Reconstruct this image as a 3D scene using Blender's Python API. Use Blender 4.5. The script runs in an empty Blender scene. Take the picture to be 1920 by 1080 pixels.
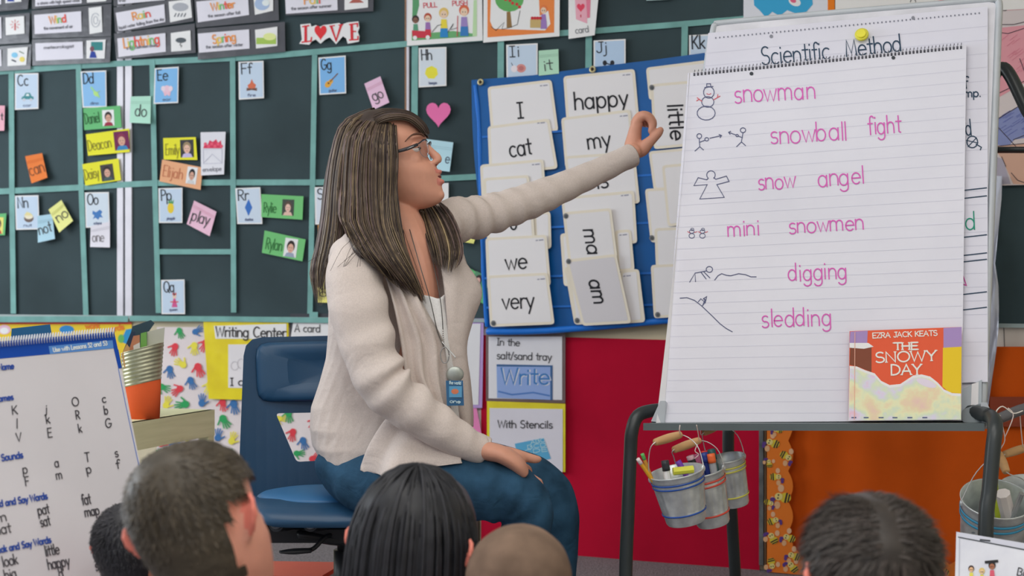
import bpy, math, random
from mathutils import Vector, Matrix
random.seed(7)
SC = bpy.context.scene
COL = SC.collection
# ---------------------------------------------------------------- camera, light, exposure
F = 2667.0; CAMH = 0.9; D0 = 4.88; K = 0.42
cam_d = bpy.data.cameras.new('camera'); cam = bpy.data.objects.new('camera', cam_d); COL.objects.link(cam)
cam.location = (0, 0, CAMH); cam.rotation_euler = (math.pi/2, 0, 0)
cam_d.sensor_width = 36; cam_d.lens = F/1920*36; cam_d.clip_start = .05
cam_d.dof.use_dof = True; cam_d.dof.focus_distance = 3.3; cam_d.dof.aperture_fstop = 4.8
SC.camera = cam
SC.view_settings.view_transform = 'Standard'; SC.view_settings.look = 'None'
SC.view_settings.gamma = 1; SC.view_settings.exposure = -0.1
try: SC.view_settings.use_curve_mapping = False
except Exception: pass
wd = bpy.data.worlds.new('room_daylight'); SC.world = wd; wd.use_nodes = True
wd.node_tree.nodes['Background'].inputs[0].default_value = (.80, .87, 1, 1)
wd.node_tree.nodes['Background'].inputs[1].default_value = .74
U = Vector((1, -K, 0)).normalized(); NW = Vector((-U.y*-1, 0, 0))
NW = Vector((U.y, -U.x, 0))          # wall normal, towards the camera
def W(s, t, z): return Vector((0, D0, 0)) + U*s + NW*t + Vector((0, 0, z))
def area(name, loc, target, sx, sy, power, col):
    l = bpy.data.lights.new(name, 'AREA'); l.shape = 'RECTANGLE'; l.size = sx; l.size_y = sy; l.energy = power; l.color = col
    o = bpy.data.objects.new(name, l); COL.objects.link(o); o.location = loc
    o.rotation_euler = (Vector(target)-Vector(loc)).to_track_quat('-Z', 'Y').to_euler(); return o
area('window_light', W(-4.25, 2.6, 1.75), W(0, 2.4, 1.2), 3.2, 1.7, 118, (.88, .94, 1))
area('ceiling_light', W(0.6, 3.0, 2.93), W(0.6, 2.99, 0), 2.6, 1.2, 34, (1, .97, .92))
area('ceiling_light', W(0.6, 5.6, 2.93), W(0.6, 5.59, 0), 2.6, 1.2, 40, (1, .97, .92))
area('ceiling_light', W(2.3, 4.6, 2.93), W(2.2, 4.3, 0), 1.2, 2.4, 44, (1, .97, .92))
ILL = 0.80
# ---------------------------------------------------------------- materials
def lin(c):
    c = c/255.0
    return c/12.92 if c <= .04045 else ((c+.055)/1.055)**2.4
def alb(c): return tuple(min(.92, lin(v)/ILL) for v in c) + (1,)
MC = {}
def M(c, kind='print', name=None):
    key = (c, kind)
    if key in MC: return MC[key]
    m = bpy.data.materials.new(name or kind); m.use_nodes = True; MC[key] = m
    nt = m.node_tree; N = nt.nodes; Lk = nt.links; b = N['Principled BSDF']; col = alb(c)
    b.inputs['Base Color'].default_value = col
    P = dict(rough=.75, metal=0, spec=.25, var=0, vs=8, bump=0, bs=200, dist=.001)
    P.update({
     'print': {}, 'paper': dict(rough=.7, var=.05, vs=3, bump=.15, bs=60),
     'laminate': dict(rough=.22, spec=.5, var=.1, vs=12, bump=.35, bs=18, dist=.004),
     'chalk': dict(rough=.7, spec=.2, var=.24, vs=2.2, bump=.1, bs=300),
     'tape': dict(rough=.6, var=.14, vs=14, bump=.2, bs=60),
     'wall': dict(rough=.85, var=.08, vs=3, bump=.3, bs=120),
     'fabric': dict(rough=.95, var=.12, vs=3, bump=.5, bs=420, spec=.1),
     'vinyl': dict(rough=.35, spec=.4, var=.12, vs=4, bump=.3, bs=20, dist=.003),
     'knit': dict(rough=.95, var=.07, vs=330, bump=.35, bs=900, spec=.08),
     'denim': dict(rough=.9, var=.35, vs=16, bump=.6, bs=500, spec=.12),
     'metal': dict(rough=.38, metal=.6, var=.3, vs=22, bump=.2, bs=30),
     'paintmetal': dict(rough=.35, spec=.5, var=.08, vs=8, bump=.05, bs=90),
     'plastic': dict(rough=.4, spec=.45, var=.08, vs=5, bump=.12, bs=260),
     'wood': dict(rough=.55, spec=.3, var=.1, vs=5, bump=.2, bs=40),
     'skin': dict(rough=.52, spec=.35, var=.09, vs=14, bump=.1, bs=260),
     'hair': dict(rough=.45, spec=.32, var=.25, vs=40, bump=0),
     'buzzcut': dict(rough=.85, spec=.15, var=.3, vs=16, bump=.8, bs=900, dist=.002),
     'carpet': dict(rough=1, spec=.05, var=.4, vs=170, bump=1, bs=260, dist=.006),
     }.get(kind, {}))
    b.inputs['Roughness'].default_value = P['rough']; b.inputs['Metallic'].default_value = P['metal']
    b.inputs['Specular IOR Level'].default_value = P['spec']
    if kind == 'skin':
        b.inputs['Subsurface Weight'].default_value = .08
        b.inputs['Subsurface Radius'].default_value = (.02, .008, .004); b.inputs['Subsurface Scale'].default_value = .4
    tc = N.new('ShaderNodeTexCoord')
    src = tc.outputs['Object']
    if kind in ('wood',):
        mp = N.new('ShaderNodeMapping'); mp.inputs['Scale'].default_value = (1, 1, 14); Lk.new(src, mp.inputs[0]); src = mp.outputs[0]
    if P['var']:
        n = N.new('ShaderNodeTexNoise'); n.inputs['Scale'].default_value = P['vs']; n.inputs['Detail'].default_value = 5
        Lk.new(src, n.inputs['Vector'])
        mx = N.new('ShaderNodeMix'); mx.data_type = 'RGBA'
        v = P['var']
        mx.inputs[6].default_value = tuple(max(0, x*(1-v)) for x in col[:3])+(1,)
        mx.inputs[7].default_value = tuple(min(.95, x*(1+v)) for x in col[:3])+(1,)
        mr = N.new('ShaderNodeMapRange'); mr.inputs[1].default_value = .3; mr.inputs[2].default_value = .7
        Lk.new(n.outputs[0], mr.inputs[0]); Lk.new(mr.outputs[0], mx.inputs[0]); Lk.new(mx.outputs[2], b.inputs['Base Color'])
    if P['bump']:
        n2 = N.new('ShaderNodeTexNoise'); n2.inputs['Scale'].default_value = P['bs']; n2.inputs['Detail'].default_value = 3
        Lk.new(src, n2.inputs['Vector'])
        bp = N.new('ShaderNodeBump'); bp.inputs['Strength'].default_value = P['bump']; bp.inputs['Distance'].default_value = P['dist']
        Lk.new(n2.outputs[0], bp.inputs['Height']); Lk.new(bp.outputs[0], b.inputs['Normal'])
    if kind in ('knit', 'denim'):
        n3 = N.new('ShaderNodeTexNoise'); n3.inputs['Scale'].default_value = 10 if kind == 'knit' else 15; n3.inputs['Detail'].default_value = 2; n3.inputs['Distortion'].default_value = 1.6
        Lk.new(src, n3.inputs['Vector']); b3 = N.new('ShaderNodeBump'); b3.inputs['Strength'].default_value = .34; b3.inputs['Distance'].default_value = .014
        Lk.new(n3.outputs[0], b3.inputs['Height']); Lk.new(bp.outputs[0], b3.inputs['Normal']); Lk.new(b3.outputs[0], b.inputs['Normal'])
    return m
def pastel():
    m = bpy.data.materials.new('mottled_print'); m.use_nodes = True; nt = m.node_tree; b = nt.nodes['Principled BSDF']; b.inputs['Roughness'].default_value = .7
    tc = nt.nodes.new('ShaderNodeTexCoord'); n = nt.nodes.new('ShaderNodeTexNoise'); n.inputs['Scale'].default_value = 16; n.inputs['Detail'].default_value = 6
    r = nt.nodes.new('ShaderNodeValToRGB'); nt.links.new(tc.outputs['Object'], n.inputs['Vector']); nt.links.new(n.outputs[0], r.inputs[0]); nt.links.new(r.outputs[0], b.inputs['Base Color'])
    cs = [(.30, (232, 190, 178)), (.40, (228, 205, 170)), (.47, (222, 222, 182)), (.53, (205, 216, 190)), (.60, (210, 205, 228)), (.70, (235, 180, 200))]
    r.color_ramp.elements[0].position = cs[0][0]; r.color_ramp.elements[0].color = alb(cs[0][1]); r.color_ramp.elements[1].position = cs[-1][0]; r.color_ramp.elements[1].color = alb(cs[-1][1])
    for p, c in cs[1:-1]: e = r.color_ramp.elements.new(p); e.color = alb(c)
    return m
def glassy():
    if 'glassy' in MC: return MC['glassy']
    m = bpy.data.materials.new('clear_plastic'); m.use_nodes = True; b = m.node_tree.nodes['Principled BSDF']
    b.inputs['Base Color'].default_value = (.95, .97, 1, 1); b.inputs['Roughness'].default_value = .08
    b.inputs['Transmission Weight'].default_value = 1; b.inputs['IOR'].default_value = 1.08; MC['glassy'] = m; return m
# ---------------------------------------------------------------- objects
ORG = {}
GRP = {'note': 'sticky notes on the chalkboard', 'word strip': 'laminated weather word strips', 'word card': 'word cards in the pocket chart', 'bucket': 'buckets hanging from the easel', 'marker': 'markers in the buckets', 'pencil': 'pencils in the buckets'}
def tag(o, label=None, cat=None, group=None, kind=None):
    if label: o['label'] = label
    if cat: o['category'] = cat
    if group is None and cat in GRP: group = GRP[cat]
    if group: o['group'] = group
    if kind: o['kind'] = kind
    return o
def empty(name, loc, label, cat, group=None):
    o = bpy.data.objects.new(name, None); COL.objects.link(o); o.location = loc; o.empty_display_size = .05
    ORG[o] = Vector(loc); return tag(o, label, cat, group)
def mesh(name, V, Fc, mats, parent=None, smooth=False, mi=None, label=None, cat=None, group=None, kind=None, org=None):
    if not isinstance(mats, (list, tuple)): mats = [mats]
    V = [Vector(v) for v in V]
    if parent is not None: c = ORG[parent]
    elif org is not None: c = Vector(org)
    else:
        lo = Vector([min(v[i] for v in V) for i in range(3)]); hi = Vector([max(v[i] for v in V) for i in range(3)])
        c = (lo+hi)/2
    me = bpy.data.meshes.new(name); me.from_pydata([tuple(v-c) for v in V], [], [list(f) for f in Fc])
    for m in mats: me.materials.append(m)
    if mi: me.polygons.foreach_set('material_index', mi)
    if smooth: me.polygons.foreach_set('use_smooth', [True]*len(me.polygons))
    me.update()
    o = bpy.data.objects.new(name, me); COL.objects.link(o); ORG[o] = c
    if parent is not None: o.parent = parent
    else: o.location = c
    return tag(o, label, cat, group, kind)
class MB:
    def __init__(s): s.V = []; s.F = []; s.m = []; s.mats = []
    def add(s, V, Fc, mat=None):
        b = len(s.V); s.V += [Vector(v) for v in V]; s.F += [[i+b for i in f] for f in Fc]
        if mat is not None:
            if mat not in s.mats: s.mats.append(mat)
            s.m += [s.mats.index(mat)]*len(Fc)
        else: s.m += [0]*len(Fc)
        return s
    def build(s, name, mats=None, parent=None, **k):
        return mesh(name, s.V, s.F, mats or s.mats, parent, mi=s.m, **k)
def box_pts(c, ax, ay, az):
    c = Vector(c); V = [c+ax*i+ay*j+az*k for i in (-1, 1) for j in (-1, 1) for k in (-1, 1)]
    return V, [(0, 1, 3, 2), (4, 6, 7, 5), (0, 4, 5, 1), (2, 3, 7, 6), (0, 2, 6, 4), (1, 5, 7, 3)]
def bevbox(c, ax, ay, az, r):
    """box with chamfered edges along the ay direction and faces: a superellipse-like rounded slab"""
    V = []; lx, ly, lz = ax.length, ay.length, az.length
    for sy, ins in ((-1, r), (-1+2*r/(2*ly) if ly > r else -.6, 0), (1-2*r/(2*ly) if ly > r else .6, 0), (1, r)):
        for (i, j) in ((1, 1), (-1, 1), (-1, -1), (1, -1)):
            for q in range(5):
                a = math.radians({(1, 1): 0, (-1, 1): 90, (-1, -1): 180, (1, -1): 270}[(i, j)] + q*22.5)
                rr = max(r*1.0, 1e-4)
                x = i*(lx-rr)+math.cos(a)*max(rr-ins*.6, 1e-4); z = j*(lz-rr)+math.sin(a)*max(rr-ins*.6, 1e-4)
                V.append(Vector(c)+ax*(x/lx)+ay*sy+az*(z/lz))
    n = 20; Fc = []
    for k in range(3):
        for i in range(n): Fc.append((k*n+i, k*n+(i+1) % n, (k+1)*n+(i+1) % n, (k+1)*n+i))
    Fc.append(tuple(range(n))[::-1]); Fc.append(tuple(range(3*n, 4*n)))
    return V, Fc
def cr(P, t):
    n = len(P)-1; i = min(int(t*n), n-1); u = t*n-i
    p0 = P[max(i-1, 0)]; p1 = P[i]; p2 = P[i+1]; p3 = P[min(i+2, n)]
    return [0.5*((2*b)+(-a+c)*u+(2*a-5*b+4*c-d)*u*u+(-a+3*b-3*c+d)*u**3) for a, b, c, d in zip(p0, p1, p2, p3)]
def loft(R, caps=True):
    n = len(R[0]); V = [Vector(p) for r in R for p in r]; Fc = []
    for k in range(len(R)-1):
        for i in range(n): Fc.append((k*n+i, k*n+(i+1) % n, (k+1)*n+(i+1) % n, (k+1)*n+i))
    if caps:
        for base, rev in ((0, True), ((len(R)-1)*n, False)):
            c = sum((V[base+i] for i in range(n)), Vector())/n; V.append(c); ci = len(V)-1
            for i in range(n):
                f = (base+i, base+(i+1) % n, ci); Fc.append(f[::-1] if rev else f)
    return V, Fc
def tube(ctrl, N=12, sub=5, ref=(0, 1, 0), wr=None, rnd=True):
    """ctrl: (pos, r_img, r_ref) ; r_ref is the half width along ref"""
    P = []
    for c in ctrl:
        r1 = c[1]; r2 = c[2] if len(c) > 2 else c[1]; P.append([c[0][0], c[0][1], c[0][2], r1, r2])
    n = (len(P)-1)*sub; Q = [cr(P, i/n) for i in range(n+1)] if len(P) > 2 else [[a+(b-a)*i/n for a, b in zip(P[0], P[1])] for i in range(n+1)]
    R = []; ref = Vector(ref).normalized(); last = None
    for i, q in enumerate(Q):
        p = Vector(q[:3]); t = (Vector(Q[min(i+1, n)][:3])-Vector(Q[max(i-1, 0)][:3])).normalized()
        a = ref-t*ref.dot(t)
        if a.length < .15 and last is not None: a = last-t*last.dot(t)
        if a.length < 1e-4: a = t.orthogonal()
        a.normalize(); last = a; b = t.cross(a)
        def ring(p, k):
            out = []
            for j in range(N):
                th = 2*math.pi*j/N; s = wr(i/n, th) if wr else 1
                out.append(p+b*math.cos(th)*q[3]*k*s+a*math.sin(th)*q[4]*k*s)
            return out
        if rnd and i == 0:
            for k, d in ((.35, .85), (.75, .5)): R.append(ring(p-t*min(q[3], q[4])*d*.8, k))
        R.append(ring(p, 1))
        if rnd and i == n:
            for k, d in ((.75, .5), (.35, .85)): R.append(ring(p+t*min(q[3], q[4])*d*.8, k))
    return loft(R)
def wire(pts, r, N=7, sub=4, ref=(0.1, 1, .2)): return tube([(Vector(p), r, r) for p in pts], N, sub, ref, rnd=False)
def ell(c, rx, ry, rz, nu=16, nv=10, T=None):
    R = []
    for j in range(1, nv):
        ph = math.pi*j/nv
        R.append([Vector((rx*math.sin(ph)*math.cos(2*math.pi*i/nu), ry*math.sin(ph)*math.sin(2*math.pi*i/nu), -rz*math.cos(ph))) for i in range(nu)])
    V, Fc = loft(R); c = Vector(c)
    # pull cap centres out to the poles
    V[-2] = Vector((0, 0, -rz)); V[-1] = Vector((0, 0, rz))
    return [c+(T @ v if T else v) for v in V], Fc
def P(px, py, Y): return Vector(((px-960)*Y/F, Y, CAMH-(py-540)*Y/F))
def remesh(parts, name, voxel, smooth, mats, parent, matfn=None, **k):
    mb = MB()
    for V, Fc in parts: mb.add(V, Fc)
    tmp = mesh('tmp', mb.V, mb.F, [], None, org=ORG[parent])
    md = tmp.modifiers.new('r', 'REMESH'); md.mode = 'VOXEL'; md.voxel_size = voxel; md.use_smooth_shade = True
    if smooth: sm = tmp.modifiers.new('s', 'SMOOTH'); sm.iterations = smooth; sm.factor = .5
    bpy.context.view_layer.update()
    dg = bpy.context.evaluated_depsgraph_get(); me = bpy.data.meshes.new_from_object(tmp.evaluated_get(dg)); bpy.data.objects.remove(tmp)
    me.name = name; me.materials.clear()
    for m in mats: me.materials.append(m)
    me.polygons.foreach_set('use_smooth', [True]*len(me.polygons))
    if matfn:
        c = ORG[parent]; me.polygons.foreach_set('material_index', [matfn(p.center+c) for p in me.polygons])
    o = bpy.data.objects.new(name, me); COL.objects.link(o); o.parent = parent; ORG[o] = ORG[parent]
    return tag(o, **k)
# ---------------------------------------------------------------- planes, cards and flat print
class Pl:
    def __init__(s, p0, n): s.p = Vector(p0); s.n = Vector(n).normalized()
    def pt(s, px, py, off=0):
        d = Vector(((px-960)/F, 1, -(py-540)/F)); o = Vector((0, 0, CAMH))
        return o+d*((s.p+s.n*off-o).dot(s.n)/d.dot(s.n))
    @staticmethod
    def three(a, b, c):
        n = (b-a).cross(c-a).normalized()
        if n.y > 0: n = -n
        return Pl(a, n)
WALL = Pl((0, D0, 0), NW)
def arc(cx, cy, rx, ry, a0, a1, n=None):
    n = n or max(4, int(abs(a1-a0)/24))
    return [(cx+rx*math.cos(math.radians(a0+(a1-a0)*i/n)), cy+ry*math.sin(math.radians(a0+(a1-a0)*i/n))) for i in range(n+1)]
A = arc
X = .62
GL = {' ': (.42, []),
'a': (.72, [A(.3, .31, .26, .31, 0, 360), [(.56, X), (.56, 0)]]), 'b': (.72, [[(.06, 1), (.06, 0)], A(.33, .31, .26, .31, 0, 360)]),
'c': (.6, [A(.32, .31, .27, .31, 48, 312)]), 'd': (.72, [A(.3, .31, .26, .31, 0, 360), [(.56, 1), (.56, 0)]]),
'e': (.68, [[(.05, .33)]+A(.32, .31, .27, .31, 4, 318)]), 'f': (.42, [A(.3, .82, .14, .18, 25, 180)+[(.16, 0)], [(.0, .6), (.34, .6)]]),
'g': (.72, [A(.3, .31, .26, .31, 0, 360), [(.56, X)]+A(.3, -.1, .26, .22, 0, -155)]),
'h': (.66, [[(.06, 1), (.06, 0)], A(.3, .36, .24, .26, 180, 0)+[(.54, 0)]]),
'i': (.24, [[(.1, X), (.1, 0)], [(.1, .84), (.1, .9)]]), 'j': (.34, [[(.2, X)]+A(.06, -.12, .14, .2, 0, -120), [(.2, .84), (.2, .9)]]),
'k': (.58, [[(.06, 1), (.06, 0)], [(.46, .6), (.08, .26)], [(.18, .34), (.5, 0)]]), 'l': (.24, [[(.1, 1), (.1, 0)]]),
'm': (1.0, [[(.06, X), (.06, 0)], A(.26, .4, .2, .22, 180, 0)+[(.46, 0)], A(.66, .4, .2, .22, 180, 0)+[(.86, 0)]]),
'n': (.66, [[(.06, X), (.06, 0)], A(.3, .36, .24, .26, 180, 0)+[(.54, 0)]]), 'o': (.68, [A(.33, .31, .28, .31, 0, 360)]),
'p': (.72, [[(.06, X), (.06, -.34)], A(.33, .31, .26, .31, 0, 360)]), 'q': (.72, [A(.3, .31, .26, .31, 0, 360), [(.56, X), (.56, -.34), (.66, -.25)]]),
'r': (.44, [[(.06, X), (.06, 0)], A(.28, .36, .22, .25, 180, 55)]),
's': (.54, [A(.27, .46, .19, .16, 40, 250)[:]+A(.25, .16, .21, .165, 80, -150)]),
't': (.44, [[(.2, .92), (.2, .08), (.32, .02)], [(.0, .62), (.4, .62)]]), 'u': (.66, [[(.06, X)]+A(.3, .26, .24, .26, 180, 360)+[(.54, X)], [(.54, X), (.54, 0)]]),
'v': (.58, [[(.02, X), (.27, 0), (.52, X)]]), 'w': (.84, [[(.02, X), (.22, 0), (.4, .56), (.58, 0), (.78, X)]]),
'x': (.54, [[(.03, X), (.48, 0)], [(.48, X), (.03, 0)]]), 'y': (.58, [[(.02, X), (.28, .02)], [(.54, X), (.16, -.34)]]), 'z': (.54, [[(.04, X), (.46, X), (.04, 0), (.48, 0)]]),
'A': (.8, [[(.02, 0), (.36, 1), (.7, 0)], [(.14, .35), (.58, .35)]]), 'B': (.7, [[(.06, 0), (.06, 1)]+A(.3, .76, .25, .24, 90, -90)+A(.3, .26, .3, .26, 90, -90)+[(.06, 0)]]),
'C': (.8, [A(.42, .5, .37, .5, 48, 312)]), 'D': (.78, [[(.06, 0), (.06, 1)]+A(.22, .5, .46, .5, 90, -90)+[(.06, 0)]]),
'E': (.64, [[(.54, 1), (.06, 1), (.06, 0), (.56, 0)], [(.06, .52), (.48, .52)]]), 'F': (.6, [[(.54, 1), (.06, 1), (.06, 0)], [(.06, .52), (.46, .52)]]),
'G': (.85, [A(.42, .5, .37, .5, 48, 352)+[(.78, .44), (.46, .44)]]), 'H': (.76, [[(.06, 0), (.06, 1)], [(.64, 0), (.64, 1)], [(.06, .52), (.64, .52)]]),
'I': (.42, [[(.2, 0), (.2, 1)], [(.06, 0), (.34, 0)], [(.06, 1), (.34, 1)]]), 'J': (.55, [[(.4, 1)]+A(.22, .22, .18, .22, 0, -170), [(.2, 1), (.55, 1)]]),
'K': (.68, [[(.06, 0), (.06, 1)], [(.56, 1), (.08, .42)], [(.2, .56), (.6, 0)]]), 'L': (.56, [[(.06, 1), (.06, 0), (.52, 0)]]),
'M': (.9, [[(.04, 0), (.14, 1), (.42, .2), (.7, 1), (.8, 0)]]), 'N': (.76, [[(.06, 0), (.06, 1), (.64, 0), (.64, 1)]]), 'O': (.86, [A(.42, .5, .38, .5, 0, 360, 20)]),
'P': (.64, [[(.06, 0), (.06, 1)]+A(.28, .74, .28, .26, 90, -90)+[(.06, .48)]]), 'Q': (.86, [A(.42, .5, .38, .5, 0, 360, 20), [(.5, .25), (.82, -.06)]]),
'R': (.68, [[(.06, 0), (.06, 1)]+A(.28, .74, .27, .26, 90, -90)+[(.06, .48)], [(.26, .48), (.6, 0)]]),
'S': (.66, [A(.33, .75, .25, .25, 40, 260)+A(.31, .26, .28, .26, 80, -150)]), 'T': (.66, [[(.02, 1), (.64, 1)], [(.33, 1), (.33, 0)]]),
'U': (.74, [[(.06, 1)]+A(.35, .3, .29, .3, 180, 360)+[(.64, 1)]]), 'V': (.7, [[(.02, 1), (.34, 0), (.66, 1)]]), 'W': (1.02, [[(.02, 1), (.24, 0), (.48, .9), (.72, 0), (.96, 1)]]),
'Y': (.68, [[(.02, 1), (.33, .5), (.64, 1)], [(.33, .5), (.33, 0)]]), 'Z': (.66, [[(.04, 1), (.6, 1), (.04, 0), (.62, 0)]]),
'5': (.6, [[(.5, 1), (.14, 1), (.1, .58)]+A(.28, .32, .25, .32, 110, -140)]), '2': (.6, [A(.28, .74, .22, .26, 170, -30)+[(.04, 0), (.54, 0)]]),
'3': (.6, [A(.26, .76, .22, .24, 140, -90)+A(.26, .27, .26, .27, 90, -140)]), '/': (.42, [[(.0, -.1), (.36, 1)]]), '.': (.2, [[(.08, 0), (.08, .06)]]), '-': (.4, [[(.04, .35), (.32, .35)]])}
def heart(cx, cy, w, h, n=28):
    out = []
    for i in range(n):
        t = 2*math.pi*i/n; x = 16*math.sin(t)**3; y = 13*math.cos(t)-5*math.cos(2*t)-2*math.cos(3*t)-math.cos(4*t)
        out.append((cx+x/32*w, cy-(y+2.5)/29*h))
    return out
class Draw:
    def __init__(s, surf, base=.0004): s.surf = surf; s.mb = MB(); s.b = base; s.n = 0; s.words = []
    def z(s, lay): s.n += 1; return s.b+lay*.0003+(s.n % 23)*.000008
    def poly(s, pts, c, lay=1):
        o = s.z(lay); V = [s.surf(x, y, o) for x, y in pts]; s.mb.add(V, [tuple(range(len(V)))], M(c)); return s
    def rect(s, x0, y0, x1, y1, c, lay=1): return s.poly([(x0, y0), (x1, y0), (x1, y1), (x0, y1)], c, lay)
    def oval(s, cx, cy, rx, ry, c, lay=1, rot=0, n=16):
        a = math.radians(rot)
        return s.poly([(cx+rx*math.cos(t)*math.cos(a)-ry*math.sin(t)*math.sin(a), cy+rx*math.cos(t)*math.sin(a)+ry*math.sin(t)*math.cos(a)) for t in [2*math.pi*i/n for i in range(n)]], c, lay)
    def line(s, pts, w, c, lay=2):
        pts = [p for i, p in enumerate(pts) if i == 0 or (abs(p[0]-pts[i-1][0])+abs(p[1]-pts[i-1][1])) > 1e-3]
        if len(pts) < 2: return s
        o = s.z(lay); Lf = []; Rt = []; n = len(pts); h = w/2
        closed = abs(pts[0][0]-pts[-1][0])+abs(pts[0][1]-pts[-1][1]) < 1e-3
        for i in range(n):
            a = pts[i-1] if i > 0 else (pts[-2] if closed else pts[0]); b = pts[i+1] if i < n-1 else (pts[1] if closed else pts[-1]); p = pts[i]
            d1 = (p[0]-a[0], p[1]-a[1]); d2 = (b[0]-p[0], b[1]-p[1]); l1 = math.hypot(*d1); l2 = math.hypot(*d2)
            if l1 < 1e-6: d1, l1 = d2, l2
            if l2 < 1e-6: d2, l2 = d1, l1
            u1 = (d1[0]/l1, d1[1]/l1); u2 = (d2[0]/l2, d2[1]/l2); t = (u1[0]+u2[0], u1[1]+u2[1]); tl = math.hypot(*t)
            if tl < .3: nx, ny, k = -u1[1], u1[0], 1
            else:
                nx, ny = -t[1]/tl, t[0]/tl; k = min(1.6, 1/max(.5, nx*-u1[1]+ny*u1[0]))
            e = (0, 0)
            if not closed and i == 0: e = (-u1[0]*h*.6, -u1[1]*h*.6)
            if not closed and i == n-1: e = (u1[0]*h*.6, u1[1]*h*.6)
            Lf.append(s.surf(p[0]+nx*h*k+e[0], p[1]+ny*h*k+e[1], o)); Rt.append(s.surf(p[0]-nx*h*k+e[0], p[1]-ny*h*k+e[1], o))
        s.mb.add(Lf+Rt, [(i, i+1, n+i+1, n+i) for i in range(n-1)], M(c)); return s
    def text(s, st, p0, p1, h, c, w=2, up=None, jit=0, serif=0, lay=3, cols=None):
        keep = s.mb; s.mb = MB(); s.words.append(s.mb)
        adv = sum(GL[ch][0] for ch in st) - .1
        dx, dy = (p1[0]-p0[0])/adv, (p1[1]-p0[1])/adv; L = math.hypot(dx, dy)
        ux, uy = up if up else (dy/L, -dx/L)
        ul = math.hypot(ux, uy); ux, uy = ux/ul*h, uy/ul*h; x = 0
        for q, ch in enumerate(st):
            g = GL[ch]; jx = random.uniform(-jit, jit); jy = random.uniform(-jit, jit); sc = 1+random.uniform(-jit, jit)
            cc = cols[q % len(cols)] if cols else c
            for stroke in g[1]:
                pts = [(p0[0]+dx*(x+a*sc+jx)+ux*(b*sc+jy), p0[1]+dy*(x+a*sc+jx)+uy*(b*sc+jy)) for a, b in stroke]
                s.line(pts, w, cc, lay)
                if serif:
                    for (a, b) in (stroke[0], stroke[-1]):
                        if len(stroke) < 8:
                            q0 = (p0[0]+dx*(x+a-serif)+ux*b, p0[1]+dy*(x+a-serif)+uy*b); q1 = (p0[0]+dx*(x+a+serif)+ux*b, p0[1]+dy*(x+a+serif)+uy*b)
                            s.line([q0, q1], w*.55, cc, lay)
            x += g[0]
        s.mb = keep; return s
    def build(s, name, parent, **k):
        for w in s.words:
            if w.V: w.build('lettering' if name in ('lettering', 'picture') else name, parent=parent, **k)
        if s.mb.V: return s.mb.build('marks' if name == 'lettering' else name, parent=parent, **k)
class Card:
    def __init__(s, name, label, cat, q, c, off=.003, lift=0., plane=WALL, th=.0008, kind='paper', group=None, rad=0, parent=None, border=None, curl=0.):
        s.q = q; s.plane = plane; s.off0 = off; s.lift = lift; s.curl = curl
        s.y0 = (q[0][1]+q[1][1])/2; s.y1 = (q[2][1]+q[3][1])/2
        if rad: out, n = s.roundq(q, rad), 0
        else: out = None
        mb = MB(); m = M(c, kind)
        if out:
            n = len(out); f = [s.surf(x, y, 0) for x, y in out]; b = [s.surf(x, y, -th) for x, y in out]
            mb.add(f+b, [tuple(range(n)), tuple(range(2*n-1, n-1, -1))]+[(i, n+i, n+(i+1) % n, (i+1) % n) for i in range(n)], m)
        else:
            g = 6 if (curl) else 1; V = []
            for o in (0, -th):
                for j in range(g+1):
                    for i in range(g+1):
                        u, v = i/g, j/g; x = (q[0][0]*(1-u)+q[1][0]*u)*(1-v)+(q[3][0]*(1-u)+q[2][0]*u)*v; y = (q[0][1]*(1-u)+q[1][1]*u)*(1-v)+(q[3][1]*(1-u)+q[2][1]*u)*v
                        V.append(s.surf(x, y, o))
            n = (g+1)**2; w = g+1; Fc = []
            for j in range(g):
                for i in range(g):
                    a = j*w+i; Fc.append((a, a+w, a+w+1, a+1)); Fc.append((n+a, n+a+1, n+a+w+1, n+a+w))
            rim = [i for i in range(w)]+[j*w+g for j in range(1, w)]+[g*w+i for i in range(g-1, -1, -1)]+[j*w for j in range(g-1, 0, -1)]
            for k in range(len(rim)): a, b = rim[k], rim[(k+1) % len(rim)]; Fc.append((a, b, n+b, n+a))
            mb.add(V, Fc, m)
        s.o = mb.build(name, parent=parent, label=label, cat=cat, group=group)
        if border:
            bc, bw = border; d = s.draw(); qq = out or q; cx = sum(p[0] for p in qq)/len(qq); cy = sum(p[1] for p in qq)/len(qq)
            hw = max(p[0] for p in qq)-cx; hh = max(p[1] for p in qq)-cy
            inn = [(cx+(p[0]-cx)*(1-bw*1.6/hw), cy+(p[1]-cy)*(1-bw*1.6/hh)) for p in qq]
            d.line(inn+[inn[0]], bw, bc, 0); d.build('border', s.o)
    def off(s, x, y):
        v = (y-s.y0)/(s.y1-s.y0+1e-6); v = max(-.2, min(1.2, v)); return s.off0+s.lift*v+s.curl*max(0, v)**2.5
    def surf(s, x, y, o): return s.plane.pt(x, y, s.off(x, y)+o)
    def draw(s): return Draw(s.surf)
    @staticmethod
    def roundq(q, r):
        out = []
        for i in range(4):
            p = q[i]; a = q[i-1]; b = q[(i+1) % 4]
            la = math.hypot(a[0]-p[0], a[1]-p[1]); lb = math.hypot(b[0]-p[0], b[1]-p[1])
            pa = (p[0]+(a[0]-p[0])*r/la, p[1]+(a[1]-p[1])*r/la); pb = (p[0]+(b[0]-p[0])*r/lb, p[1]+(b[1]-p[1])*r/lb)
            for k in range(4):
                t = k/3; out.append(((1-t)**2*pa[0]+2*t*(1-t)*p[0]+t*t*pb[0], (1-t)**2*pa[1]+2*t*(1-t)*p[1]+t*t*pb[1]))
        return out
BLK = (45, 48, 55); WHT = (222, 222, 230)
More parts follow.
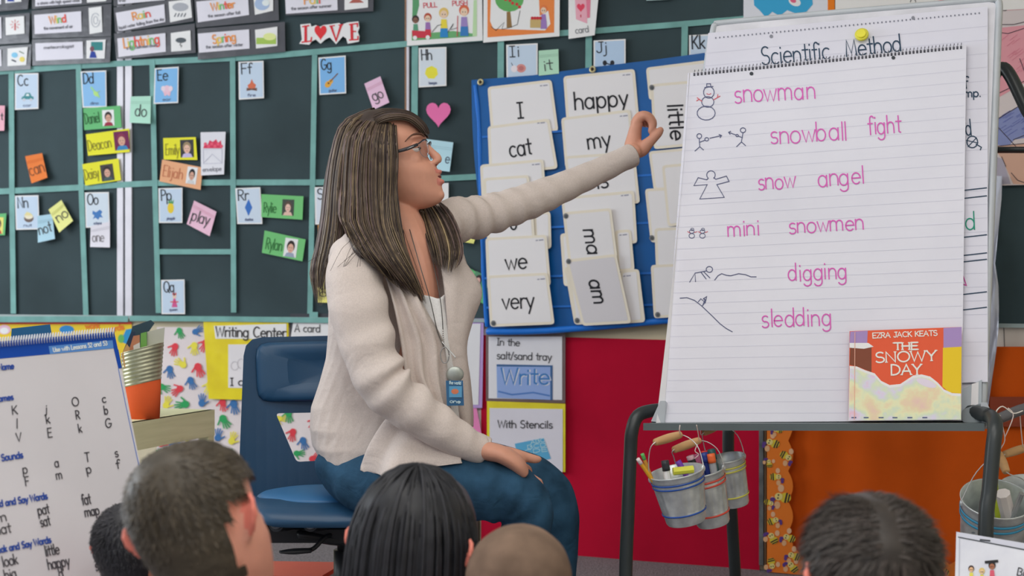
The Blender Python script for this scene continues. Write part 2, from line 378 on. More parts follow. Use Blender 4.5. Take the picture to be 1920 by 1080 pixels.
# ---------------------------------------------------------------- the room
def slab(name, pts, th, m, n=(0, 0, 1), **k):
    n = Vector(n).normalized()*th; c = len(pts); V = [Vector(p) for p in pts]+[Vector(p)-n for p in pts]
    return mesh(name, V, [tuple(range(c)), tuple(range(2*c-1, c-1, -1))]+[(i, c+i, c+(i+1) % c, (i+1) % c) for i in range(c)], m, kind='structure', **k)
def s_of(px, py=340): return (WALL.pt(px, py)-Vector((0, D0, 0))).dot(U)
SL, SR, TB = -4.3, 3.4, 7.6
slab('floor', [W(SL, 0, 0), W(SR, 0, 0), W(SR, TB, 0), W(SL, TB, 0)], .08, M((128, 124, 128), 'carpet'))
slab('ceiling', [W(SL, 0, 3), W(SL, TB, 3), W(SR, TB, 3), W(SR, 0, 3)], .08, M((215, 213, 208), 'wall'), n=(0, 0, -1))
slab('wall_back', [W(SL, 0, 0), W(SL, 0, 3), W(SR, 0, 3), W(SR, 0, 0)], .1, M((196, 186, 160), 'wall'), n=NW)
slab('wall_right', [W(SR, 0, 0), W(SR, 0, 3), W(SR, TB, 3), W(SR, TB, 0)], .1, M((205, 200, 185), 'wall'), n=-U)
wl = MB(); mw = M((205, 200, 185), 'wall')
for (t0, t1, z0, z1) in ((0, .9, 0, 3), (4.3, TB, 0, 3), (.9, 4.3, 0, .85), (.9, 4.3, 2.65, 3)):
    wl.add(*box_pts(W(SL-.05, (t0+t1)/2, (z0+z1)/2), U*.05, NW*((t1-t0)/2), Vector((0, 0, (z1-z0)/2))), mw)
wl.build('wall_left', kind='structure')
wf = MB(); mf = M((225, 225, 225), 'paintmetal')
for t in (.93, 2.05, 3.15, 4.27): wf.add(*box_pts(W(SL-.02, t, 1.75), U*.03, NW*.03, Vector((0, 0, .9))), mf)
for z in (.88, 1.75, 2.62): wf.add(*box_pts(W(SL-.02, 2.6, z), U*.03, NW*1.7, Vector((0, 0, .03))), mf)
wf.build('window_1', kind='structure')
bb = MB(); bb.add(*box_pts(W((SL+s_of(900, 1000))/2, .008, .05), U*((s_of(900, 1000)-SL)/2), NW*.008, Vector((0, 0, .05))), M((70, 58, 52), 'paintmetal')); bb.build('baseboard_back', kind='structure')
# ---------------------------------------------------------------- chalkboard with taped grid
zb = CAMH-(598-540)*5.2/F
zb = WALL.pt(300, 592).z
def wallbox(s0, s1, z0, z1, t0, t1): return box_pts(W((s0+s1)/2, (t0+t1)/2, (z0+z1)/2), U*((s1-s0)/2), NW*((t1-t0)/2), Vector((0, 0, (z1-z0)/2)))
CB = empty('chalkboard', W(-.8, .005, zb), 'wide green-black chalkboard divided into squares by mint tape', 'chalkboard')
CH = M((52, 67, 71), 'chalk')
d1, d2 = s_of(239), s_of(768)
for a, b in ((-3.9, d1), (d1, d2), (d2, 1.9)): MB().add(*wallbox(a+.004, b-.004, zb, 2.25, .001, .012), CH).build('panel', parent=CB)
AL = M((205, 203, 212), 'paintmetal')
for x0, x1 in ((223, 234), (238, 250)):
    a, b = s_of(x0), s_of(x1+4); MB().add(*wallbox(s_of(x0+2), s_of(x1+2), zb, 2.25, .012, .018), AL).build('divider', parent=CB)
MB().add(*wallbox(s_of(763), s_of(766), zb, 2.25, .012, .017), M((140, 105, 80), 'wood')).build('divider', parent=CB, label='thin brown edge strip')
MB().add(*wallbox(s_of(766.5), s_of(771), zb, 2.25, .012, .018), AL).build('divider', parent=CB)
MB().add(*wallbox(-3.9, 1.9, zb-.012, zb, 0, .022), M((150, 165, 165), 'paintmetal')).build('ledge', parent=CB)
TP = (112, 160, 155)
def tape(pts, w, vert=False, off=.0195):
    V = []; n = len(pts); h = w/2
    for o in (off, off-.0006):
        for x, y in pts:
            a, b = ((x-h, y), (x+h, y)) if vert else ((x, y-h), (x, y+h))
            V += [WALL.pt(*a, o), WALL.pt(*b, o)]
    Fc = []
    for i in range(n-1):
        a = 2*i; Fc += [(a, a+1, a+3, a+2), (2*n+a, 2*n+a+2, 2*n+a+3, 2*n+a+1), (a, a+2, 2*n+a+2, 2*n+a), (a+1, 2*n+a+1, 2*n+a+3, a+3)]
    mesh('tape_strip', V, Fc, M(TP, 'tape'), CB)
tape([(-60, 139), (140, 124), (245, 118), (480, 107), (765, 82), (960, 68), (1115, 58), (1280, 45), (1420, 33)], 11)
tape([(-60, 362), (140, 352), (235, 346), (300, 343), (440, 342), (590, 342), (760, 338), (840, 334), (960, 328)], 11)
tape([(295, 472), (443, 472)], 10, off=.0205)
tape([(-60, 599), (240, 598)], 11, off=.0235); tape([(243, 597), (420, 598), (640, 601)], 10, off=.0238)
for v in ([(21, 133), (22, 350), (25, 588)], [(147, 120), (152, 350), (161, 591)], [(285, 113), (290, 340), (297, 587)], [(436, 108), (437, 340), (438, 586)], [(590, 103), (586, 340), (581, 588)],
          [(778, 85), (777, 220), (777, 560)], [(939, 73), (938, 320)], [(1104, 62), (1102, 300)], [(1284, 48), (1280, 300)]):
    tape(v, 10 if v[0][0] < 700 else 12, True, off=.0212)
tape([(580, 590), (596, 590)], 10, off=.022)
BO = .024     # things taped on the board sit this far off the wall
# ---------------------------------------------------------------- letter cards
def icon(d, kind, x, y, k=1.0):
    B, R, G, Yl, T = (70, 120, 180), (200, 75, 75), (80, 150, 95), (225, 205, 60), (70, 135, 140)
    if kind == 'car':
        d.poly([(x-11, y+4), (x-10, y), (x-6, y-2), (x-3, y-8), (x+5, y-8), (x+8, y-2), (x+12, y), (x+12, y+4)], T); d.oval(x-6, y+5, 2.8, 2.8, (190, 195, 205), 2); d.oval(x+7, y+5, 2.8, 2.8, (190, 195, 205), 2); d.poly([(x-3, y-2), (x-1, y-6), (x+3, y-6), (x+4, y-2)], (215, 225, 235), 2)
    elif kind == 'bone': d.line([(x-7, y-10), (x-2, y-4), (x+3, y+3), (x+8, y+8)], 3.5, (150, 205, 150)); d.oval(x+2, y+2, 6, 4, (175, 215, 130), 3, 45); d.line([(x+2, y), (x+9, y-3)], 1.5, (150, 190, 120))
    elif kind == 'blob': d.oval(x, y, 8, 9, (225, 190, 205)); d.oval(x-7, y-3, 4, 5, (235, 205, 215), 2); d.oval(x+7, y-3, 4, 5, (235, 205, 215), 2); d.oval(x-3, y+7, 2.5, 4, (225, 180, 195), 2); d.oval(x+4, y+7, 2.5, 4, (225, 180, 195), 2)
    elif kind == 'fire': d.poly([(x-6, y+6), (x-8, y), (x-3, y-4), (x, y-12), (x+3, y-5), (x+8, y-1), (x+6, y+6)], (205, 110, 80)); d.line([(x-9, y+9), (x+9, y+6)], 2.5, (110, 80, 70)); d.line([(x-9, y+6), (x+9, y+9)], 2.5, (110, 80, 70))
    elif kind == 'guitar': d.oval(x-6, y+6, 7, 5.5, (220, 165, 70), 1, -50); d.oval(x-1, y+1, 5, 4, (220, 165, 70), 1, -50); d.line([(x-2, y+1), (x+12, y-14)], 2, (120, 80, 60)); d.oval(x-5, y+4, 1.8, 1.8, (110, 60, 50), 2)
    elif kind == 'hexagon': d.oval(x, y, 12.5, 12.5, (235, 215, 70), 1, 15, 7)
    elif kind == 'snail': d.oval(x+5, y, 9, 8, (205, 140, 135)); d.oval(x+5, y, 5, 4.5, (185, 115, 115), 2); d.oval(x-8, y+1, 6, 6.5, (235, 215, 220), 2); d.line([(x-11, y-5), (x-13, y-10)], 1, BLK)
    elif kind == 'nut': d.oval(x, y+1, 9, 8, (110, 95, 90)); d.oval(x, y-2, 8, 5, (225, 215, 190), 2); d.poly([(x-9, y-4), (x-4, y-11), (x+2, y-9), (x+8, y-4)], (215, 205, 150), 2)
    elif kind == 'octopus': d.poly([(x-9, y-7), (x-3, y-4), (x+4, y-9), (x+9, y-5), (x+6, y), (x+10, y+6), (x+4, y+5), (x+1, y+10), (x-4, y+6), (x-9, y+9), (x-6, y+2), (x-10, y-1)], B)
    elif kind == 'pineapple': d.oval(x, y+5, 6, 10, (235, 195, 60)); d.poly([(x-5, y-4), (x-3, y-12), (x, y-6), (x+1, y-15), (x+3, y-6), (x+6, y-12), (x+5, y-3)], G)
    elif kind == 'rhombus': d.poly([(x, y-16), (x+7, y), (x, y+16), (x-7, y)], (60, 110, 185))
    elif kind == 'queen': d.poly([(x-5, y+14), (x-2, y-2), (x+2, y-2), (x+6, y+14)], (200, 90, 140)); d.oval(x, y-6, 3.5, 4, (230, 190, 170)); d.poly([(x-4, y-9), (x-3, y-14), (x, y-11), (x+3, y-14), (x+4, y-9)], R, 2); d.line([(x-7, y+4), (x+7, y+4)], 2, R)
    elif kind == 'pair': d.oval(x-8, y, 4, 5, BLK); d.oval(x+6, y, 4, 5, BLK); d.line([(x-8, y), (x+6, y+4)], 2, BLK)
LB, MBl = (188, 205, 235), (135, 182, 228)
def letter(q, txt, c, ic, ix, iy, nm, what, w=2.0, h=20):
    cd = Card('letter_card', 'alphabet card %s with %s on blue paper' % (txt, what), 'card', q, (226, 229, 240), BO, .001, group='alphabet cards on the chalkboard')
    d = cd.draw(); cx = sum(p[0] for p in q)/4; cy = sum(p[1] for p in q)/4
    inn = [(cx+(p[0]-cx)*.91, cy+(p[1]-cy)*.93) for p in q]; d.poly(inn, c, 0); d.build('background', cd.o)
    d = cd.draw(); x, y = q[0]; d.text(txt, (x+5, y+12+h*.55), (x+5+h*.98, y+11+h*.55), h, BLK, w)
    if nm: d.text(nm, (cx-7, q[3][1]-6), (cx+8, q[3][1]-6.5), 5, (90, 100, 130), .9)
    d.build('lettering', cd.o)
    if ic: d = cd.draw(); icon(d, ic, ix, iy); d.build('picture', cd.o)
letter([(28, 138), (72, 137), (72, 204), (28, 206)], 'Cc', LB, 'car', 51, 182, 'car', 'a teal car')
letter([(151, 134), (199, 132), (200, 201), (155, 202)], 'Dd', MBl, 'bone', 178, 174, 'dino', 'a pale green animal')
letter([(290, 128), (335, 125), (334, 193), (288, 195)], 'Ee', (125, 178, 230), 'blob', 313, 169, 'ear', 'a pink animal')
letter([(447, 116), (494, 114), (495, 184), (448, 187)], 'Ff', LB, 'fire', 472, 160, 'fire', 'an orange campfire')
letter([(597, 108), (648, 104), (649, 175), (599, 178)], 'Gg', (122, 175, 226), 'guitar', 621, 152, 'guitar', 'a yellow guitar')
letter([(785, 90), (837, 88), (837, 161), (785, 164)], 'Hh', (205, 214, 235), 'hexagon', 809, 136, 'hexagon', 'a yellow hexagon')
letter([(949, 84), (1008, 81), (1008, 155), (950, 158)], 'Ii', LB, 'snail', 972, 128, 'igloo', 'a round brown picture')
letter([(1113, 76), (1173, 73), (1173, 150), (1113, 153)], 'Jj', (175, 198, 238), 'pair', 1142, 118, '', 'two dark figures')
letter([(1292, 66), (1350, 63), (1350, 140), (1292, 143)], 'Kk', (190, 206, 238), None, 0, 0, '', 'its lower half hidden by the blue chart', w=2.6, h=25)
letter([(28, 367), (72, 366), (74, 430), (30, 431)], 'Nn', LB, 'nut', 54, 408, 'nut', 'a dark nut')
letter([(159, 361), (204, 360), (206, 426), (161, 427)], 'Oo', (200, 212, 238), 'octopus', 183, 402, 'octopus', 'a blue octopus')
letter([(297, 353), (342, 352), (342, 418), (298, 418)], 'Pp', LB, 'pineapple', 320, 385, 'pinapple', 'a yellow pineapple')
letter([(441, 353), (488, 351), (492, 420), (445, 420)], 'Rr', (195, 208, 240), 'rhombus', 466, 389, 'rhombus', 'a blue rhombus')
letter([(590, 351), (650, 350), (650, 421), (591, 421)], 'Ss', (205, 212, 236), None, 0, 0, '', 'its right side behind the long hair')
letter([(302, 525), (346, 524), (347, 589), (303, 589)], 'Qq', LB, 'queen', 327, 562, 'queen', 'a pink queen')
Card('letter_card', 'white card corner peeking out between chin and outstretched sleeve', 'card', [(800, 345), (841, 343), (841, 400), (800, 402)], (222, 222, 232), BO)
# ---------------------------------------------------------------- sticky notes
def note(q, c, label, txt=None, p0=None, p1=None, h=18, w=1.8, curl=.012, tc=(70, 72, 75), rule=True):
    cd = Card('sticky_note', label, 'note', q, c, BO+.002, 0, curl=curl); d = cd.draw()
    if txt: d.text(txt, p0, p1, h, tc, w, jit=.03)
    if rule:
        dk = tuple(int(v*.86) for v in c)
        for v in (.2, .26): d.line([(q[0][0]+(q[3][0]-q[0][0])*v+1, q[0][1]+(q[3][1]-q[0][1])*v), (q[1][0]+(q[2][0]-q[1][0])*v-1, q[1][1]+(q[2][1]-q[1][1])*v)], .7, dk)
    d.build('lettering', cd.o)
note([(245, 181), (283, 180), (282, 232), (243, 230)], (170, 215, 195), 'mint sticky note reading do', 'do', (252, 217), (273, 219), 22)
note([(47, 293), (79, 287), (89, 333), (59, 344)], (238, 120, 55), 'orange sticky note reading can', 'can', (57, 331), (84, 322), 22, 1.5, tc=(110, 70, 50))
note([(70, 405), (98, 401), (103, 448), (71, 455)], (165, 200, 215), 'pale blue sticky note reading not', 'not', (74, 440), (97, 434), 20)
note([(91, 393), (115, 375), (137, 414), (111, 436)], (222, 224, 140), 'pale yellow sticky note reading no', 'no', (110, 418), (129, 405), 19)
note([(170, 424), (206, 415), (206, 464), (169, 463)], (215, 212, 220), 'white sticky note reading one', 'one', (173, 454), (195, 453), 18, 1.5, tc=(120, 115, 120))
note([(364, 376), (406, 397), (393, 443), (350, 420)], (240, 180, 200), 'pink sticky note reading play', 'play', (357, 412), (389, 422), 22)
note([(683, 157), (713, 143), (730, 192), (700, 206)], (240, 185, 210), 'tilted pink sticky note reading go, above the long hair', 'go', (701, 191), (720, 181), 20)
note([(1010, 95), (1047, 92), (1048, 138), (1010, 142)], (170, 210, 185), 'mint sticky note reading it', 'it', (1019, 133), (1036, 131), 20)
note([(795, 260), (850, 267), (843, 322), (793, 316)], (175, 210, 222), 'pale blue sticky note behind the nose and glasses', 'e', (834, 305), (842, 306), 18, 1.8, tc=(80, 95, 115))
note([(-30, 198), (9, 198), (8, 245), (-30, 246)], (238, 165, 180), 'pink sticky note cut by the left picture edge', 't', (1, 225), (5, 225), 14)
note([(860, 440), (892, 445), (888, 457), (860, 452)], (225, 220, 130), 'yellow note sliver under the outstretched sleeve', rule=False)
note([(594, 520), (622, 520), (622, 568), (596, 567)], (225, 215, 120), 'yellow note half hidden behind the hair ends', 'o', (599, 556), (612, 556), 14)
note([(596, 422), (622, 422), (622, 470), (598, 470)], (225, 150, 70), 'orange note sliver behind the long hair', rule=False)
# ---------------------------------------------------------------- name cards with photographs
def portrait(cd, x0, y0, x1, y1, skin, hair, shirt, bg, ang=0):
    d = cd.draw(); cx, cy = (x0+x1)/2, (y0+y1)/2; a = math.radians(ang)
    def R(x, y): return (cx+(x-cx)*math.cos(a)-(y-cy)*math.sin(a), cy+(x-cx)*math.sin(a)+(y-cy)*math.cos(a))
    w, h = x1-x0, y1-y0
    d.poly([R(x0, y0), R(x1, y0), R(x1, y1), R(x0, y1)], bg, 1)
    d.poly([R(x0+w*.1, y1), R(x0+w*.22, y1-h*.2), R(cx, y1-h*.26), R(x1-w*.22, y1-h*.2), R(x1-w*.1, y1)], shirt, 2)
    p = R(cx, cy-h*.08); d.oval(*p, w*.31, h*.31, hair, 2, ang); p = R(cx, cy+h*.03); d.oval(*p, w*.23, h*.25, skin, 3, ang)
    for s in (-1, 1): p = R(cx+s*w*.09, cy); d.oval(*p, .9, .8, (60, 45, 45), 4)
    d.line([R(cx-w*.08, cy+h*.14), R(cx+w*.08, cy+h*.14)], .9, (170, 90, 90), 4)
    d.build('photo', cd.o)
def namecard(q, c, label, txt, p0, p1, h, tc, por, ang=0):
    cd = Card('name_card', label, 'card', q, c, BO+.0015, .002, kind='paper', group='name cards on the chalkboard'); d = cd.draw(); d.text(txt, p0, p1, h, tc, 1.4, jit=.02); d.build('lettering', cd.o)
    portrait(cd, *por, ang)
    return cd
SK = (205, 160, 140); HR = (55, 48, 48)
GR, YE = (100, 178, 115), (225, 218, 50)
namecard([(156, 203), (225, 198), (228, 239), (158, 244)], GR, 'green name card under the Dd card', 'Daniel', (160, 233), (187, 229), 20, (50, 100, 60), (192, 206, 214, 236, SK, HR, (150, 50, 70), (225, 225, 225)), -3)
namecard([(161, 252), (242, 241), (243, 285), (165, 292)], YE, 'yellow name card in the middle of three below Dd', 'Deacon', (166, 283), (209, 276), 20, (130, 125, 50), (214, 246, 242, 281, SK, (130, 50, 80), (60, 130, 180), (110, 40, 80)), -6)
namecard([(154, 308), (222, 297), (227, 338), (160, 348)], YE, 'yellow name card just above the middle tape line, lowest below Dd', 'Daisy', (160, 338), (186, 332), 20, (130, 125, 50), (189, 308, 213, 339, SK, HR, (70, 90, 90), (70, 65, 65)), -8)
namecard([(306, 259), (367, 257), (370, 300), (307, 299)], YE, 'yellow name card below the Ee card', 'Emily', (310, 290), (335, 290), 20, (140, 135, 50), (338, 262, 363, 295, (220, 180, 160), (150, 130, 100), (190, 180, 215), (60, 60, 65)), -2)
namecard([(304, 299), (380, 314), (376, 356), (299, 340)], (238, 165, 125), 'tilted orange name card above the Pp card', 'Elijah', (304, 330), (341, 336), 20, (190, 115, 85), (350, 313, 369, 345, SK, (40, 40, 42), (200, 200, 200), (222, 222, 225)), 8)
namecard([(490, 364), (569, 368), (567, 412), (490, 407)], (110, 185, 115), 'green name card beside the Rr card', 'Rylie', (494, 398), (517, 399), 19, (50, 110, 60), (529, 374, 551, 404, (225, 185, 170), (90, 75, 65), (215, 180, 165), (70, 75, 70)), 3)
namecard([(496, 432), (573, 449), (567, 490), (491, 474)], (110, 185, 115), 'tilted green name card, lower of the two at the right of Rr', 'Rylan', (497, 466), (527, 471), 21, (50, 110, 60), (533, 447, 557, 482, (215, 170, 150), (50, 42, 40), (150, 160, 180), (225, 225, 225)), 8)
namecard([(-40, 403), (12, 400), (9, 441), (-40, 442)], GR, 'green name card cut by the left picture edge', 'a', (-30, 430), (-22, 430), 18, (50, 110, 60), (-14, 407, 6, 438, SK, HR, (190, 60, 60), (225, 215, 120)), 3)
namecard([(850, 486), (930, 530), (910, 572), (832, 528)], GR, 'green name card between the jacket collar and the blue chart', 'a', (850, 520), (860, 524), 18, (50, 110, 60), (885, 511, 906, 543, (215, 170, 160), (60, 55, 55), (120, 150, 190), (90, 140, 110)), 25)
# envelope card
cd = Card('picture_card', 'white envelope card hung by clear tape beside the yellow name card', 'card', [(376, 248), (423, 247), (420, 327), (377, 329)], (215, 215, 225), BO+.002, 0, curl=.008)
d = cd.draw(); d.poly([(381, 278), (384, 268), (389, 272), (393, 263), (399, 266), (405, 261), (409, 268), (414, 263), (416, 278)], (205, 60, 90)); [d.oval(385+i*6, 270+(i % 2)*4, 3, 3, (225, 90, 115), 2) for i in range(6)]
d.line([(381, 280), (416, 279), (416, 306), (381, 307), (381, 280)], .8, (180, 180, 195)); d.line([(381, 306), (398, 289), (416, 305)], .8, (180, 180, 195)); d.build('picture', cd.o)
d = cd.draw(); d.text('envelope', (380, 322), (415, 320), 8, (120, 120, 130), 1); d.build('lettering', cd.o)
Card('tape_piece', None, None, [(393, 233), (403, 233), (403, 252), (393, 252)], (110, 125, 130), .006, kind='laminate', parent=cd.o)
# heart and LOVE
def cutout(name, label, cat, pts, c, off, th, parent=None, kind='paper'):
    n = len(pts); V = [WALL.pt(x, y, off) for x, y in pts]+[WALL.pt(x, y, off-th) for x, y in pts]
    return mesh(name, V, [tuple(range(n)), tuple(range(2*n-1, n-1, -1))]+[(i, n+i, n+(i+1) % n, (i+1) % n) for i in range(n)], M(c, kind), parent, label=label, cat=cat)
cutout('paper_heart', 'pink paper heart on the board right of the face', 'heart', heart(822, 216, 46, 47), (228, 110, 165), BO+.006, .002)
lv = cutout('love_sign', 'red and white LOVE cutout with a heart for the O', 'sign', [(563, 46), (582, 44), (584, 50), (592, 47), (600, 50), (606, 47), (614, 46), (622, 45), (636, 43), (640, 46), (652, 42), (672, 40), (674, 52), (671, 60), (674, 68), (673, 78), (652, 82), (649, 72), (643, 68), (636, 76), (630, 83), (624, 76), (618, 70), (610, 74), (601, 82), (592, 74), (584, 78), (580, 84), (561, 82), (566, 74)], (225, 222, 228), BO+.004, .003)
dd = Draw(lambda x, y, o: WALL.pt(x, y, BO+.004+o)); RD = (205, 50, 60)
dd.line([(567, 50), (579, 48)], 2.5, RD); dd.line([(573, 49), (573, 78)], 5, RD); dd.line([(566, 79), (583, 77), (584, 70)], 2.5, RD)
dd.poly(heart(601, 62, 23, 28), (215, 55, 60)); dd.line([(621, 50), (630, 76), (639, 48)], 4.5, RD); dd.line([(618, 49), (627, 48)], 2, RD); dd.line([(635, 47), (643, 46)], 2, RD)
dd.line([(659, 46), (660, 74)], 5, RD); dd.line([(655, 46), (670, 44), (670, 50)], 2.5, RD); dd.line([(655, 75), (671, 74), (671, 68)], 2.5, RD); dd.line([(660, 59), (667, 59)], 2.5, RD)
dd.build('lettering', lv)
# ---------------------------------------------------------------- laminated weather word strips
DK = (72, 73, 80); RB = [(235, 150, 90), (235, 190, 100), (120, 185, 120), (220, 90, 80), (240, 130, 60)]
def strip(q, label, labs, pics=()):
    cd = Card('word_strip', label, 'word strip', q, DK, BO+.001, .004, kind='laminate', th=.0015)
    for (qq, title, p0, p1, h, sub, s0, s1) in labs:
        Card('word_label', None, None, qq, (214, 212, 222), cd.off0+.0045, kind='paper', parent=cd.o, th=.0006); dd = Draw(lambda x, y, o: WALL.pt(x, y, cd.off0+.0046+o))
        if title: dd.text(title, p0, p1, h, BLK, 2.6, cols=RB)
        if sub: dd.text(sub, s0, s1, 5.5, (110, 110, 118), 1)
        dd.build('lettering', cd.o)
    for (qq, kind) in pics:
        Card('picture_label', None, None, qq, (226, 228, 236), cd.off0+.0045, kind='paper', parent=cd.o, th=.0006); dd = Draw(lambda x, y, o: WALL.pt(x, y, cd.off0+.0046+o))
        x = sum(p[0] for p in qq)/4; y = sum(p[1] for p in qq)/4
        if kind == 'rain': dd.oval(x, y-6, 15, 8, (165, 168, 175)); [dd.line([(x-8+i*6, y+6), (x-11+i*6, y+12)], 1.5, (60, 70, 90)) for i in range(4)]
        elif kind == 'storm': dd.oval(x, y-2, 10, 5, (85, 92, 98)); dd.line([(x, y+3), (x-2, y+7), (x+2, y+8), (x, y+11)], 1.2, (90, 90, 90))
        elif kind == 'field': dd.rect(x-19, y, x+18, y+12, (160, 190, 90)); dd.oval(x+6, y-2, 12, 7, (215, 225, 150), 2)
        elif kind == 'man': dd.rect(x-9, y-14, x+13, y+2, (60, 130, 130)); dd.oval(x-7, y-1, 4, 5, (120, 80, 90), 2); dd.poly([(x-12, y+16), (x-9, y+4), (x-2, y+4), (x+2, y+16)], (50, 70, 150), 2)
        elif kind == 'sun': dd.line([(x, y-4), (x, y+8)], 2.5, (190, 80, 80)); [dd.line([(x+5*math.cos(a), y-2+5*math.sin(a)), (x+9*math.cos(a), y-2+9*math.sin(a))], 1.2, (200, 110, 110)) for a in [i*.785 for i in range(8)]]
        elif kind == 'swirl': dd.line(A(x, y, 8, 13, 0, 320), 1, (160, 165, 175)); dd.line(A(x, y, 4, 7, 40, 380), 1, (160, 165, 175))
        elif kind == 'tools': dd.oval(x-5, y-3, 6, 5, (130, 190, 220)); dd.line([(x-10, y+6), (x-3, y+9)], 2.5, (40, 50, 70)); dd.oval(x+9, y+5, 5, 5, (225, 205, 110)); dd.line([(x+4, y-10), (x+12, y-6)], 1.5, (80, 110, 80))
        elif kind == 'leaf': dd.poly([(x-14, y+8), (x-6, y+1), (x+3, y-1), (x+14, y+7)], (170, 95, 85)); dd.line([(x, y), (x+3, y-9)], 1.5, (170, 80, 75))
        elif kind == 'snow': dd.oval(x-3, y, 14, 12, (160, 180, 210)); dd.oval(x+4, y-2, 7, 6, (215, 222, 232), 2)
        dd.build('picture', cd.o)
S0 = (0, 0)
strip([(-50, -30), (57, -34), (52, 17), (-50, 25)], 'laminated strip at the top left corner of the picture', [([(-50, -24), (2, -26), (2, 8), (-50, 12)], '', S0, S0, 0, '', S0, S0)], [([(10, -30), (40, -32), (40, 3), (10, 6)], 'man')])
strip([(-50, 34), (56, 24), (54, 80), (-50, 86)], 'laminated strip with a small red sun, left picture edge', [([(-50, 36), (2, 32), (3, 72), (-50, 76)], '', S0, S0, 0, '', S0, S0)], [([(10, 33), (45, 30), (46, 63), (11, 66)], 'sun')])
strip([(-50, 90), (59, 83), (57, 130), (-50, 136)], 'laminated strip with blue and yellow tools, left picture edge', [([(-50, 96), (2, 93), (3, 124), (-50, 128)], '', S0, S0, 0, '', S0, S0)], [([(14, 91), (52, 88), (49, 122), (14, 124)], 'tools')])
strip([(60, -42), (212, -46), (209, 5), (60, 17)], 'laminated storm strip at the top, above Wind', [([(66, -35), (153, -40), (153, 6), (66, 12)], '', S0, S0, 0, 'a storm with high speed winds', (70, 9), (149, 3))], [([(162, -35), (200, -38), (199, 2), (163, 5)], 'swirl')])
strip([(59, 20), (209, 7), (208, 68), (61, 72)], 'laminated Wind word strip', [([(64, 28), (152, 21), (153, 59), (65, 64)], 'Wind', (93, 45), (124, 41), 14, 'the movement of air', (82, 56), (136, 52))], [([(166, 15), (190, 12), (192, 60), (168, 64)], 'swirl')])
strip([(60, 74), (208, 69), (206, 117), (61, 123)], 'laminated strip with a grey word and a teal map picture', [([(66, 81), (155, 78), (156, 110), (67, 114)], '', S0, S0, 0, 'meteorologist', (82, 92), (138, 89))], [([(162, 76), (198, 74), (196, 110), (162, 110)], 'man')])
strip([(212, -30), (362, -44), (361, -10), (213, 12)], 'laminated strip at the top above Rain', [([(220, -28), (308, -36), (309, 0), (221, 8)], '', S0, S0, 0, 'the', (222, 4), (235, 3))])
strip([(213, 14), (361, -9), (363, 40), (216, 61)], 'laminated Rain word strip', [([(217, 24), (308, 8), (310, 41), (222, 59)], 'Rain', (249, 38), (282, 31), 14, 'liquid water falling from the sky', (223, 55), (307, 38))], [([(316, 3), (357, -2), (360, 33), (319, 42)], 'rain')])
strip([(214, 63), (365, 44), (367, 99), (218, 111)], 'laminated Lightning word strip', [([(220, 72), (310, 62), (311, 97), (222, 107)], 'Lightning', (232, 90), (299, 81), 18, 'a flash between clouds', (237, 93), (295, 87))], [([(320, 62), (357, 57), (358, 94), (321, 97)], 'storm')])
strip([(364, -6), (521, -20), (523, 38), (368, 52)], 'laminated Winter word strip', [([(368, 3), (465, -6), (467, 28), (371, 42)], 'Winter', (396, 20), (440, 14), 14, 'the season after fall', (390, 33), (450, 26))], [([(475, -8), (512, -11), (512, 20), (478, 28)], 'snow')])
strip([(370, 54), (534, 41), (535, 97), (371, 112)], 'laminated Spring word strip', [([(371, 63), (467, 55), (468, 91), (373, 99)], 'Spring', (399, 82), (442, 76), 16, 'the season after winter', (386, 91), (455, 86))], [([(478, 56), (520, 50), (520, 86), (480, 91)], 'field')])
strip([(534, -30), (701, -38), (700, 21), (536, 29)], 'laminated strip above the LOVE sign', [([(534, -20), (632, -22), (633, 19), (536, 26)], 'Fall', (570, 8), (600, 6), 16, 'the season after summer', (546, 19), (621, 13))], [([(646, -20), (690, -22), (690, 14), (646, 19)], 'leaf')])
# ---------------------------------------------------------------- posters at the top
def kidfig(d, x, y, hair, top, bot, sc=1, skin=(230, 195, 170)):
    d.oval(x, y-16*sc, 9*sc, 10*sc, hair, 2); d.oval(x, y-13*sc, 6.5*sc, 7.5*sc, skin, 3)
    d.poly([(x-6*sc, y+14*sc), (x-5*sc, y-4*sc), (x+5*sc, y-4*sc), (x+7*sc, y+14*sc)], top, 3); d.poly([(x-7*sc, y+30*sc), (x-6*sc, y+13*sc), (x+7*sc, y+13*sc), (x+8*sc, y+30*sc)], bot, 4)
    for s in (-1, 1): d.oval(x+s*2.4*sc, y-13*sc, .9, 1, BLK, 5)
cd = Card('poster', 'white framed PULL and PUSH poster with drawn children', 'poster', [(765, -70), (903, -74), (905, 76), (763, 86)], (228, 226, 232), BO+.002, .002)
d = cd.draw(); d.poly([(772, -60), (897, -64), (894, 68), (772, 76)], (225, 225, 228), 0); d.poly([(772, 60), (800, 62), (850, 58), (894, 64), (894, 68), (772, 76)], (105, 165, 110), 1)
d.poly([(773, 35), (774, -40), (784, -40), (786, 10), (780, 34)], (90, 150, 105), 1); d.poly([(886, 68), (888, 0), (894, 0), (894, 68)], (180, 210, 165), 1)
kidfig(d, 802, 45, (175, 80, 60), (150, 110, 170), (200, 60, 70), .8); kidfig(d, 832, 40, (215, 185, 110), (225, 205, 70), (50, 130, 190)); kidfig(d, 870, 36, (205, 105, 75), (150, 130, 185), (60, 120, 180), 1.05)
kidfig(d, 779, 48, (60, 50, 50), (90, 150, 120), (180, 60, 70), .75, (130, 95, 80)); d.poly([(772, 57), (808, 59), (805, 71), (774, 71)], (195, 60, 75), 5); d.oval(778, 71, 4, 4, (225, 225, 230), 6); d.oval(802, 70, 4, 4, (225, 225, 230), 6)
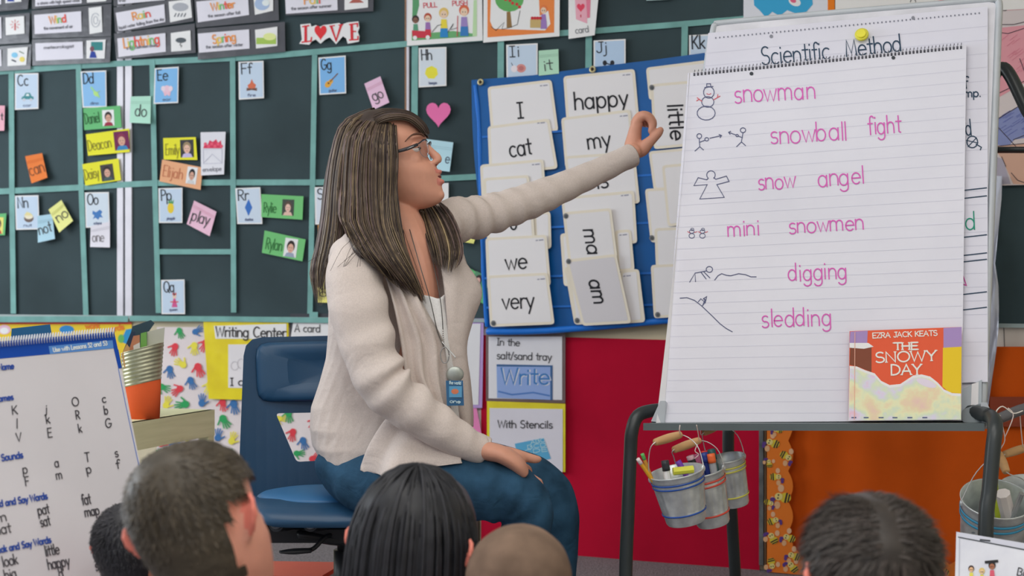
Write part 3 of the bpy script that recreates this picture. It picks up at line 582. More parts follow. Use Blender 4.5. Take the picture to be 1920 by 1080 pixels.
d.line([(810, 60), (820, 48), (828, 46)], 1, BLK, 5); d.line([(840, 60), (850, 44), (845, 56), (857, 52)], 1, BLK, 5); d.line([(857, 68), (858, 30)], 1.5, (190, 80, 90), 6); d.build('picture', cd.o)
d = cd.draw(); d.text('PULL', (794, 15), (819, 13), 9, (200, 90, 100), 1.6); d.text('PUSH', (848, 11), (876, 10), 9, (200, 90, 100), 1.6); d.build('lettering', cd.o)
cd = Card('poster', 'orange poster of an apple tree with a child and basket', 'poster', [(907, -80), (1050, -84), (1049, 68), (906, 80)], (228, 224, 228), BO+.002, .002)
d = cd.draw(); d.poly([(914, -70), (1040, -74), (1039, 61), (914, 70)], (232, 130, 70), 0); d.poly([(922, -60), (1008, -60), (1012, 30), (1028, 20), (1032, 45), (1022, 57), (925, 54), (919, 40)], (228, 226, 224), 1)
d.oval(955, -2, 27, 24, (95, 165, 95), 2); d.poly([(950, 22), (957, 22), (960, 52), (950, 52)], (140, 110, 70), 2); [d.oval(935+(i*13) % 44, -8+(i*7) % 26, 3, 3, (190, 60, 60), 3) for i in range(7)]
d.line([(921, 50), (930, 57), (945, 42), (941, 55), (955, 52), (970, 46), (975, 20)], 1, BLK, 3); kidfig(d, 1019, 30, (215, 120, 70), (150, 120, 180), (150, 120, 180), .8); d.rect(994, 36, 1014, 52, (190, 165, 110), 5); [d.oval(998+i*5, 34, 3, 3, (190, 50, 60), 6) for i in range(4)]
d.build('picture', cd.o)
cd = Card('picture_card', 'white card with a pink valentine, hanging over the tape', 'card', [(1066, -40), (1126, -44), (1115, 66), (1066, 73)], (222, 224, 234), BO+.004, .01)
d = cd.draw(); d.poly([(1077, -20), (1098, -16), (1101, 44), (1080, 36)], (240, 165, 180)); d.poly([(1098, -16), (1108, -20), (1106, 33), (1101, 34)], (215, 120, 145)); d.poly(heart(1089, 15, 15, 16), (215, 70, 95), 2); d.line([(1089, 28), (1089, 32)], 2, (190, 60, 80)); d.build('picture', cd.o)
d = cd.draw(); d.text('card', (1079, 63), (1104, 60), 12, (110, 112, 120), 1.3); d.build('lettering', cd.o)
Card('picture_card', 'card sliver at the top edge right of the valentine card', 'card', [(1211, -40), (1260, -42), (1258, -1), (1212, 1)], (190, 215, 215), BO+.003)
cd = Card('poster', 'white sheet with a bright blue shape, above the whiteboard', 'poster', [(1394, -70), (1552, -78), (1552, 30), (1394, 38)], (212, 214, 230), BO+.003)
d = cd.draw(); d.poly([(1412, -20), (1520, -30), (1524, 8), (1512, 22), (1494, 26), (1476, 19), (1462, 30), (1448, 22), (1436, 33), (1425, 20), (1414, 10)], (60, 160, 205)); d.oval(1490, 3, 12, 8, (225, 228, 235), 2, 25); d.oval(1487, 1, 6, 4, (215, 100, 130), 3, 25); d.build('picture', cd.o)
Card('border_strip', 'narrow orange paper strip above the whiteboard', 'paper strip', [(1552, -78), (1565, -79), (1565, 26), (1552, 28)], (232, 120, 30), BO+.004)
cd = Card('poster', 'cream child drawing sheet above the whiteboard', 'poster', [(1566, -80), (1960, -120), (1960, 15), (1566, 35)], (225, 220, 218), BO+.003)
d = cd.draw(); d.line(A(1712, 4, 5, 6, 180, 360), 1.2, BLK); d.line([(1750, 5), (1775, -3), (1800, 2)], 2, (225, 140, 150)); d.build('picture', cd.o)
# ---------------------------------------------------------------- child's mural behind the easel
cd = Card('mural', 'large crayon-coloured mural in pink and blue behind the easel', 'mural', [(1800, -90), (1990, -110), (1990, 345), (1800, 350)], (205, 195, 195), BO+.001)
d = cd.draw(); d.poly([(1800, 60), (1990, 40), (1990, 140), (1930, 150), (1868, 185), (1800, 200)], (215, 150, 160), 0); d.poly([(1862, 5), (1990, -20), (1990, 14), (1880, 20), (1862, 22)], (228, 150, 160), 0); d.poly([(1868, -10), (1925, -20), (1925, 2), (1880, 4)], (80, 125, 90), 1)
d.poly([(1862, 215), (1872, 222), (1925, 190), (1990, 170), (1990, 245), (1902, 262), (1890, 275), (1862, 270)], (130, 140, 185), 0); d.poly([(1862, 275), (1990, 262), (1990, 350), (1900, 345), (1880, 300)], (205, 165, 145), 0); d.poly([(1855, 290), (1880, 298), (1895, 345), (1855, 345)], (170, 165, 180), 1)
for ln in ([(1868, 18), (1885, 20), (1905, 8), (1990, -15)], [(1868, 46), (1900, 46), (1990, 25)], [(1868, 60), (1890, 63), (1990, 30)], [(1872, 175), (1925, 150), (1990, 130)], [(1864, 232), (1872, 222), (1925, 190), (1990, 170)], [(1868, 235), (1905, 275)], [(1900, 262), (1925, 252)], [(1912, 110), (1925, 145)], [(1860, 275), (1990, 262)], [(1878, 294), (1886, 312)], [(1896, 324), (1908, 338), (1925, 344)]): d.line(ln, 1.3, (70, 60, 70), 3)
for i in range(26):
    x = 1868+random.random()*60; y = 68+random.random()*80; d.line([(x, y+6), (x+14, y-5)], .8, (205, 120, 140), 2)
    x = 1868+random.random()*60; y = 215+random.random()*40; d.line([(x, y+2), (x+16, y-8)], .8, (95, 105, 170), 2)
d.build('picture', cd.o)
cd = Card('chart_paper', 'cream ruled chart paper at the right picture edge', 'chart', [(1846, 352), (1990, 340), (1990, 748), (1846, 742)], (206, 198, 190), .006)
d = cd.draw(); 
for ln in ([(1884, 400), (1990, 388)], [(1876, 445), (1990, 434)], [(1860, 601), (1990, 594)], [(1858, 610), (1990, 603)]): d.line(ln, 1.4, (80, 76, 78))
d.line([(1882, 612), (1887, 743)], 1.4, (80, 76, 78)); d.line([(1913, 450), (1922, 448), (1922, 462), (1912, 463)], 1.2, BLK); d.line([(1915, 468), (1915, 490), (1925, 490)], 1.2, BLK); d.build('lettering', cd.o)
wv = []; Fc = []; px = [(1843, 1879), (1848, 1878), (1850, 1874), (1852, 1870), (1856, 1866), (1855, 1872), (1852, 1873), (1849, 1872), (1846, 1868), (1840, 1862), (1838, 1856), (1832, 1850)]
for i, (a, b) in enumerate(px):
    y = 330+i*41
    for k in range(5): wv.append(WALL.pt(a+(b-a)*k/4, y, .035+.012*math.sin(i*1.7+k*2)))
for i in range(len(px)-1):
    for k in range(4): q = i*5+k; Fc.append((q, q+1, q+6, q+5))
mesh('plastic_sheet', wv, Fc, M((200, 205, 235), 'laminate'), None, smooth=True, label='crumpled translucent plastic sheet hanging right of the whiteboard', cat='plastic sheet')
# ---------------------------------------------------------------- blue pocket chart
q = [(884, 150), (1400, 88), (1400, 600), (914, 628)]
BLU = (14, 86, 152)
OC = .034
rows = []
outl = [(884, 150), (1000, 141), (1110, 126), (1220, 113), (1400, 88)]
botl = [(914, 628), (1000, 627), (1110, 620), (1220, 610), (1400, 592)]
V = []; Fc = []; nx, ny = 40, 30
for o in (0, -.002):
    for j in range(ny+1):
        for i in range(nx+1):
            u, v = i/nx, j/ny; k = min(int(u*4), 3); f = u*4-k
            tx = outl[k][0]+(outl[k+1][0]-outl[k][0])*f; ty = outl[k][1]+(outl[k+1][1]-outl[k][1])*f; bx = botl[k][0]+(botl[k+1][0]-botl[k][0])*f; by = botl[k][1]+(botl[k+1][1]-botl[k][1])*f
            bow = -4*math.sin(v*math.pi*2) if u < .05 else 0
            V.append(WALL.pt(tx+(bx-tx)*v**1.0+bow*(1-u*20 if u < .05 else 0), ty+(by-ty)*v, OC+.004*math.sin(u*9+v*3)*math.sin(v*3)+o))
n = (nx+1)*(ny+1)
for j in range(ny):
    for i in range(nx):
        a = j*(nx+1)+i; Fc.append((a, a+nx+1, a+nx+2, a+1)); Fc.append((n+a, n+a+1, n+a+nx+2, n+a+nx+1))
pc = mesh('pocket_chart', V, Fc, M(BLU, 'vinyl'), smooth=True, label='blue vinyl pocket chart full of white word cards', cat='pocket chart')
mesh('piping', *tube([(WALL.pt(x, y-6, OC+.01), .011, .008) for x, y in botl], 10, 5), M((25, 105, 195), 'vinyl'), pc, smooth=True)
lp = [(889, 160), (896, 230), (899, 330), (902, 430), (905, 520), (911, 612)]
mesh('side_hem', *tube([(WALL.pt(x+2, y, OC+.004), .007, .003) for x, y in lp], 8, 6, wr=lambda s, t: 1+.12*math.sin(s*150)), M((22, 110, 205), 'vinyl'), pc, smooth=True)
for x, y in ((901, 154), (1111, 130)):
    rr = MB(); c = WALL.pt(x, y, OC+.009); R = []
    for i in range(21):
        a = 2*math.pi*i/20; m0 = c+U*math.cos(a)*.0085+Vector((0, 0, math.sin(a)*.0085)); dr = U*math.cos(a)+Vector((0, 0, math.sin(a)))
        R.append([m0+dr*.0035*math.cos(b)+NW*.003*math.sin(b) for b in [k*math.pi/4 for k in range(8)]])
    mesh('grommet', *loft(R), M((190, 180, 140), 'metal'), pc, smooth=True)
    mesh('grommet_hole', *ell(c-NW*.001, .006, .002, .006, 10, 6), M((60, 50, 40)), pc)
# clear pocket strips
for k, yy in enumerate((255, 345, 430, 520, 575)):
    a = (904-(k > 3)*-6, yy); pts = [(a[0], yy), (1255, yy-26+k*5), (1255, yy+4-26+k*5), (a[0], yy+4)]
    Card('pocket_strip', None, None, pts, (30, 105, 190), OC+.006, kind='vinyl', parent=pc, th=.0006)
def wcard(q, label, off, txt=None, p0=None, p1=None, h=0, w=3.2, c=(222, 220, 222), up=None, lift=.0012, code=None, hole=None, grey=None, bot=(196, 194, 196)):
    cd = Card('word_card', label, 'word card', q, (222, 214, 198), OC+.004+off, lift, rad=7, th=.0012, group=None)
    d = cd.draw(); cx = sum(p[0] for p in q)/4; cy = sum(p[1] for p in q)/4; hw = abs(q[1][0]-q[0][0])/2; hh = abs(q[3][1]-q[0][1])/2
    inn = Card.roundq([(cx+(p[0]-cx)*(1-5/hw), cy+(p[1]-cy)*(1-5/hh)) for p in q], 4); d.poly(inn, c, 0); d.build('face', cd.o)
    d = cd.draw()
    if txt: d.text(txt, p0, p1, h, (35, 36, 42), w, up=up)
    if code: x, y = code; d.line([(x, y), (x+3, y-.5)], 2, (150, 150, 165)); d.line([(x+6, y-.6), (x+13, y-1.4)], 2.2, (150, 150, 165))
    d.build('lettering', cd.o)
    if hole: d = cd.draw(); d.oval(hole[0], hole[1], 4.8, 5.2, (120, 120, 122), 4); d.oval(hole[0]+.6, hole[1]+.6, 3, 3.2, (80, 84, 88), 5); d.build('punched_hole', cd.o)
    return cd
R_ = (1, -.04)
wcard([(914, 163), (1034, 149), (1047, 246), (922, 262)], 'word card I, top left in the blue chart', 0, 'I', (969, 222), (981, 221), 29, code=(1013, 161))
wcard([(914, 237), (1030, 222), (1046, 316), (918, 330)], 'word card cat, second in the left column', .004, 'cat', (956, 295), (997, 289), 32, code=(1008, 231))
wcard([(900, 309), (1019, 298), (1026, 400), (905, 412)], 'blank-looking card under cat, upper edge above the sleeve', .008, code=(998, 309))
wcard([(906, 334), (992, 328), (998, 430), (910, 436)], 'card just above the sleeve, overlapping the one under cat', .012)
wcard([(1000, 398), (1032, 396), (1034, 466), (1004, 470)], 'narrow card end right below the sleeve in the left column', .010)
wcard([(912, 404), (1000, 399), (1004, 470), (914, 474)], 'card partly hidden under the sleeve, left column, letter o', .014, 'o', (957, 431), (968, 430), 26)
wcard([(910, 446), (1025, 440), (1033, 536), (914, 545)], 'word card we, left column', .018, 'we', (948, 506), (988, 503), 31, code=(1005, 451))
wcard([(913, 517), (1027, 511), (1040, 608), (919, 613)], 'word card very, bottom of the left column', .022, 'very', (942, 580), (1000, 577), 31, w=3, code=(1008, 524), hole=(925, 606))
wcard([(1056, 143), (1190, 129), (1200, 240), (1064, 252)], 'word card happy, top of the middle column', 0, 'happy', (1077, 206), (1176, 198), 33, w=3.4, code=(1168, 141))
wcard([(1052, 221), (1182, 205), (1190, 300), (1060, 316)], 'word card my, second in the middle column', .004, 'my', (1102, 280), (1144, 274), 31, code=(1163, 218))
wcard([(1058, 293), (1190, 284), (1200, 381), (1070, 388)], 'word card ending in s, its left half behind the sleeve', .008, 'is', (1119, 354), (1140, 351), 32)
wcard([(1052, 370), (1189, 357), (1195, 456), (1062, 462)], 'blank card behind the ma card, middle column', .012, code=(1165, 367))
wcard([(1050, 438), (1080, 436), (1090, 535), (1057, 537)], 'card sliver left of the ma card', .015, hole=None)
wcard([(1152, 432), (1183, 430), (1190, 508), (1158, 510)], 'small card end right of the ma card', .015, code=(1162, 441))
wcard([(1055, 398), (1146, 390), (1160, 500), (1068, 508)], 'sideways word card reading ma', .022, 'ma', (1093, 430), (1102, 477), 28, w=3.4, up=R_, c=(218, 216, 218), hole=(1061, 405))
wcard([(1163, 507), (1198, 504), (1210, 604), (1150, 608)], 'card end with a number, bottom right of the am card', .018, code=(1169, 518))
wcard([(1058, 500), (1082, 500), (1130, 606), (1077, 609)], 'card corner with a punched hole, bottom left of the am card', .020, hole=(1082, 601))
wcard([(1060, 487), (1155, 476), (1184, 606), (1092, 611)], 'sideways greyish word card reading am', .030, 'am', (1103, 525), (1114, 569), 28, w=3.6, up=R_, c=(205, 202, 206), hole=(1066, 490))
wcard([(1211, 127), (1330, 112), (1334, 175), (1217, 188)], 'card behind the sideways little card, top right', 0)
wcard([(1220, 158), (1332, 148), (1334, 270), (1226, 280)], 'sideways word card reading little', .006, 'little', (1251, 196), (1258, 262), 29, w=3.6, up=(1, -.05), hole=(1222, 164))
wcard([(1216, 284), (1330, 273), (1332, 350), (1226, 358)], 'blank card right of the raised hand, below little', .010)
wcard([(1209, 354), (1300, 350), (1302, 448), (1220, 455)], 'blank card with a punched hole, right column', .012, hole=(1222, 446))
wcard([(1241, 310), (1330, 302), (1332, 415), (1252, 425)], 'tall sideways card by the snow angel drawing', .018, 'i', (1277, 352), (1277, 356), 10)
wcard([(1227, 428), (1330, 424), (1332, 500), (1230, 505)], 'blank card in the right column, second from the bottom', .020)
wcard([(1220, 497), (1330, 492), (1332, 590), (1226, 597)], 'blank card with a punched hole, bottom right of the chart', .024, hole=(1233, 590))
# ---------------------------------------------------------------- banner, hand-print cloth, posters under the board
cd = Card('banner', 'yellow and red banner strip below the chalkboard at the left', 'banner', [(-60, 604), (247, 604), (247, 690), (-60, 690)], (232, 190, 50), .004)
d = cd.draw(); d.rect(-60, 604, 247, 608, (215, 75, 70), 1); d.oval(8, 618, 12, 9, (225, 180, 200), 1); d.oval(8, 620, 8, 6, (225, 225, 230), 2); d.oval(125, 618, 14, 8, (50, 130, 190), 1, 0, 11); d.poly([(226, 640), (236, 618), (247, 616), (247, 650)], (50, 140, 190), 1)
d.text('work', (160, 616), (186, 615), 9, (225, 120, 50), 2.5); d.text('words', (200, 624), (232, 617), 10, (225, 120, 50), 2.5); d.oval(227, 635, 6, 8, (100, 170, 90), 2); d.build('picture', cd.o)
def cloth(name, label, cat, q, c, off, amp, fx, nx=60, ny=14, kind='fabric', fn=None):
    V = []; Fc = []
    for j in range(ny+1):
        for i in range(nx+1):
            u, v = i/nx, j/ny; x = (q[0][0]*(1-u)+q[1][0]*u)*(1-v)+(q[3][0]*(1-u)+q[2][0]*u)*v; y = (q[0][1]*(1-u)+q[1][1]*u)*(1-v)+(q[3][1]*(1-u)+q[2][1]*u)*v
            V.append(WALL.pt(x, y, off+(fn(u, v) if fn else amp*math.sin(u*fx+v*2)*math.sin(u*fx*.43+1))))
    for j in range(ny):
        for i in range(nx): a = j*(nx+1)+i; Fc.append((a, a+nx+1, a+nx+2, a+1))
    return mesh(name, V, Fc, M(c, kind), smooth=True, label=label, cat=cat)
hc = cloth('wall_cloth', 'white wall cloth printed with coloured hand prints', 'cloth', [(294, 613), (920, 616), (920, 872), (294, 878)], (214, 204, 204), .006, .0015, 22)
HC = [(60, 110, 165), (215, 65, 75), (50, 155, 90), (228, 212, 75)]
def handprint(d, x, y, r, ang, c):
    a = math.radians(ang)
    def T(u, v): return (x+(u*math.cos(a)-v*math.sin(a))*r, y+(u*math.sin(a)+v*math.cos(a))*r)
    d.poly([T(1.0*math.cos(t)*.95, 1.05*math.sin(t)) for t in [i*math.pi/6 for i in range(12)]], c, 1)
    for k, f in enumerate((-.85, -.3, .25, .8)):
        l = (2.3, 2.7, 2.7, 2.2)[k]; d.line([T(f*.7, -.9), T(f*1.25, -l)], r*.34, c, 1)
    d.line([T(.85, .1), T(1.9, -.7)], r*.4, c, 1)
HP = [(336, 620, 7, 160, 2), (366, 622, 7, 60, 0), (328, 650, 8, 195, 1), (364, 648, 8, 180, 3), (385, 643, 8, 200, 1), (318, 692, 8, 170, 0), (343, 684, 8, -60, 3), (371, 688, 9, 160, 1), (357, 713, 8, 160, 0), (337, 729, 8, -125, 1), (302, 725, 8, 110, 2), (347, 758, 9, -100, 2), (378, 756, 8, 5, 0), (311, 760, 8, 20, 3), (392, 722, 8, 190, 3),
      (417, 754, 8, 170, 1), (438, 757, 9, 170, 0), (418, 785, 9, 150, 2), (408, 821, 8, 10, 0), (434, 827, 8, 20, 3), (420, 850, 8, 90, 2), (322, 830, 8, 120, 0), (302, 832, 8, 30, 1), (350, 822, 8, 10, 3), (375, 838, 8, 70, 1), (541, 775, 8, 175, 2), (522, 785, 7, 90, 3), (549, 810, 8, 190, 1), (568, 826, 8, 165, 0), (590, 790, 8, 200, 1), (556, 850, 7, 90, 2), (585, 860, 7, 60, 1), (600, 830, 8, 30, 3),
      (640, 800, 8, 30, 0), (660, 850, 8, 80, 2), (880, 850, 8, 10, 0), (300, 858, 7, 0, 2)]
for h in HP:
    d = Draw(lambda x, y, o: WALL.pt(x, y, .0095+o)); handprint(d, h[0], h[1], h[2]*.82, h[3], HC[h[4]]); d.build('hand_print', hc)
Card('border_strip', 'yellow paper edging below the hand print cloth', 'paper strip', [(294, 866), (460, 855), (460, 890), (294, 895)], (228, 200, 40), .010)
wp = Card('poster', 'yellow Writing Center poster behind the blue chair', 'poster', [(381, 601), (541, 599), (541, 752), (391, 748)], (226, 200, 35), .018, kind='laminate')
Card('title_strip', None, None, [(401, 611), (537, 607), (537, 636), (404, 635)], (224, 222, 226), .0195, parent=wp.o)
Card('picture_panel', None, None, [(428, 646), (540, 645), (540, 729), (428, 727)], (218, 214, 216), .0195, parent=wp.o)
d = Draw(lambda x, y, o: WALL.pt(x, y, .0198+o)); d.text('Writing Center', (404, 631), (535, 633), 19, (50, 48, 50), 2.3); d.text('I can', (431, 723), (480, 722), 14, (50, 48, 50), 2); d.build('lettering', wp.o)
d = Draw(lambda x, y, o: WALL.pt(x, y, .0198+o)); d.line(A(440, 686, 7, 8, 0, 330), .8, (170, 165, 170)); d.line(A(452, 682, 7, 9, 90, 400), .8, (170, 165, 170)); d.build('picture', wp.o)
cp = Card('poster', 'dark poster with an A card title strip above the chair back', 'poster', [(544, 588), (690, 588), (690, 760), (544, 760)], (66, 68, 74), .014)
Card('title_strip', None, None, [(550, 602), (690, 606), (690, 634), (545, 633)], (224, 222, 228), .0155, parent=cp.o)
d = Draw(lambda x, y, o: WALL.pt(x, y, .0158+o)); d.text('A card', (552, 622), (600, 623), 14, (70, 70, 74), 1.7); d.build('lettering', cp.o)
pp = Card('poster', 'white sheet with a violet border beside the jacket front', 'poster', [(850, 598), (907, 597), (904, 765), (850, 765)], (178, 150, 205), .018)
Card('page', None, None, [(850, 607), (901, 607), (897, 759), (850, 759)], (218, 218, 232), .0195, parent=pp.o)
Card('poster', 'bright pink sheet corner above the far thigh', 'poster', [(850, 750), (893, 762), (903, 814), (860, 830)], (242, 130, 180), .016)
sp = Card('poster', 'brown framed sheet reading In the salt/sand tray', 'poster', [(911, 625), (1060, 625), (1060, 756), (911, 752)], (110, 92, 92), .018, kind='laminate')
Card('page', None, None, [(916, 631), (1054, 631), (1054, 750), (916, 747)], (216, 216, 228), .0195, parent=sp.o)
sf = Draw(lambda x, y, o: WALL.pt(x, y, .0198+o))
sf.text('In the', (931, 647), (974, 649), 13, (60, 60, 66), 1.6); sf.text('salt/sand tray', (931, 673), (1033, 676), 14, (60, 60, 66), 1.6); sf.build('lettering', sp.o)
sf = Draw(lambda x, y, o: WALL.pt(x, y, .0198+o)); sf.poly([(931, 683), (1036, 685), (1036, 750), (932, 746)], (140, 165, 215), 1); sf.poly([(931, 683), (1036, 685), (1036, 688), (931, 687)], (60, 95, 140), 2); sf.poly([(1032, 685), (1036, 685), (1036, 750), (1032, 750)], (60, 95, 140), 2)
sf.text('Write', (941, 721), (1031, 722), 30, (205, 210, 235), 3.4, jit=.02); sf.text('Write', (939, 720), (1029, 721), 30, (65, 120, 180), 3.4, jit=.02); sf.line([(935, 734), (960, 740), (1000, 736), (1030, 742)], 3, (80, 120, 185), 2); sf.build('picture', sp.o)
st = Card('poster', 'yellow framed sheet reading With Stencils', 'poster', [(913, 752), (1060, 757), (1060, 885), (913, 882)], (226, 205, 50), .022, kind='laminate')
Card('page', None, None, [(918, 765), (1055, 767), (1055, 885), (918, 882)], (212, 210, 220), .0235, parent=st.o)
sf = Draw(lambda x, y, o: WALL.pt(x, y, .0238+o)); sf.text('With Stencils', (933, 802), (1035, 803), 14, (55, 55, 60), 1.8); sf.build('lettering', st.o)
sf = Draw(lambda x, y, o: WALL.pt(x, y, .0238+o)); sf.poly([(965, 832), (1019, 821), (1033, 860), (975, 872)], (90, 165, 205), 1); 
for k in range(3): sf.text('ABCDE'[k:k+3], (995-k*6, 833+k*9), (1022+k*2, 828+k*9), 7, (190, 220, 235), 1)
sf.build('picture', st.o)
rc = cloth('wall_cloth', 'crimson felt cloth covering the wall behind the easel', 'cloth', [(902, 628), (1426, 642), (1424, 1070), (902, 1027)], (172, 18, 48), .009, .003, 14, fn=lambda u, v: .004*math.sin(v*9+u*2)*math.sin(v*3)*.5+.0025*math.sin(u*13))
strp = MB(); sa, sb = s_of(1427, 900), s_of(1435, 900)
strp.add(*wallbox(sa, sb, .02, 1.0, 0, .03), M((120, 125, 125), 'metal')); strp.add(*wallbox(sb+.001, sb+.006, .02, 1.0, 0, .02), M((160, 135, 105), 'paintmetal')); strp.build('trim_1', kind='structure')
oc = cloth('wall_cloth', 'orange fabric with soft folds behind the easel legs', 'cloth', [(1438, 650), (1990, 650), (1990, 1130), (1438, 1072)], (200, 84, 22), .02, .01, 30, nx=110, ny=18, fn=lambda u, v: .012*math.sin(u*38+math.sin(v*3)*1.2)*math.exp(-u*3.2)*(1.1-v)+.006*math.sin(u*17+v*2.2))
# scalloped bee border
def bee(d, x, y, r, ang, flip=1):
    a = math.radians(ang)
    def T(u, v): return (x+(u*math.cos(a)-v*math.sin(a))*r, y+(u*math.sin(a)+v*math.cos(a))*r)
    p = T(-.2*flip, -.95); d.oval(*p, r*.34, r*.42, (222, 178, 140), 2); p = T(-.3*flip, .95); d.oval(*p, r*.34, r*.42, (220, 170, 125), 2)
    p = T(.45*flip, 0); d.oval(*p, r*.62, r*.55, (215, 190, 60), 3); d.line([T(.55*flip, -.5), T(.5*flip, .5)], r*.2, (60, 50, 50), 4); d.line([T(.85*flip, -.4), T(.8*flip, .4)], r*.17, (60, 50, 50), 4)
    p = T(-.3*flip, 0); d.oval(*p, r*.44, r*.42, (226, 206, 130), 5); 
    for s in (-1, 1): p = T(-.35*flip, s*.17); d.oval(*p, r*.09, r*.1, (70, 50, 60), 6)
    p = T(-.9*flip, .4); d.oval(*p, r*.3, r*.22, (90, 60, 130), 4); p = T(-.9*flip, .75); d.oval(*p, r*.22, r*.3, (90, 60, 130), 4)
pts = [(1438, 660)]
y = 660; 
pts = [(1438, 640)]
for k in range(7):
    y0 = 655+k*57; pts += [(1478+9*math.sin(math.pi*t/6), y0+57*t/6) for t in range(6)]
pts += [(1492, 1030)]
for k in range(8): x0 = 1500+k*56; pts += [(x0+56*t/6, 1036+k*4.5-10*math.sin(math.pi*t/6)) for t in range(6)]
pts += [(1948, 1120), (1438, 1072)]
bd = cutout('scalloped_border', 'scalloped orange border printed with yellow bees', 'border', pts, (222, 118, 40), .042, .002)
for (x, y, r, a, f) in [(1457, 806, 10, 10, 1), (1447, 830, 14, 20, 1), (1475, 856, 13, 30, -1), (1442, 868, 9, 80, 1), (1456, 894, 12, 0, -1), (1465, 932, 17, 10, 1), (1443, 943, 10, 20, -1), (1451, 976, 12, -20, -1), (1448, 1008, 13, 60, 1), (1478, 1008, 13, 20, 1), (1487, 1042, 13, 20, 1), (1447, 1058, 12, 80, -1), (1485, 1062, 13, 50, 1), (1455, 760, 12, 10, 1), (1465, 700, 12, 40, 1), (1530, 1062, 12, 10, 1), (1600, 1066, 13, 20, 1), (1765, 1072, 14, 20, 1), (1690, 1072, 12, 20, -1)]:
    d = Draw(lambda x, y, o: WALL.pt(x, y, .042+o)); bee(d, x, y, r, a, f); d.build('bee', bd)
Card('wall_panel', 'red-brown wooden panel below the chart paper, right picture edge', 'panel', [(1856, 744), (1990, 744), (1990, 800), (1856, 800)], (140, 62, 38), .045, kind='wood', th=.01)
# ---------------------------------------------------------------- easel
a, b, c = P(1240, 792, 3.30), P(1803, 788, 3.07), P(1290, 137, 3.56)
EP = Pl.three(a, b, c)
ex = (b-a).normalized(); ey = (c-a); ey = (ey-ex*ey.dot(ex)).normalized(); en = EP.n
ES = empty('easel', (1.0, 3.4, 0), 'black tube easel with a silver framed whiteboard and grey tray', 'easel')
def slabq(q, off, th, mat, name, parent, bev=None, **k):
    V = [EP.pt(x, y, off) for x, y in q]+[EP.pt(x, y, off-th) for x, y in q]; n = len(q)
    return mesh(name, V, [tuple(range(n)), tuple(range(2*n-1, n-1, -1))]+[(i, n+i, n+(i+1) % n, (i+1) % n) for i in range(n)], mat, parent, **k)
SILV = M((180, 186, 192), 'paintmetal'); BK = M((46, 52, 54), 'paintmetal')
slabq(Card.roundq([(1334, 48), (1874, 2), (1838, 792), (1236, 792)], 22), -.026, .016, M((205, 205, 212), 'laminate'), 'whiteboard', ES)
fr = [(1262, 700), (1300, 420), (1325, 130), (1337, 62), (1342, 48), (1358, 44), (1500, 31), (1700, 14), (1855, 1), (1868, 1), (1873, 10), (1871, 60), (1862, 300), (1851, 560), (1842, 760), (1836, 782)]
mesh('frame', *tube([(EP.pt(x, y, -.032), .009, .012) for x, y in fr], 10, 4, ref=en), SILV, ES, smooth=True)
slabq([(1803, 730), (1841, 712), (1840, 778), (1803, 784)], -.008, .01, M((150, 160, 168), 'paintmetal'), 'frame_corner', ES)
slabq([(1822, 720), (1835, 716), (1834, 770), (1820, 772)], -.0065, .003, M((205, 205, 208), 'paintmetal'), 'frame_corner', ES)
slabq(Card.roundq([(1803, 768), (1842, 755), (1846, 792), (1803, 792)], 8), .004, .02, M((105, 115, 120), 'plastic'), 'frame_corner', ES)
# tray
ta, tb = EP.pt(1228, 793, -.03), EP.pt(1850, 793, -.03)
td = (tb-ta)/2; tn = Vector((en.x, en.y, 0)).normalized()
mesh('tray', *box_pts((ta+tb)/2+tn*.045, td, tn*.05, Vector((0, 0, .004))), M((96, 106, 108), 'paintmetal'), ES)
mesh('tray_lip', *box_pts((ta+tb)/2+tn*.097, td, tn*.004, Vector((0, 0, .008))), M((88, 98, 100), 'paintmetal'), ES)
for (x, y, sgn) in ((1238, 780, 1), (1850, 785, -1)):
    p = EP.pt(x, y, .01); V = [p+Vector((0, 0, .035)), p-ex*.022*sgn+Vector((0, 0, -.012)), p+ex*.01*sgn+Vector((0, 0, -.016)), p+ex*.012*sgn+Vector((0, 0, .035))]
    mesh('tray_bracket', V+[v-en*.03 for v in V], [(0, 1, 2, 3), (7, 6, 5, 4), (0, 4, 5, 1), (1, 5, 6, 2), (2, 6, 7, 3), (3, 7, 4, 0)], SILV, ES)
rt = .0158
mesh('leg', *tube([(P(1262, 768, 3.40), rt), (P(1222, 770, 3.38), rt), (P(1196, 780, 3.36), rt), (P(1185, 808, 3.35), rt), (P(1182, 850, 3.35), rt), (P(1178, 950, 3.34), rt), (P(1173, 1090, 3.33), rt), (Vector((.268, 3.32, .02)), rt)], 12, 4), BK, ES, smooth=True)
mesh('leg', *tube([(P(1366, 800, 3.75), rt), (P(1366, 860, 3.76), rt), (P(1373, 980, 3.8), rt), (P(1379, 1090, 3.84), rt), (Vector((.61, 3.88, .02)), rt)], 12, 4), BK, ES, smooth=True)
mesh('leg', *tube([(P(1800, 770, 3.12), rt), (P(1840, 775, 3.05), rt), (P(1862, 785, 2.99), rt), (P(1866, 805, 2.96), rt), (P(1862, 840, 2.95), rt), (P(1855, 920, 2.94), rt), (P(1848, 1000, 2.93), rt), (Vector((.97, 2.92, .02)), rt)], 12, 4), BK, ES, smooth=True)
mesh('crossbar', *tube([(P(1230, 772, 3.42), .012), (P(1500, 776, 3.33), .012), (P(1850, 782, 3.14), .012)], 10, 3), BK, ES, smooth=True)
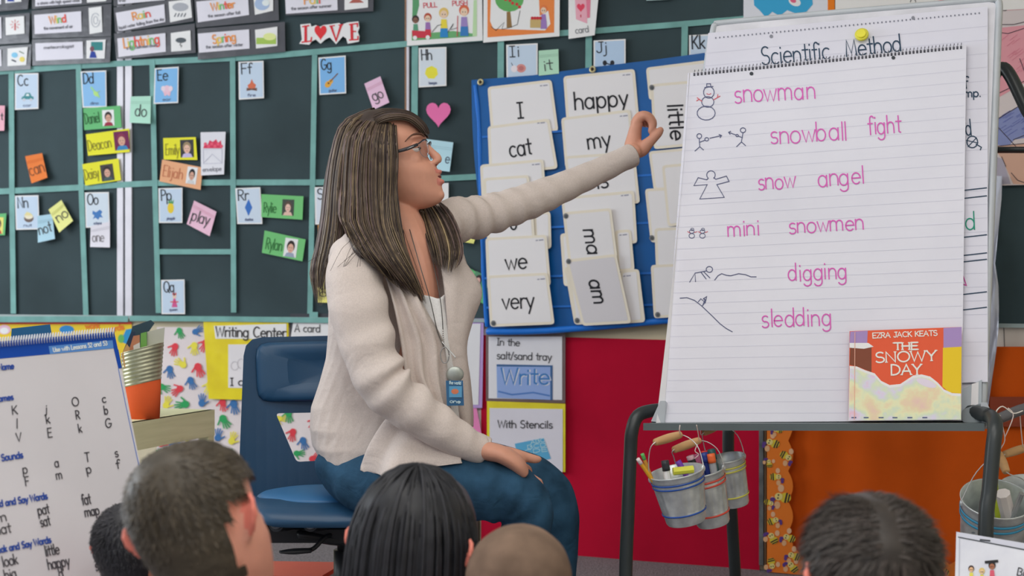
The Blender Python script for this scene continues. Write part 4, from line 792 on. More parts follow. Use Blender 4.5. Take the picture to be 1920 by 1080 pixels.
mesh('rear_frame', *tube([(P(1845, 330, 3.45), rt), (P(1852, 200, 3.48), rt), (P(1862, 148, 3.5), rt), (P(1876, 128, 3.5), rt), (P(1893, 140, 3.48), rt), (P(1925, 205, 3.45), rt), (P(1990, 340, 3.4), rt), (P(2060, 800, 3.3), rt), (Vector((1.42, 3.25, .02)), rt)], 12, 5), BK, ES, smooth=True)
mesh('crossbar', *tube([(P(1848, 281, 3.47), .008, .02), (P(1990, 281, 3.42), .008, .02)], 8, 2), BK, ES, smooth=True)
mesh('frame_clip', *tube([(EP.pt(1866, 150, -.045), .008), (EP.pt(1864, 185, -.045), .008)], 8, 2), M((205, 205, 205), 'plastic'), ES, smooth=True)
# pads
def ruled(d, x0f, x1f, y0, y1, step, slope, c, w=.8):
    y = y0
    while y < y1: d.line([(x0f(y), y), (x1f(y), y+slope(y)*(x1f(y)-x0f(y)))], w, c, 0); y += step
sm = Card('flip_chart_page', 'back flip chart page titled Scientific Method, held by a magnet', 'flip chart', [(1328, 62), (1852, 12), (1852, 716), (1262, 735)], (210, 210, 222), -.016, plane=EP, th=.003)
d = sm.draw(); ruled(d, lambda y: 1325-(y-60)*.09, lambda y: 1851, 100, 690, 24, lambda y: -.098+.00014*(y-90), (197, 197, 210)); d.build('ruled_lines', sm.o)
d = sm.draw()
for i in range(66): x = 1342+i*7.6; y = 71-(x-1342)*.094; d.oval(x, y, 1.4, 1.8, (120, 122, 135), 2, n=8)
for x in (1446, 1712): d.oval(x, 68-(x-1446)*.13, 3.2, 3.4, (130, 132, 142), 2)
d.build('perforations', sm.o)
d = sm.draw(); TL = (50, 70, 90)
d.text('Scientific', (1428, 122), (1555, 111), 34, TL, 2.4, jit=.02); d.text('Method', (1586, 107), (1690, 96), 32, TL, 2.6, jit=.02)
d.text('f', (1808, 166), (1816, 165), 22, TL, 2.2); d.text('mp.', (1808, 182), (1838, 181), 15, TL, 2.2); d.text('d', (1811, 254), (1822, 253), 30, TL, 2.2); d.line(A(1823, 266, 10, 11, 0, 360), 2, TL); d.line([(1812, 263), (1834, 268)], 1.5, TL); d.line([(1815, 275), (1831, 258)], 1.5, TL); d.line([(1830, 270), (1840, 276), (1838, 281)], 2, TL)
for y in (356, 371, 444, 478, 490, 551, 580): d.line([(1806, y+1), (1850, y-4)], 2, TL)
d.text('d', (1810, 431), (1829, 430), 34, (40, 140, 115), 2.3); d.line([(1803, 510), (1812, 535), (1803, 532)], 2.4, (190, 80, 150)); d.build('lettering', sm.o)
mg = ORG[sm.o]
c0 = EP.pt(1616, 66, -.009)
def disc(c, r, h, n=20):
    R = []
    for o, k in ((0, .96), (h*.3, 1), (h*.75, 1), (h, .88)): R.append([c+en*o+(ex*math.cos(2*math.pi*i/n)+ey*math.sin(2*math.pi*i/n))*r*k for i in range(n)])
    return loft(R)
mb = MB(); mb.add(*disc(c0, .0165, .007), M((205, 200, 60), 'plastic')); mb.add(*disc(c0+en*.005, .0115, .006), M((222, 212, 50), 'plastic')); mb.build('magnet', label='round yellow magnet above the word Method', cat='magnet')
fp = Card('flip_chart_pad', 'white ruled pad listing snow words in pink marker', 'flip chart', [(1290, 137), (1812, 84), (1803, 789), (1240, 792)], (212, 212, 224), .0, plane=EP, th=.010)
V, Fc = [], []
for k in range(9):     # the left edge of the front sheet curls out
    t = k/8; V += [EP.pt(1294-50*t, 137+655*t, .0012), EP.pt(1292-62*t**1.3, 137+656*t, .002+.010*t)]
for k in range(8): Fc.append((2*k, 2*k+2, 2*k+3, 2*k+1))
mesh('curled_edge', V, Fc, M((218, 218, 228), 'paper'), fp.o, smooth=True)
d = fp.draw(); ruled(d, lambda y: 1289-(y-140)*.076, lambda y: 1810-(y-90)*.013, 160, 786, 20.5, lambda y: max(-.105, -.1+.000152*(y-137)), (203, 203, 216), .8); d.build('ruled_lines', fp.o)
d = fp.draw()
for i in range(74): x = 1300+i*6.85; y = 138-(x-1290)*.1015; d.rect(x, y, x+3.6, y+5.4, (60, 62, 70), 1)
for x in (1409, 1675): d.oval(x, 138-(x-1409)*.112, 3.6, 3.4, (62, 66, 72), 2)
d.build('perforations', fp.o)
mb = MB()
for i in range(74): x = 1301.5+i*6.85; y = 138-(x-1290)*.1015; mb.add(*wire([EP.pt(x, y+4, .002), EP.pt(x, y+1, .006), EP.pt(x+1, y-5, .004), EP.pt(x+1.4, y-6, -.004), EP.pt(x+1.6, y-3, -.012)], .0007, 5, 1), M((130, 130, 140), 'metal'))
mb.build('spiral_binding', parent=fp.o, kind='stuff')
PK = (205, 95, 175)
for t_, a_, b_, h_ in (('snowman', (1376, 193), (1528, 184), 36), ('snowball', (1444, 270), (1588, 262), 36), ('fight', (1629, 253), (1689, 249), 34), ('snow', (1421, 356), (1491, 352), 32), ('angel', (1533, 350), (1620, 344), 34), ('mini', (1364, 443), (1423, 440), 31), ('snowmen', (1478, 438), (1620, 430), 31), ('digging', (1478, 527), (1588, 522), 33), ('sledding', (1428, 614), (1558, 609), 34)):
    d = fp.draw(); d.text(t_, a_, b_, h_, PK, 2.3, jit=.035); d.build('word', fp.o)
d = fp.draw(); IK = (85, 90, 120); RE = (200, 90, 100)
def L(p, w=1.5, c=IK): d.line(p, w, c)
L(A(1329, 173, 10, 11, 0, 360)); L(A(1327, 191, 11.5, 10, 0, 360)); L(A(1324, 212, 17, 13, 0, 360)); L([(1325, 164), (1325, 157), (1332, 157), (1333, 163)]); L([(1321, 164), (1337, 162)]); L(A(1329, 174, 4, 3, 20, 160), 1.2, RE)
L([(1316, 190), (1307, 183)], 1.5, RE); L([(1311, 186), (1306, 189)], 1.5, RE); L([(1338, 187), (1350, 180)], 1.5, RE); L([(1345, 183), (1346, 177)], 1.5, RE)
d.build('drawing', fp.o); d = fp.draw()
L(A(1311, 255, 4.5, 4.5, 0, 360)); L([(1311, 260), (1312, 275), (1303, 283)]); L([(1312, 275), (1319, 281)]); L([(1311, 267), (1321, 263)]); L(A(1325, 261, 3.5, 3.2, 0, 360)); L([(1331, 259), (1353, 254)]); L([(1348, 252), (1353, 254), (1350, 258)])
L(A(1393, 244, 5, 4.5, 0, 360)); L([(1393, 249), (1390, 266), (1381, 275)]); L([(1390, 266), (1398, 273)]); L([(1392, 258), (1384, 255)]); L(A(1382, 254, 2.2, 2.2, 0, 360)); L([(1380, 253), (1366, 248)]); L([(1370, 246), (1366, 248), (1369, 252)])
d.build('drawing', fp.o); d = fp.draw()
L(A(1333, 328, 8, 8, 130, 410)); L([(1328, 334), (1325, 337), (1309, 333), (1301, 348), (1326, 346), (1312, 373), (1358, 370), (1344, 346), (1367, 340), (1362, 330), (1342, 336), (1338, 333)])
d.build('drawing', fp.o); d = fp.draw()
for x in (1297, 1317): L(A(x, 434, 4.5, 3.2, 0, 360), 1.2); L(A(x, 442, 5.2, 4.5, 0, 360), 1.2); L(A(x+1, 430, 3, 2.2, 0, 360), 1); L([(x-8, 434), (x-3, 437)], 1.1, RE); L([(x+5, 436), (x+10, 434)], 1.1, RE)
d.build('drawing', fp.o); d = fp.draw()
L([(1293, 529), (1303, 512), (1304, 528)]); L([(1303, 512), (1324, 508)]); L([(1314, 510), (1324, 523)]); L([(1319, 509), (1331, 521)]); L(A(1330, 505, 6, 5.5, 0, 360)); L([(1340, 525), (1346, 517), (1353, 513), (1362, 516), (1370, 517), (1385, 513), (1398, 515), (1408, 519), (1418, 519)])
d.build('drawing', fp.o); d = fp.draw()
L([(1275, 559), (1288, 558), (1302, 563), (1315, 573), (1335, 592), (1350, 607), (1362, 616), (1373, 622)]); L([(1309, 566), (1314, 560), (1322, 567), (1316, 574)], 1.3); L([(1318, 572), (1322, 562), (1319, 560), (1325, 556), (1322, 568)], 2)
d.build('drawing', fp.o)
# picture book on the tray
bk = slabq([(1594, 622), (1802, 614), (1801, 786), (1592, 788)], .028, .012, M((225, 222, 215), 'paper'), 'picture_book', None, label='orange picture book standing on the easel tray', cat='book')
for q2, o in (([(1593, 621), (1803, 613), (1802, 787), (1591, 789)], .0295), ([(1593, 621), (1803, 613), (1802, 787), (1591, 789)], .016)): slabq(q2, o, .0015, M((208, 90, 62), 'paper'), 'cover', bk)
d = Draw(lambda x, y, o: EP.pt(x, y, .0296+o)); OR = (218, 92, 62)
d.poly([(1593, 621), (1803, 613), (1802, 787), (1591, 789)], OR, 0); d.poly([(1594, 622), (1627, 620), (1626, 643), (1593, 643)], (160, 135, 185), 1); d.poly([(1769, 615), (1803, 613), (1803, 652), (1769, 652)], (160, 135, 185), 1)
d.poly([(1594, 652), (1634, 650), (1634, 698), (1610, 688), (1593, 684)], (125, 72, 55), 1); d.poly([(1593, 643), (1628, 643), (1638, 650), (1620, 654), (1593, 652)], (228, 225, 228), 2); d.poly([(1768, 652), (1803, 650), (1802, 738), (1780, 736), (1767, 725)], (225, 190, 45), 1)
sn = [(1593, 686), (1606, 687), (1622, 694), (1640, 700), (1652, 714), (1668, 722), (1688, 720), (1700, 712), (1712, 704), (1728, 702), (1744, 706), (1758, 717), (1770, 730), (1785, 737), (1802, 738), (1802, 787), (1591, 789)]
d.poly(sn, (228, 222, 224), 2)
MC[((1, 2, 3), 'print')] = pastel()
d.poly([(x, y+5) for x, y in sn[:-2]]+[(1802, 787), (1592, 788)], (1, 2, 3), 3)
d.oval(1737, 718, 20, 7, (218, 208, 228), 4, 20)
for x in (1597, 1620, 1648, 1674, 1702, 1730): d.line([(x, 783), (x+8, 783)], 2.2, (85, 95, 130), 5)
d.line([(1603, 623), (1602, 786)], 1.2, (228, 170, 150), 6)
d.build('cover_art', bk)
d = Draw(lambda x, y, o: EP.pt(x, y, .0300+o)); WW = (232, 224, 215)
d.text('EZRA JACK KEATS', (1636, 634), (1757, 629), 9.5, WW, 1.8, serif=.06); d.text('THE', (1676, 656), (1720, 655), 13, WW, 2.9, serif=.09); d.text('SNOWY', (1641, 680), (1754, 676), 19, WW, 2.8, serif=.08); d.text('DAY', (1670, 703), (1726, 702), 19, WW, 2.9, serif=.08)
d.build('lettering', bk)
# ---------------------------------------------------------------- buckets
GALV = M((196, 202, 206), 'metal')
def bucket(name, label, tc, bc, rt, rb, stripe, grip, hooks, tiltv=(0, -.35, 0), gripc=(190, 150, 105)):
    T = P(*tc); B = P(*bc); ax = (B-T); h = ax.length; ax.normalize()
    rt *= tc[2]/F; rb *= bc[2]/F
    e = empty(name, B, label, 'bucket')
    u = Vector((1, 0, 0)); u = (u-ax*u.dot(ax)).normalized(); v = ax.cross(u); n = 64
    def ring(t, k=0, rib=0):
        r = rt+(rb-rt)*t+k; c = T+ax*h*t
        return [c+(u*math.cos(a)+v*math.sin(a))*(r+rib*(1 if i % 4 < 2 else -1)) for i, a in enumerate([2*math.pi*i/n for i in range(n)])]
    R = [ring(.02, .0018), ring(0, .0022), ring(-.012, .001), ring(0, -.0005), ring(.3, -.002), ring(.97, -.002)]
    inner = loft(R, False)
    R2 = [ring(.02, .0018), ring(.05), ring(.1, .0012), ring(.12), ring(.2), ring(.24, .0012), ring(.27), ring(.3, 0, .0007), ring(.5, 0, .0009), ring(.72, 0, .0008), ring(.75), ring(.78, .0012), ring(.81), ring(.96), ring(1.0, -.002)]
    mb = MB(); mb.add(*inner, GALV); mb.add(*loft(R2, False), GALV)
    V = ring(.97, -.001)+[T+ax*h*.97]; mb.add(V, [(i, (i+1) % n, n) for i in range(n)], GALV)
    mb.build('pail', parent=e, smooth=True)
    for t in (.145, .225, .775):
        mesh('painted_stripe', *loft([ring(t-.014, .0014), ring(t-.008, .0026), ring(t+.014, .0026), ring(t+.02, .0014)], False), M(stripe, 'paintmetal'), e, smooth=True)
    g0, g1 = P(*grip[0]), P(*grip[1]); s = (g1-g0).normalized()
    pts = [ring(.03)[n//2]+Vector((-.002, 0, 0)), (ring(.03)[n//2]+g0)/2+Vector((-.008, 0, .012)), g0, g1, (ring(.03)[0]+g1)/2+Vector((.012, 0, .012)), ring(.03)[0]+Vector((.002, 0, 0))]
    hd = mesh('handle', *wire(pts, .0011, 6, 5), M((200, 200, 200), 'metal'), e, smooth=True)
    mesh('grip', *tube([(g0, .0075), (g0+(g1-g0)*.12, .0085), (g0+(g1-g0)*.5, .0098), (g0+(g1-g0)*.88, .0085), (g1, .0075)], 12, 4, rnd=False), M(gripc, 'wood'), hd, smooth=True)
    for i in (0, n//2):
        mesh('handle_ear', *ell(ring(.05)[i], .005, .004, .008, 10, 6), GALV, e, smooth=True)
    for hk in hooks: mesh('hanging_tie', *wire([P(*p) for p in hk], .0011, 6, 4), M((225, 205, 200), 'plastic'), e, smooth=True)
    return e, T, ax, h, ring
B1 = bucket('bucket', 'galvanised bucket with blue stripes, nearest under the tray', (1268, 884, 3.06), (1287, 978, 3.072), 51, 37, (30, 75, 155), [(1229, 829, 3.03), (1275, 815, 3.09)], [[(1275, 797, 3.06), (1274, 806, 3.06), (1276, 816, 3.08)]])
B2 = bucket('bucket', 'galvanised bucket with red stripes, middle of three', (1316, 882, 3.15), (1338, 982, 3.165), 41, 31, (205, 75, 60), [(1264, 843, 3.10), (1311, 826, 3.15)], [[(1306, 797, 3.1), (1309, 812, 3.12), (1311, 827, 3.14)], [(1311, 827, 3.14), (1303, 845, 3.13), (1310, 852, 3.13), (1302, 860, 3.13)]])
B3 = bucket('bucket', 'galvanised bucket with yellow stripes, farthest of three', (1362, 858, 3.28), (1380, 946, 3.295), 33, 25, (205, 200, 90), [(1320, 811, 3.24), (1350, 796, 3.28)], [[(1312, 797, 3.2), (1314, 815, 3.22), (1318, 812, 3.23)]])
B4 = bucket('bucket', 'galvanised bucket with light blue stripes behind the right easel leg', (1868, 935, 3.04), (1850, 1062, 3.12), 64, 48, (60, 150, 190), [(1873, 850, 3.02), (1887, 885, 2.98)], [[(1880, 800, 3.0), (1884, 825, 3.0), (1876, 842, 3.0), (1872, 852, 3.0)], [(1890, 765, 3.0), (1900, 780, 3.0), (1884, 820, 3.0)]])
B5 = bucket('bucket', 'galvanised bucket at the far right picture edge', (1932, 920, 3.2), (1925, 1030, 3.26), 58, 44, (150, 190, 205), [(1884, 852, 3.1), (1928, 838, 3.14)], [[(1912, 765, 3.1), (1914, 800, 3.1), (1918, 840, 3.12)]])
mesh('tie_loop', *wire([P(1876, 780, 3.0), P(1868, 772, 3.0), P(1880, 762, 3.0), P(1900, 775, 3.0), P(1918, 770, 3.0)], .0012), M((225, 215, 205), 'plastic'), None, smooth=True, label='white plastic tie looped over the right easel bar', cat='cable tie')
mesh('crossbar', *tube([(P(1862, 790, 3.05), .011), (P(1890, 778, 3.06), .012), (P(1930, 764, 3.08), .012), (P(2040, 740, 3.1), .012)], 10, 3), M((92, 92, 96), 'paintmetal'), ES, smooth=True)
def stick(name, label, cat, a, b, r, c, tip=None, tipc=None, kind='plastic', capc=None):
    A_, B_ = P(*a), P(*b); d = (B_-A_)
    o = mesh(name, *tube([(A_, r), (B_, r)], 8, 3, rnd=False), M(c, kind), None, smooth=False, label=label, cat=cat)
    if capc: mesh('cap', *tube([(B_-d*.28, r*1.15), (B_+d*.04, r*1.1)], 10, 3, rnd=False), M(capc, 'plastic'), o, smooth=True)
    if tipc: mesh('eraser', *tube([(B_-d*.12, r*1.05), (B_+d*.03, r*1.02)], 8, 3, rnd=False), M(tipc, 'plastic'), o, smooth=True)
    return o
stick('pencil', 'yellow pencil with a white end leaning out of the blue-striped bucket', 'pencil', (1240, 925, 3.06), (1197, 862, 3.03), .0042, (225, 165, 45), tipc=(225, 205, 205))
stick('pencil', 'green-ended pencil in the blue-striped bucket', 'pencil', (1232, 925, 3.08), (1205, 853, 3.06), .004, (205, 150, 60), tipc=(90, 170, 90))
stick('marker', 'black and white marker upright in the blue-striped bucket', 'marker', (1256, 925, 3.06), (1247, 866, 3.06), .0075, (220, 220, 222), capc=(45, 48, 55))
stick('marker', 'violet marker lying in the blue-striped bucket', 'marker', (1300, 915, 3.09), (1272, 866, 3.1), .006, (110, 60, 160), capc=(110, 60, 170))
stick('marker', 'yellow highlighter lying across the blue-striped bucket', 'marker', (1262, 884, 3.055), (1300, 880, 3.06), .0085, (205, 205, 70))
stick('marker', 'black marker with a pink end in the red-striped bucket', 'marker', (1312, 905, 3.14), (1294, 856, 3.14), .0085, (45, 45, 50), tipc=(225, 180, 190))
stick('marker', 'pink marker in the red-striped bucket', 'marker', (1318, 905, 3.17), (1306, 852, 3.17), .007, (205, 110, 150))
stick('marker', 'dark blue marker in the red-striped bucket', 'marker', (1332, 905, 3.13), (1320, 851, 3.13), .0082, (30, 45, 110), capc=(35, 55, 130))
stick('marker', 'red capped marker in the red-striped bucket', 'marker', (1330, 905, 3.19), (1321, 848, 3.19), .007, (60, 60, 70), capc=(215, 60, 50))
stick('marker', 'grey marker with an orange band in the red-striped bucket', 'marker', (1342, 905, 3.12), (1333, 853, 3.12), .008, (150, 152, 158), capc=(235, 100, 50))
stick('marker', 'green-black marker at the back of the red-striped bucket', 'marker', (1346, 905, 3.16), (1334, 845, 3.18), .0082, (45, 80, 80), capc=(40, 85, 85))
stick('glue_stick', 'white glue stick in the right galvanised bucket', 'glue stick', (1895, 985, 3.04), (1880, 925, 3.0), .016, (215, 208, 205))
stick('ruler', 'steel grey rod leaning in the right galvanised bucket', 'rod', (1890, 990, 3.03), (1916, 925, 2.98), .006, (165, 168, 170), kind='metal')
stick('pencil', 'yellow-green pencil tip in the right galvanised bucket', 'pencil', (1872, 985, 3.08), (1866, 905, 3.07), .006, (185, 200, 60))
# ---------------------------------------------------------------- small wooden table with a book bucket
WD = M((238, 226, 178), 'wood')
wt = empty('small_table', P(330, 800, 3.95)*1.0, 'cream wooden table end holding the orange book bucket', 'table')
q0, q1, q2 = P(215, 790, 3.66), P(398, 768, 4.14), P(175, 776, 3.80)
def prism(pts, dz, name, m, parent):
    n = len(pts); V = [Vector(p) for p in pts]+[Vector(p)+Vector((0, 0, dz)) for p in pts]
    return mesh(name, V, [tuple(range(n))[::-1], tuple(range(n, 2*n))]+[(i, (i+1) % n, n+(i+1) % n, n+i) for i in range(n)], m, parent)
tz = P(398, 768, 4.14).z
def flat(p, z): return Vector((p.x, p.y, z))
fA, fB = flat(P(190, 792, 3.6), tz), flat(P(402, 768, 4.14), tz); dr = (fB-fA).normalized(); nr = Vector((-dr.y, dr.x, 0))
prism([fA, fB, fB+nr*.34, fA+nr*.34], -.018, 'table_top', WD, wt)
prism([fA-nr*.001, fB-nr*.001, fB+nr*.018, fA+nr*.018], -.075, 'apron', WD, wt)
for p, w in ((fB-dr*.034+nr*.0, .032), (fA+dr*.06+nr*.02, .03), (fB-dr*.034+nr*.30, .032), (fA+dr*.06+nr*.3, .03)):
    prism([flat(p, 0), flat(p+dr*w, 0), flat(p+dr*w+nr*w, 0), flat(p+nr*w, 0)], tz-.02, 'leg', WD, wt)
bt = empty('book_bucket', P(272, 790, 3.86), 'orange tapered bin with a ribbed metal upper half, full of thin books', 'bin')
def oring(cx, y, rx, Y, k=1, n=40, dy=0): return [P(cx, y, Y)+Vector((math.cos(a)*rx*Y/F*k, math.sin(a)*rx*Y/F*k*.8, math.cos(a)*dy)) for a in [2*math.pi*i/n for i in range(n)]]
prof = [(793, 29, 'o'), (760, 31, 'o'), (720, 33.5, 'o'), (716, 34, 'm')]
V, Fc = loft([oring(272, 792, 27, 3.86, dy=.006), oring(271, 760, 29.5, 3.86, dy=.008), oring(268, 718, 33.5, 3.86, dy=.011)]); mesh('body', V, Fc, M((208, 90, 50), 'fabric'), bt, smooth=True)
R = []
for i in range(61):
    y = 718-i*(718-652)/60; t = i/60; R.append(oring(268-t*1, y, 33.8+t*6+.5*math.sin(i*.95), 3.86, dy=.011+.004*t))
R += [oring(267, 652, 38.5, 3.86, dy=.015), oring(268, 700, 33.5, 3.86, dy=.012)]
mesh('ribbed_band', *loft(R, False), M((176, 176, 150), 'metal'), bt, smooth=True)
def bookslab(label, pts, Y, th, c, edge=None):
    V = [P(x, y, Y) for x, y in pts]+[P(x, y, Y+th) for x, y in pts]; n = len(pts)
    return mesh('book', V, [tuple(range(n)), tuple(range(2*n-1, n-1, -1))]+[(i, n+i, n+(i+1) % n, (i+1) % n) for i in range(n)], M(c, 'paper'), None, label=label, cat='book', group='books in the orange bin')
bookslab('dark teal book leaning highest in the orange bin', [(244, 690), (236, 668), (248, 612), (283, 600), (290, 606), (276, 626), (278, 690)], 3.92, .012, (52, 72, 82))
bookslab('dark navy book at the left of the orange bin', [(240, 690), (230, 660), (246, 622), (254, 622), (246, 690)], 3.89, .01, (45, 58, 78))
bookslab('brown and white book in the orange bin', [(243, 690), (240, 662), (250, 630), (262, 628), (262, 690)], 3.855, .008, (176, 118, 88))
bookslab('white book with a soft cover in the orange bin', [(252, 690), (250, 648), (262, 642), (264, 690)], 3.845, .006, (205, 200, 192))
bookslab('green book in the orange bin', [(262, 690), (264, 625), (275, 622), (276, 690)], 3.85, .008, (110, 160, 80))
bookslab('grey-white book at the right of the orange bin', [(275, 690), (276, 622), (309, 614), (306, 655), (300, 690)], 3.86, .01, (180, 180, 166))
bookslab('tan book edge in front at the left of the orange bin', [(233, 690), (228, 664), (238, 645), (243, 652), (242, 690)], 3.83, .006, (190, 150, 100))
o = bookslab('dark blue book lying flat above the lesson flip chart', [(20, 640), (22, 616), (94, 608), (98, 632), (98, 640)], 3.4, .2, (35, 88, 130)); o.name = 'book'
cb = MB(); cb.add(*box_pts((P(58, 638, 3.5).x, 3.55, P(58, 640, 3.5).z/2), Vector((.05, 0, 0)), Vector((0, .12, 0)), Vector((0, 0, P(58, 640, 3.5).z/2-.001))), M((60, 100, 140), 'plastic')); cb.build('low_cabinet', label='low blue cabinet hidden behind the lesson flip chart', cat='cabinet')
# ---------------------------------------------------------------- lesson flip chart on the left
LP = Pl.three(P(215, 622, 2.76), P(-30, 643, 2.46), P(262, 870, 2.66))
lf = Card('flip_chart', 'lesson flip chart with a blue header and black letters', 'flip chart', [(-90, 648), (214, 622), (312, 1120), (-90, 1230)], (196, 194, 200), 0, plane=LP, th=.02)
d = lf.draw(); d.poly([(-90, 648), (214, 622), (229, 690), (222, 691), (213, 653), (-90, 681)], (18, 68, 160), 0); d.poly([(91, 649), (211, 638), (213, 653), (94, 664)], (85, 135, 200), 1)
d.line([(222, 691), (236, 760), (262, 880), (300, 1060)], 1.3, (90, 120, 190), 1); d.poly([(214, 653), (222, 691), (229, 690), (222, 655)], (18, 68, 160), 1); d.build('header', lf.o)
d = lf.draw(); d.text('Use with Lessons 52 and 53', (100, 660), (201, 647), 8, (215, 222, 235), 1.5); d.build('header_text', lf.o)
BL_ = (40, 70, 150); DKL = (62, 60, 66)
for t_, a_, b_, h_, c_, w_ in (('Name', (-2, 694), (26, 691), 11, BL_, 2.4), ('ames', (-2, 753), (25, 749), 11, BL_, 2.4), ('e Sounds', (-8, 866), (43, 858), 12, BL_, 2.6), ('nd and Say Words', (-6, 951), (89, 935), 12, BL_, 2.6), ('ook and Say Words', (-4, 1037), (96, 1017), 12, BL_, 2.6),
        ('K', (23, 777), (33, 776), 16, DKL, 2), ('j', (84, 774), (88, 774), 15, DKL, 2), ('O', (136, 762), (148, 760), 16, DKL, 2), ('c', (192, 755), (199, 754), 15, DKL, 2),
        ('l', (30, 803), (33, 803), 18, DKL, 2), ('k', (87, 794), (94, 793), 17, DKL, 2), ('R', (143, 786), (150, 785), 16, DKL, 2), ('b', (196, 777), (203, 776), 16, DKL, 2),
        ('V', (31, 828), (40, 827), 16, DKL, 2), ('E', (90, 820), (98, 819), 17, DKL, 2), ('k', (148, 811), (154, 810), 16, DKL, 2), ('G', (198, 802), (209, 801), 17, DKL, 2),
        ('p', (43, 888), (52, 887), 17, DKL, 2), ('a', (103, 876), (111, 875), 17, DKL, 2), ('T', (160, 866), (168, 865), 17, DKL, 2), ('s', (216, 857), (222, 856), 16, DKL, 2),
        ('F', (48, 911), (55, 910), 17, DKL, 2), ('m', (106, 899), (117, 897), 17, DKL, 2), ('p', (163, 888), (172, 886), 17, DKL, 2), ('f', (219, 879), (225, 878), 17, DKL, 2),
        ('m', (-6, 980), (13, 976), 18, DKL, 2.2), ('pat', (72, 966), (93, 962), 19, DKL, 2.2), ('fat', (155, 947), (171, 944), 20, DKL, 2.2), ('mat', (-14, 1004), (21, 998), 19, DKL, 2.2), ('sat', (77, 988), (95, 984), 19, DKL, 2.2), ('map', (160, 969), (187, 964), 18, DKL, 2.2),
        ('look', (6, 1063), (34, 1057), 20, DKL, 2.2), ('little', (86, 1043), (112, 1038), 20, DKL, 2.2), ('and', (170, 1026), (191, 1021), 20, DKL, 2.2), ('happy', (91, 1068), (131, 1060), 20, DKL, 2.2), ('the', (174, 1048), (193, 1044), 20, DKL, 2.2), ('see', (180, 1070), (200, 1066), 20, DKL, 2.2), ('big', (10, 1088), (32, 1083), 20, DKL, 2.2), ('d', (112, 1085), (120, 1083), 20, DKL, 2.2)):
    d = lf.draw(); d.text(t_, a_, b_, h_, c_, w_); d.build('word' if len(t_) > 1 else 'letter', lf.o)
mb = MB(); cm = M((205, 208, 215), 'plastic')
for i in range(56):
    x = -60+i*4.95; y = 646-(x+60)*.0865
    mb.add(*wire([LP.pt(x, y+9, .002), LP.pt(x-.6, y+3, .009), LP.pt(x+.6, y-5, .010), LP.pt(x+1.6, y-8, .0), LP.pt(x+1.8, y-4, -.014), LP.pt(x+1.4, y+2, -.022)], .0011, 6, 2), cm)
mb.build('spiral_binding', parent=lf.o, kind='stuff')
def bench(label, c, sx, sy, h):
    e = empty('low_table', (c[0], c[1], 0), label, 'table'); m = M((200, 180, 135), 'wood')
    mesh('table_top', *box_pts((c[0], c[1], h-.012), Vector((sx, 0, 0)), Vector((0, sy, 0)), Vector((0, 0, .012))), m, e)
    for i in (-1, 1):
        for j in (-1, 1): mesh('leg', *box_pts((c[0]+i*(sx-.03), c[1]+j*(sy-.03), (h-.024)/2), Vector((.018, 0, 0)), Vector((0, .018, 0)), Vector((0, 0, (h-.024)/2))), m, e)
lowz = min((ORG[lf.o]+v.co).z for v in lf.o.data.vertices)
bench('low table under the lesson flip chart, below the picture edge', (-.88, 2.6), .12, .09, lowz-.001)
# ---------------------------------------------------------------- clear pocket sheet at the bottom right
SP = Pl.three(P(1793, 1000, 2.62), P(1990, 1040, 2.5), P(1790, 1180, 2.55))
sh = Card('document_sheet', 'white sheet in a clear pocket with three drawn children, bottom right corner', 'sheet', [(1793, 997), (1990, 1030), (1990, 1200), (1788, 1180)], (208, 210, 222), 0, plane=SP, th=.004, kind='laminate')
d = sh.draw(); d.poly([(1793, 997), (1990, 1030), (1990, 1042), (1796, 1006)], (196, 198, 210), 1); d.line([(1797, 1007), (1990, 1044)], 2, (70, 75, 80), 2); d.oval(1825, 999, 4, 2.2, (70, 74, 80), 3); d.line([(1838, 1012), (1856, 1014)], 3, (60, 64, 68), 3); d.line([(1799, 1008), (1797, 1185)], 1.2, (170, 172, 185), 2)
kidfig(d, 1821, 1076, (70, 55, 55), (215, 205, 90), (60, 90, 90), .62, (225, 180, 140)); kidfig(d, 1841, 1080, (210, 185, 110), (215, 205, 90), (60, 90, 90), .6, (225, 190, 150)); kidfig(d, 1860, 1072, (45, 45, 48), (205, 90, 110), (60, 140, 180), .75, (160, 105, 80)); d.line([(1848, 1054), (1870, 1052)], 5, (45, 45, 48), 4); d.build('picture', sh.o)
d = sh.draw(); d.text('Big', (1906, 1078), (1930, 1083), 14, (60, 60, 66), 2); d.build('lettering', sh.o)
lz = min((ORG[sh.o]+v.co).z for v in sh.o.data.vertices)
bench('low table under the clear pocket sheet, below the picture edge', (1.02, 2.46), .2, .14, lz-.001)
# ---------------------------------------------------------------- floor bins seen under the chair
bn = MB(); c = P(560, 1100, 3.85); bn.add(*box_pts((c.x-.0, 3.95, .05), Vector((.2, -.02, 0)), Vector((.03, .12, 0)), Vector((0, 0, .05))), M((120, 26, 34), 'plastic')); bo = bn.build('storage_bin', label='dark red bin on the floor under the chair', cat='bin')
lid = MB(); lid.add(*box_pts((P(525, 1060, 3.8).x, 3.9, .125), Vector((.13, -.01, 0)), Vector((.02, .1, 0)), Vector((0, 0, .006))), M((205, 70, 35), 'plastic')); lid.build('lid', parent=bo)
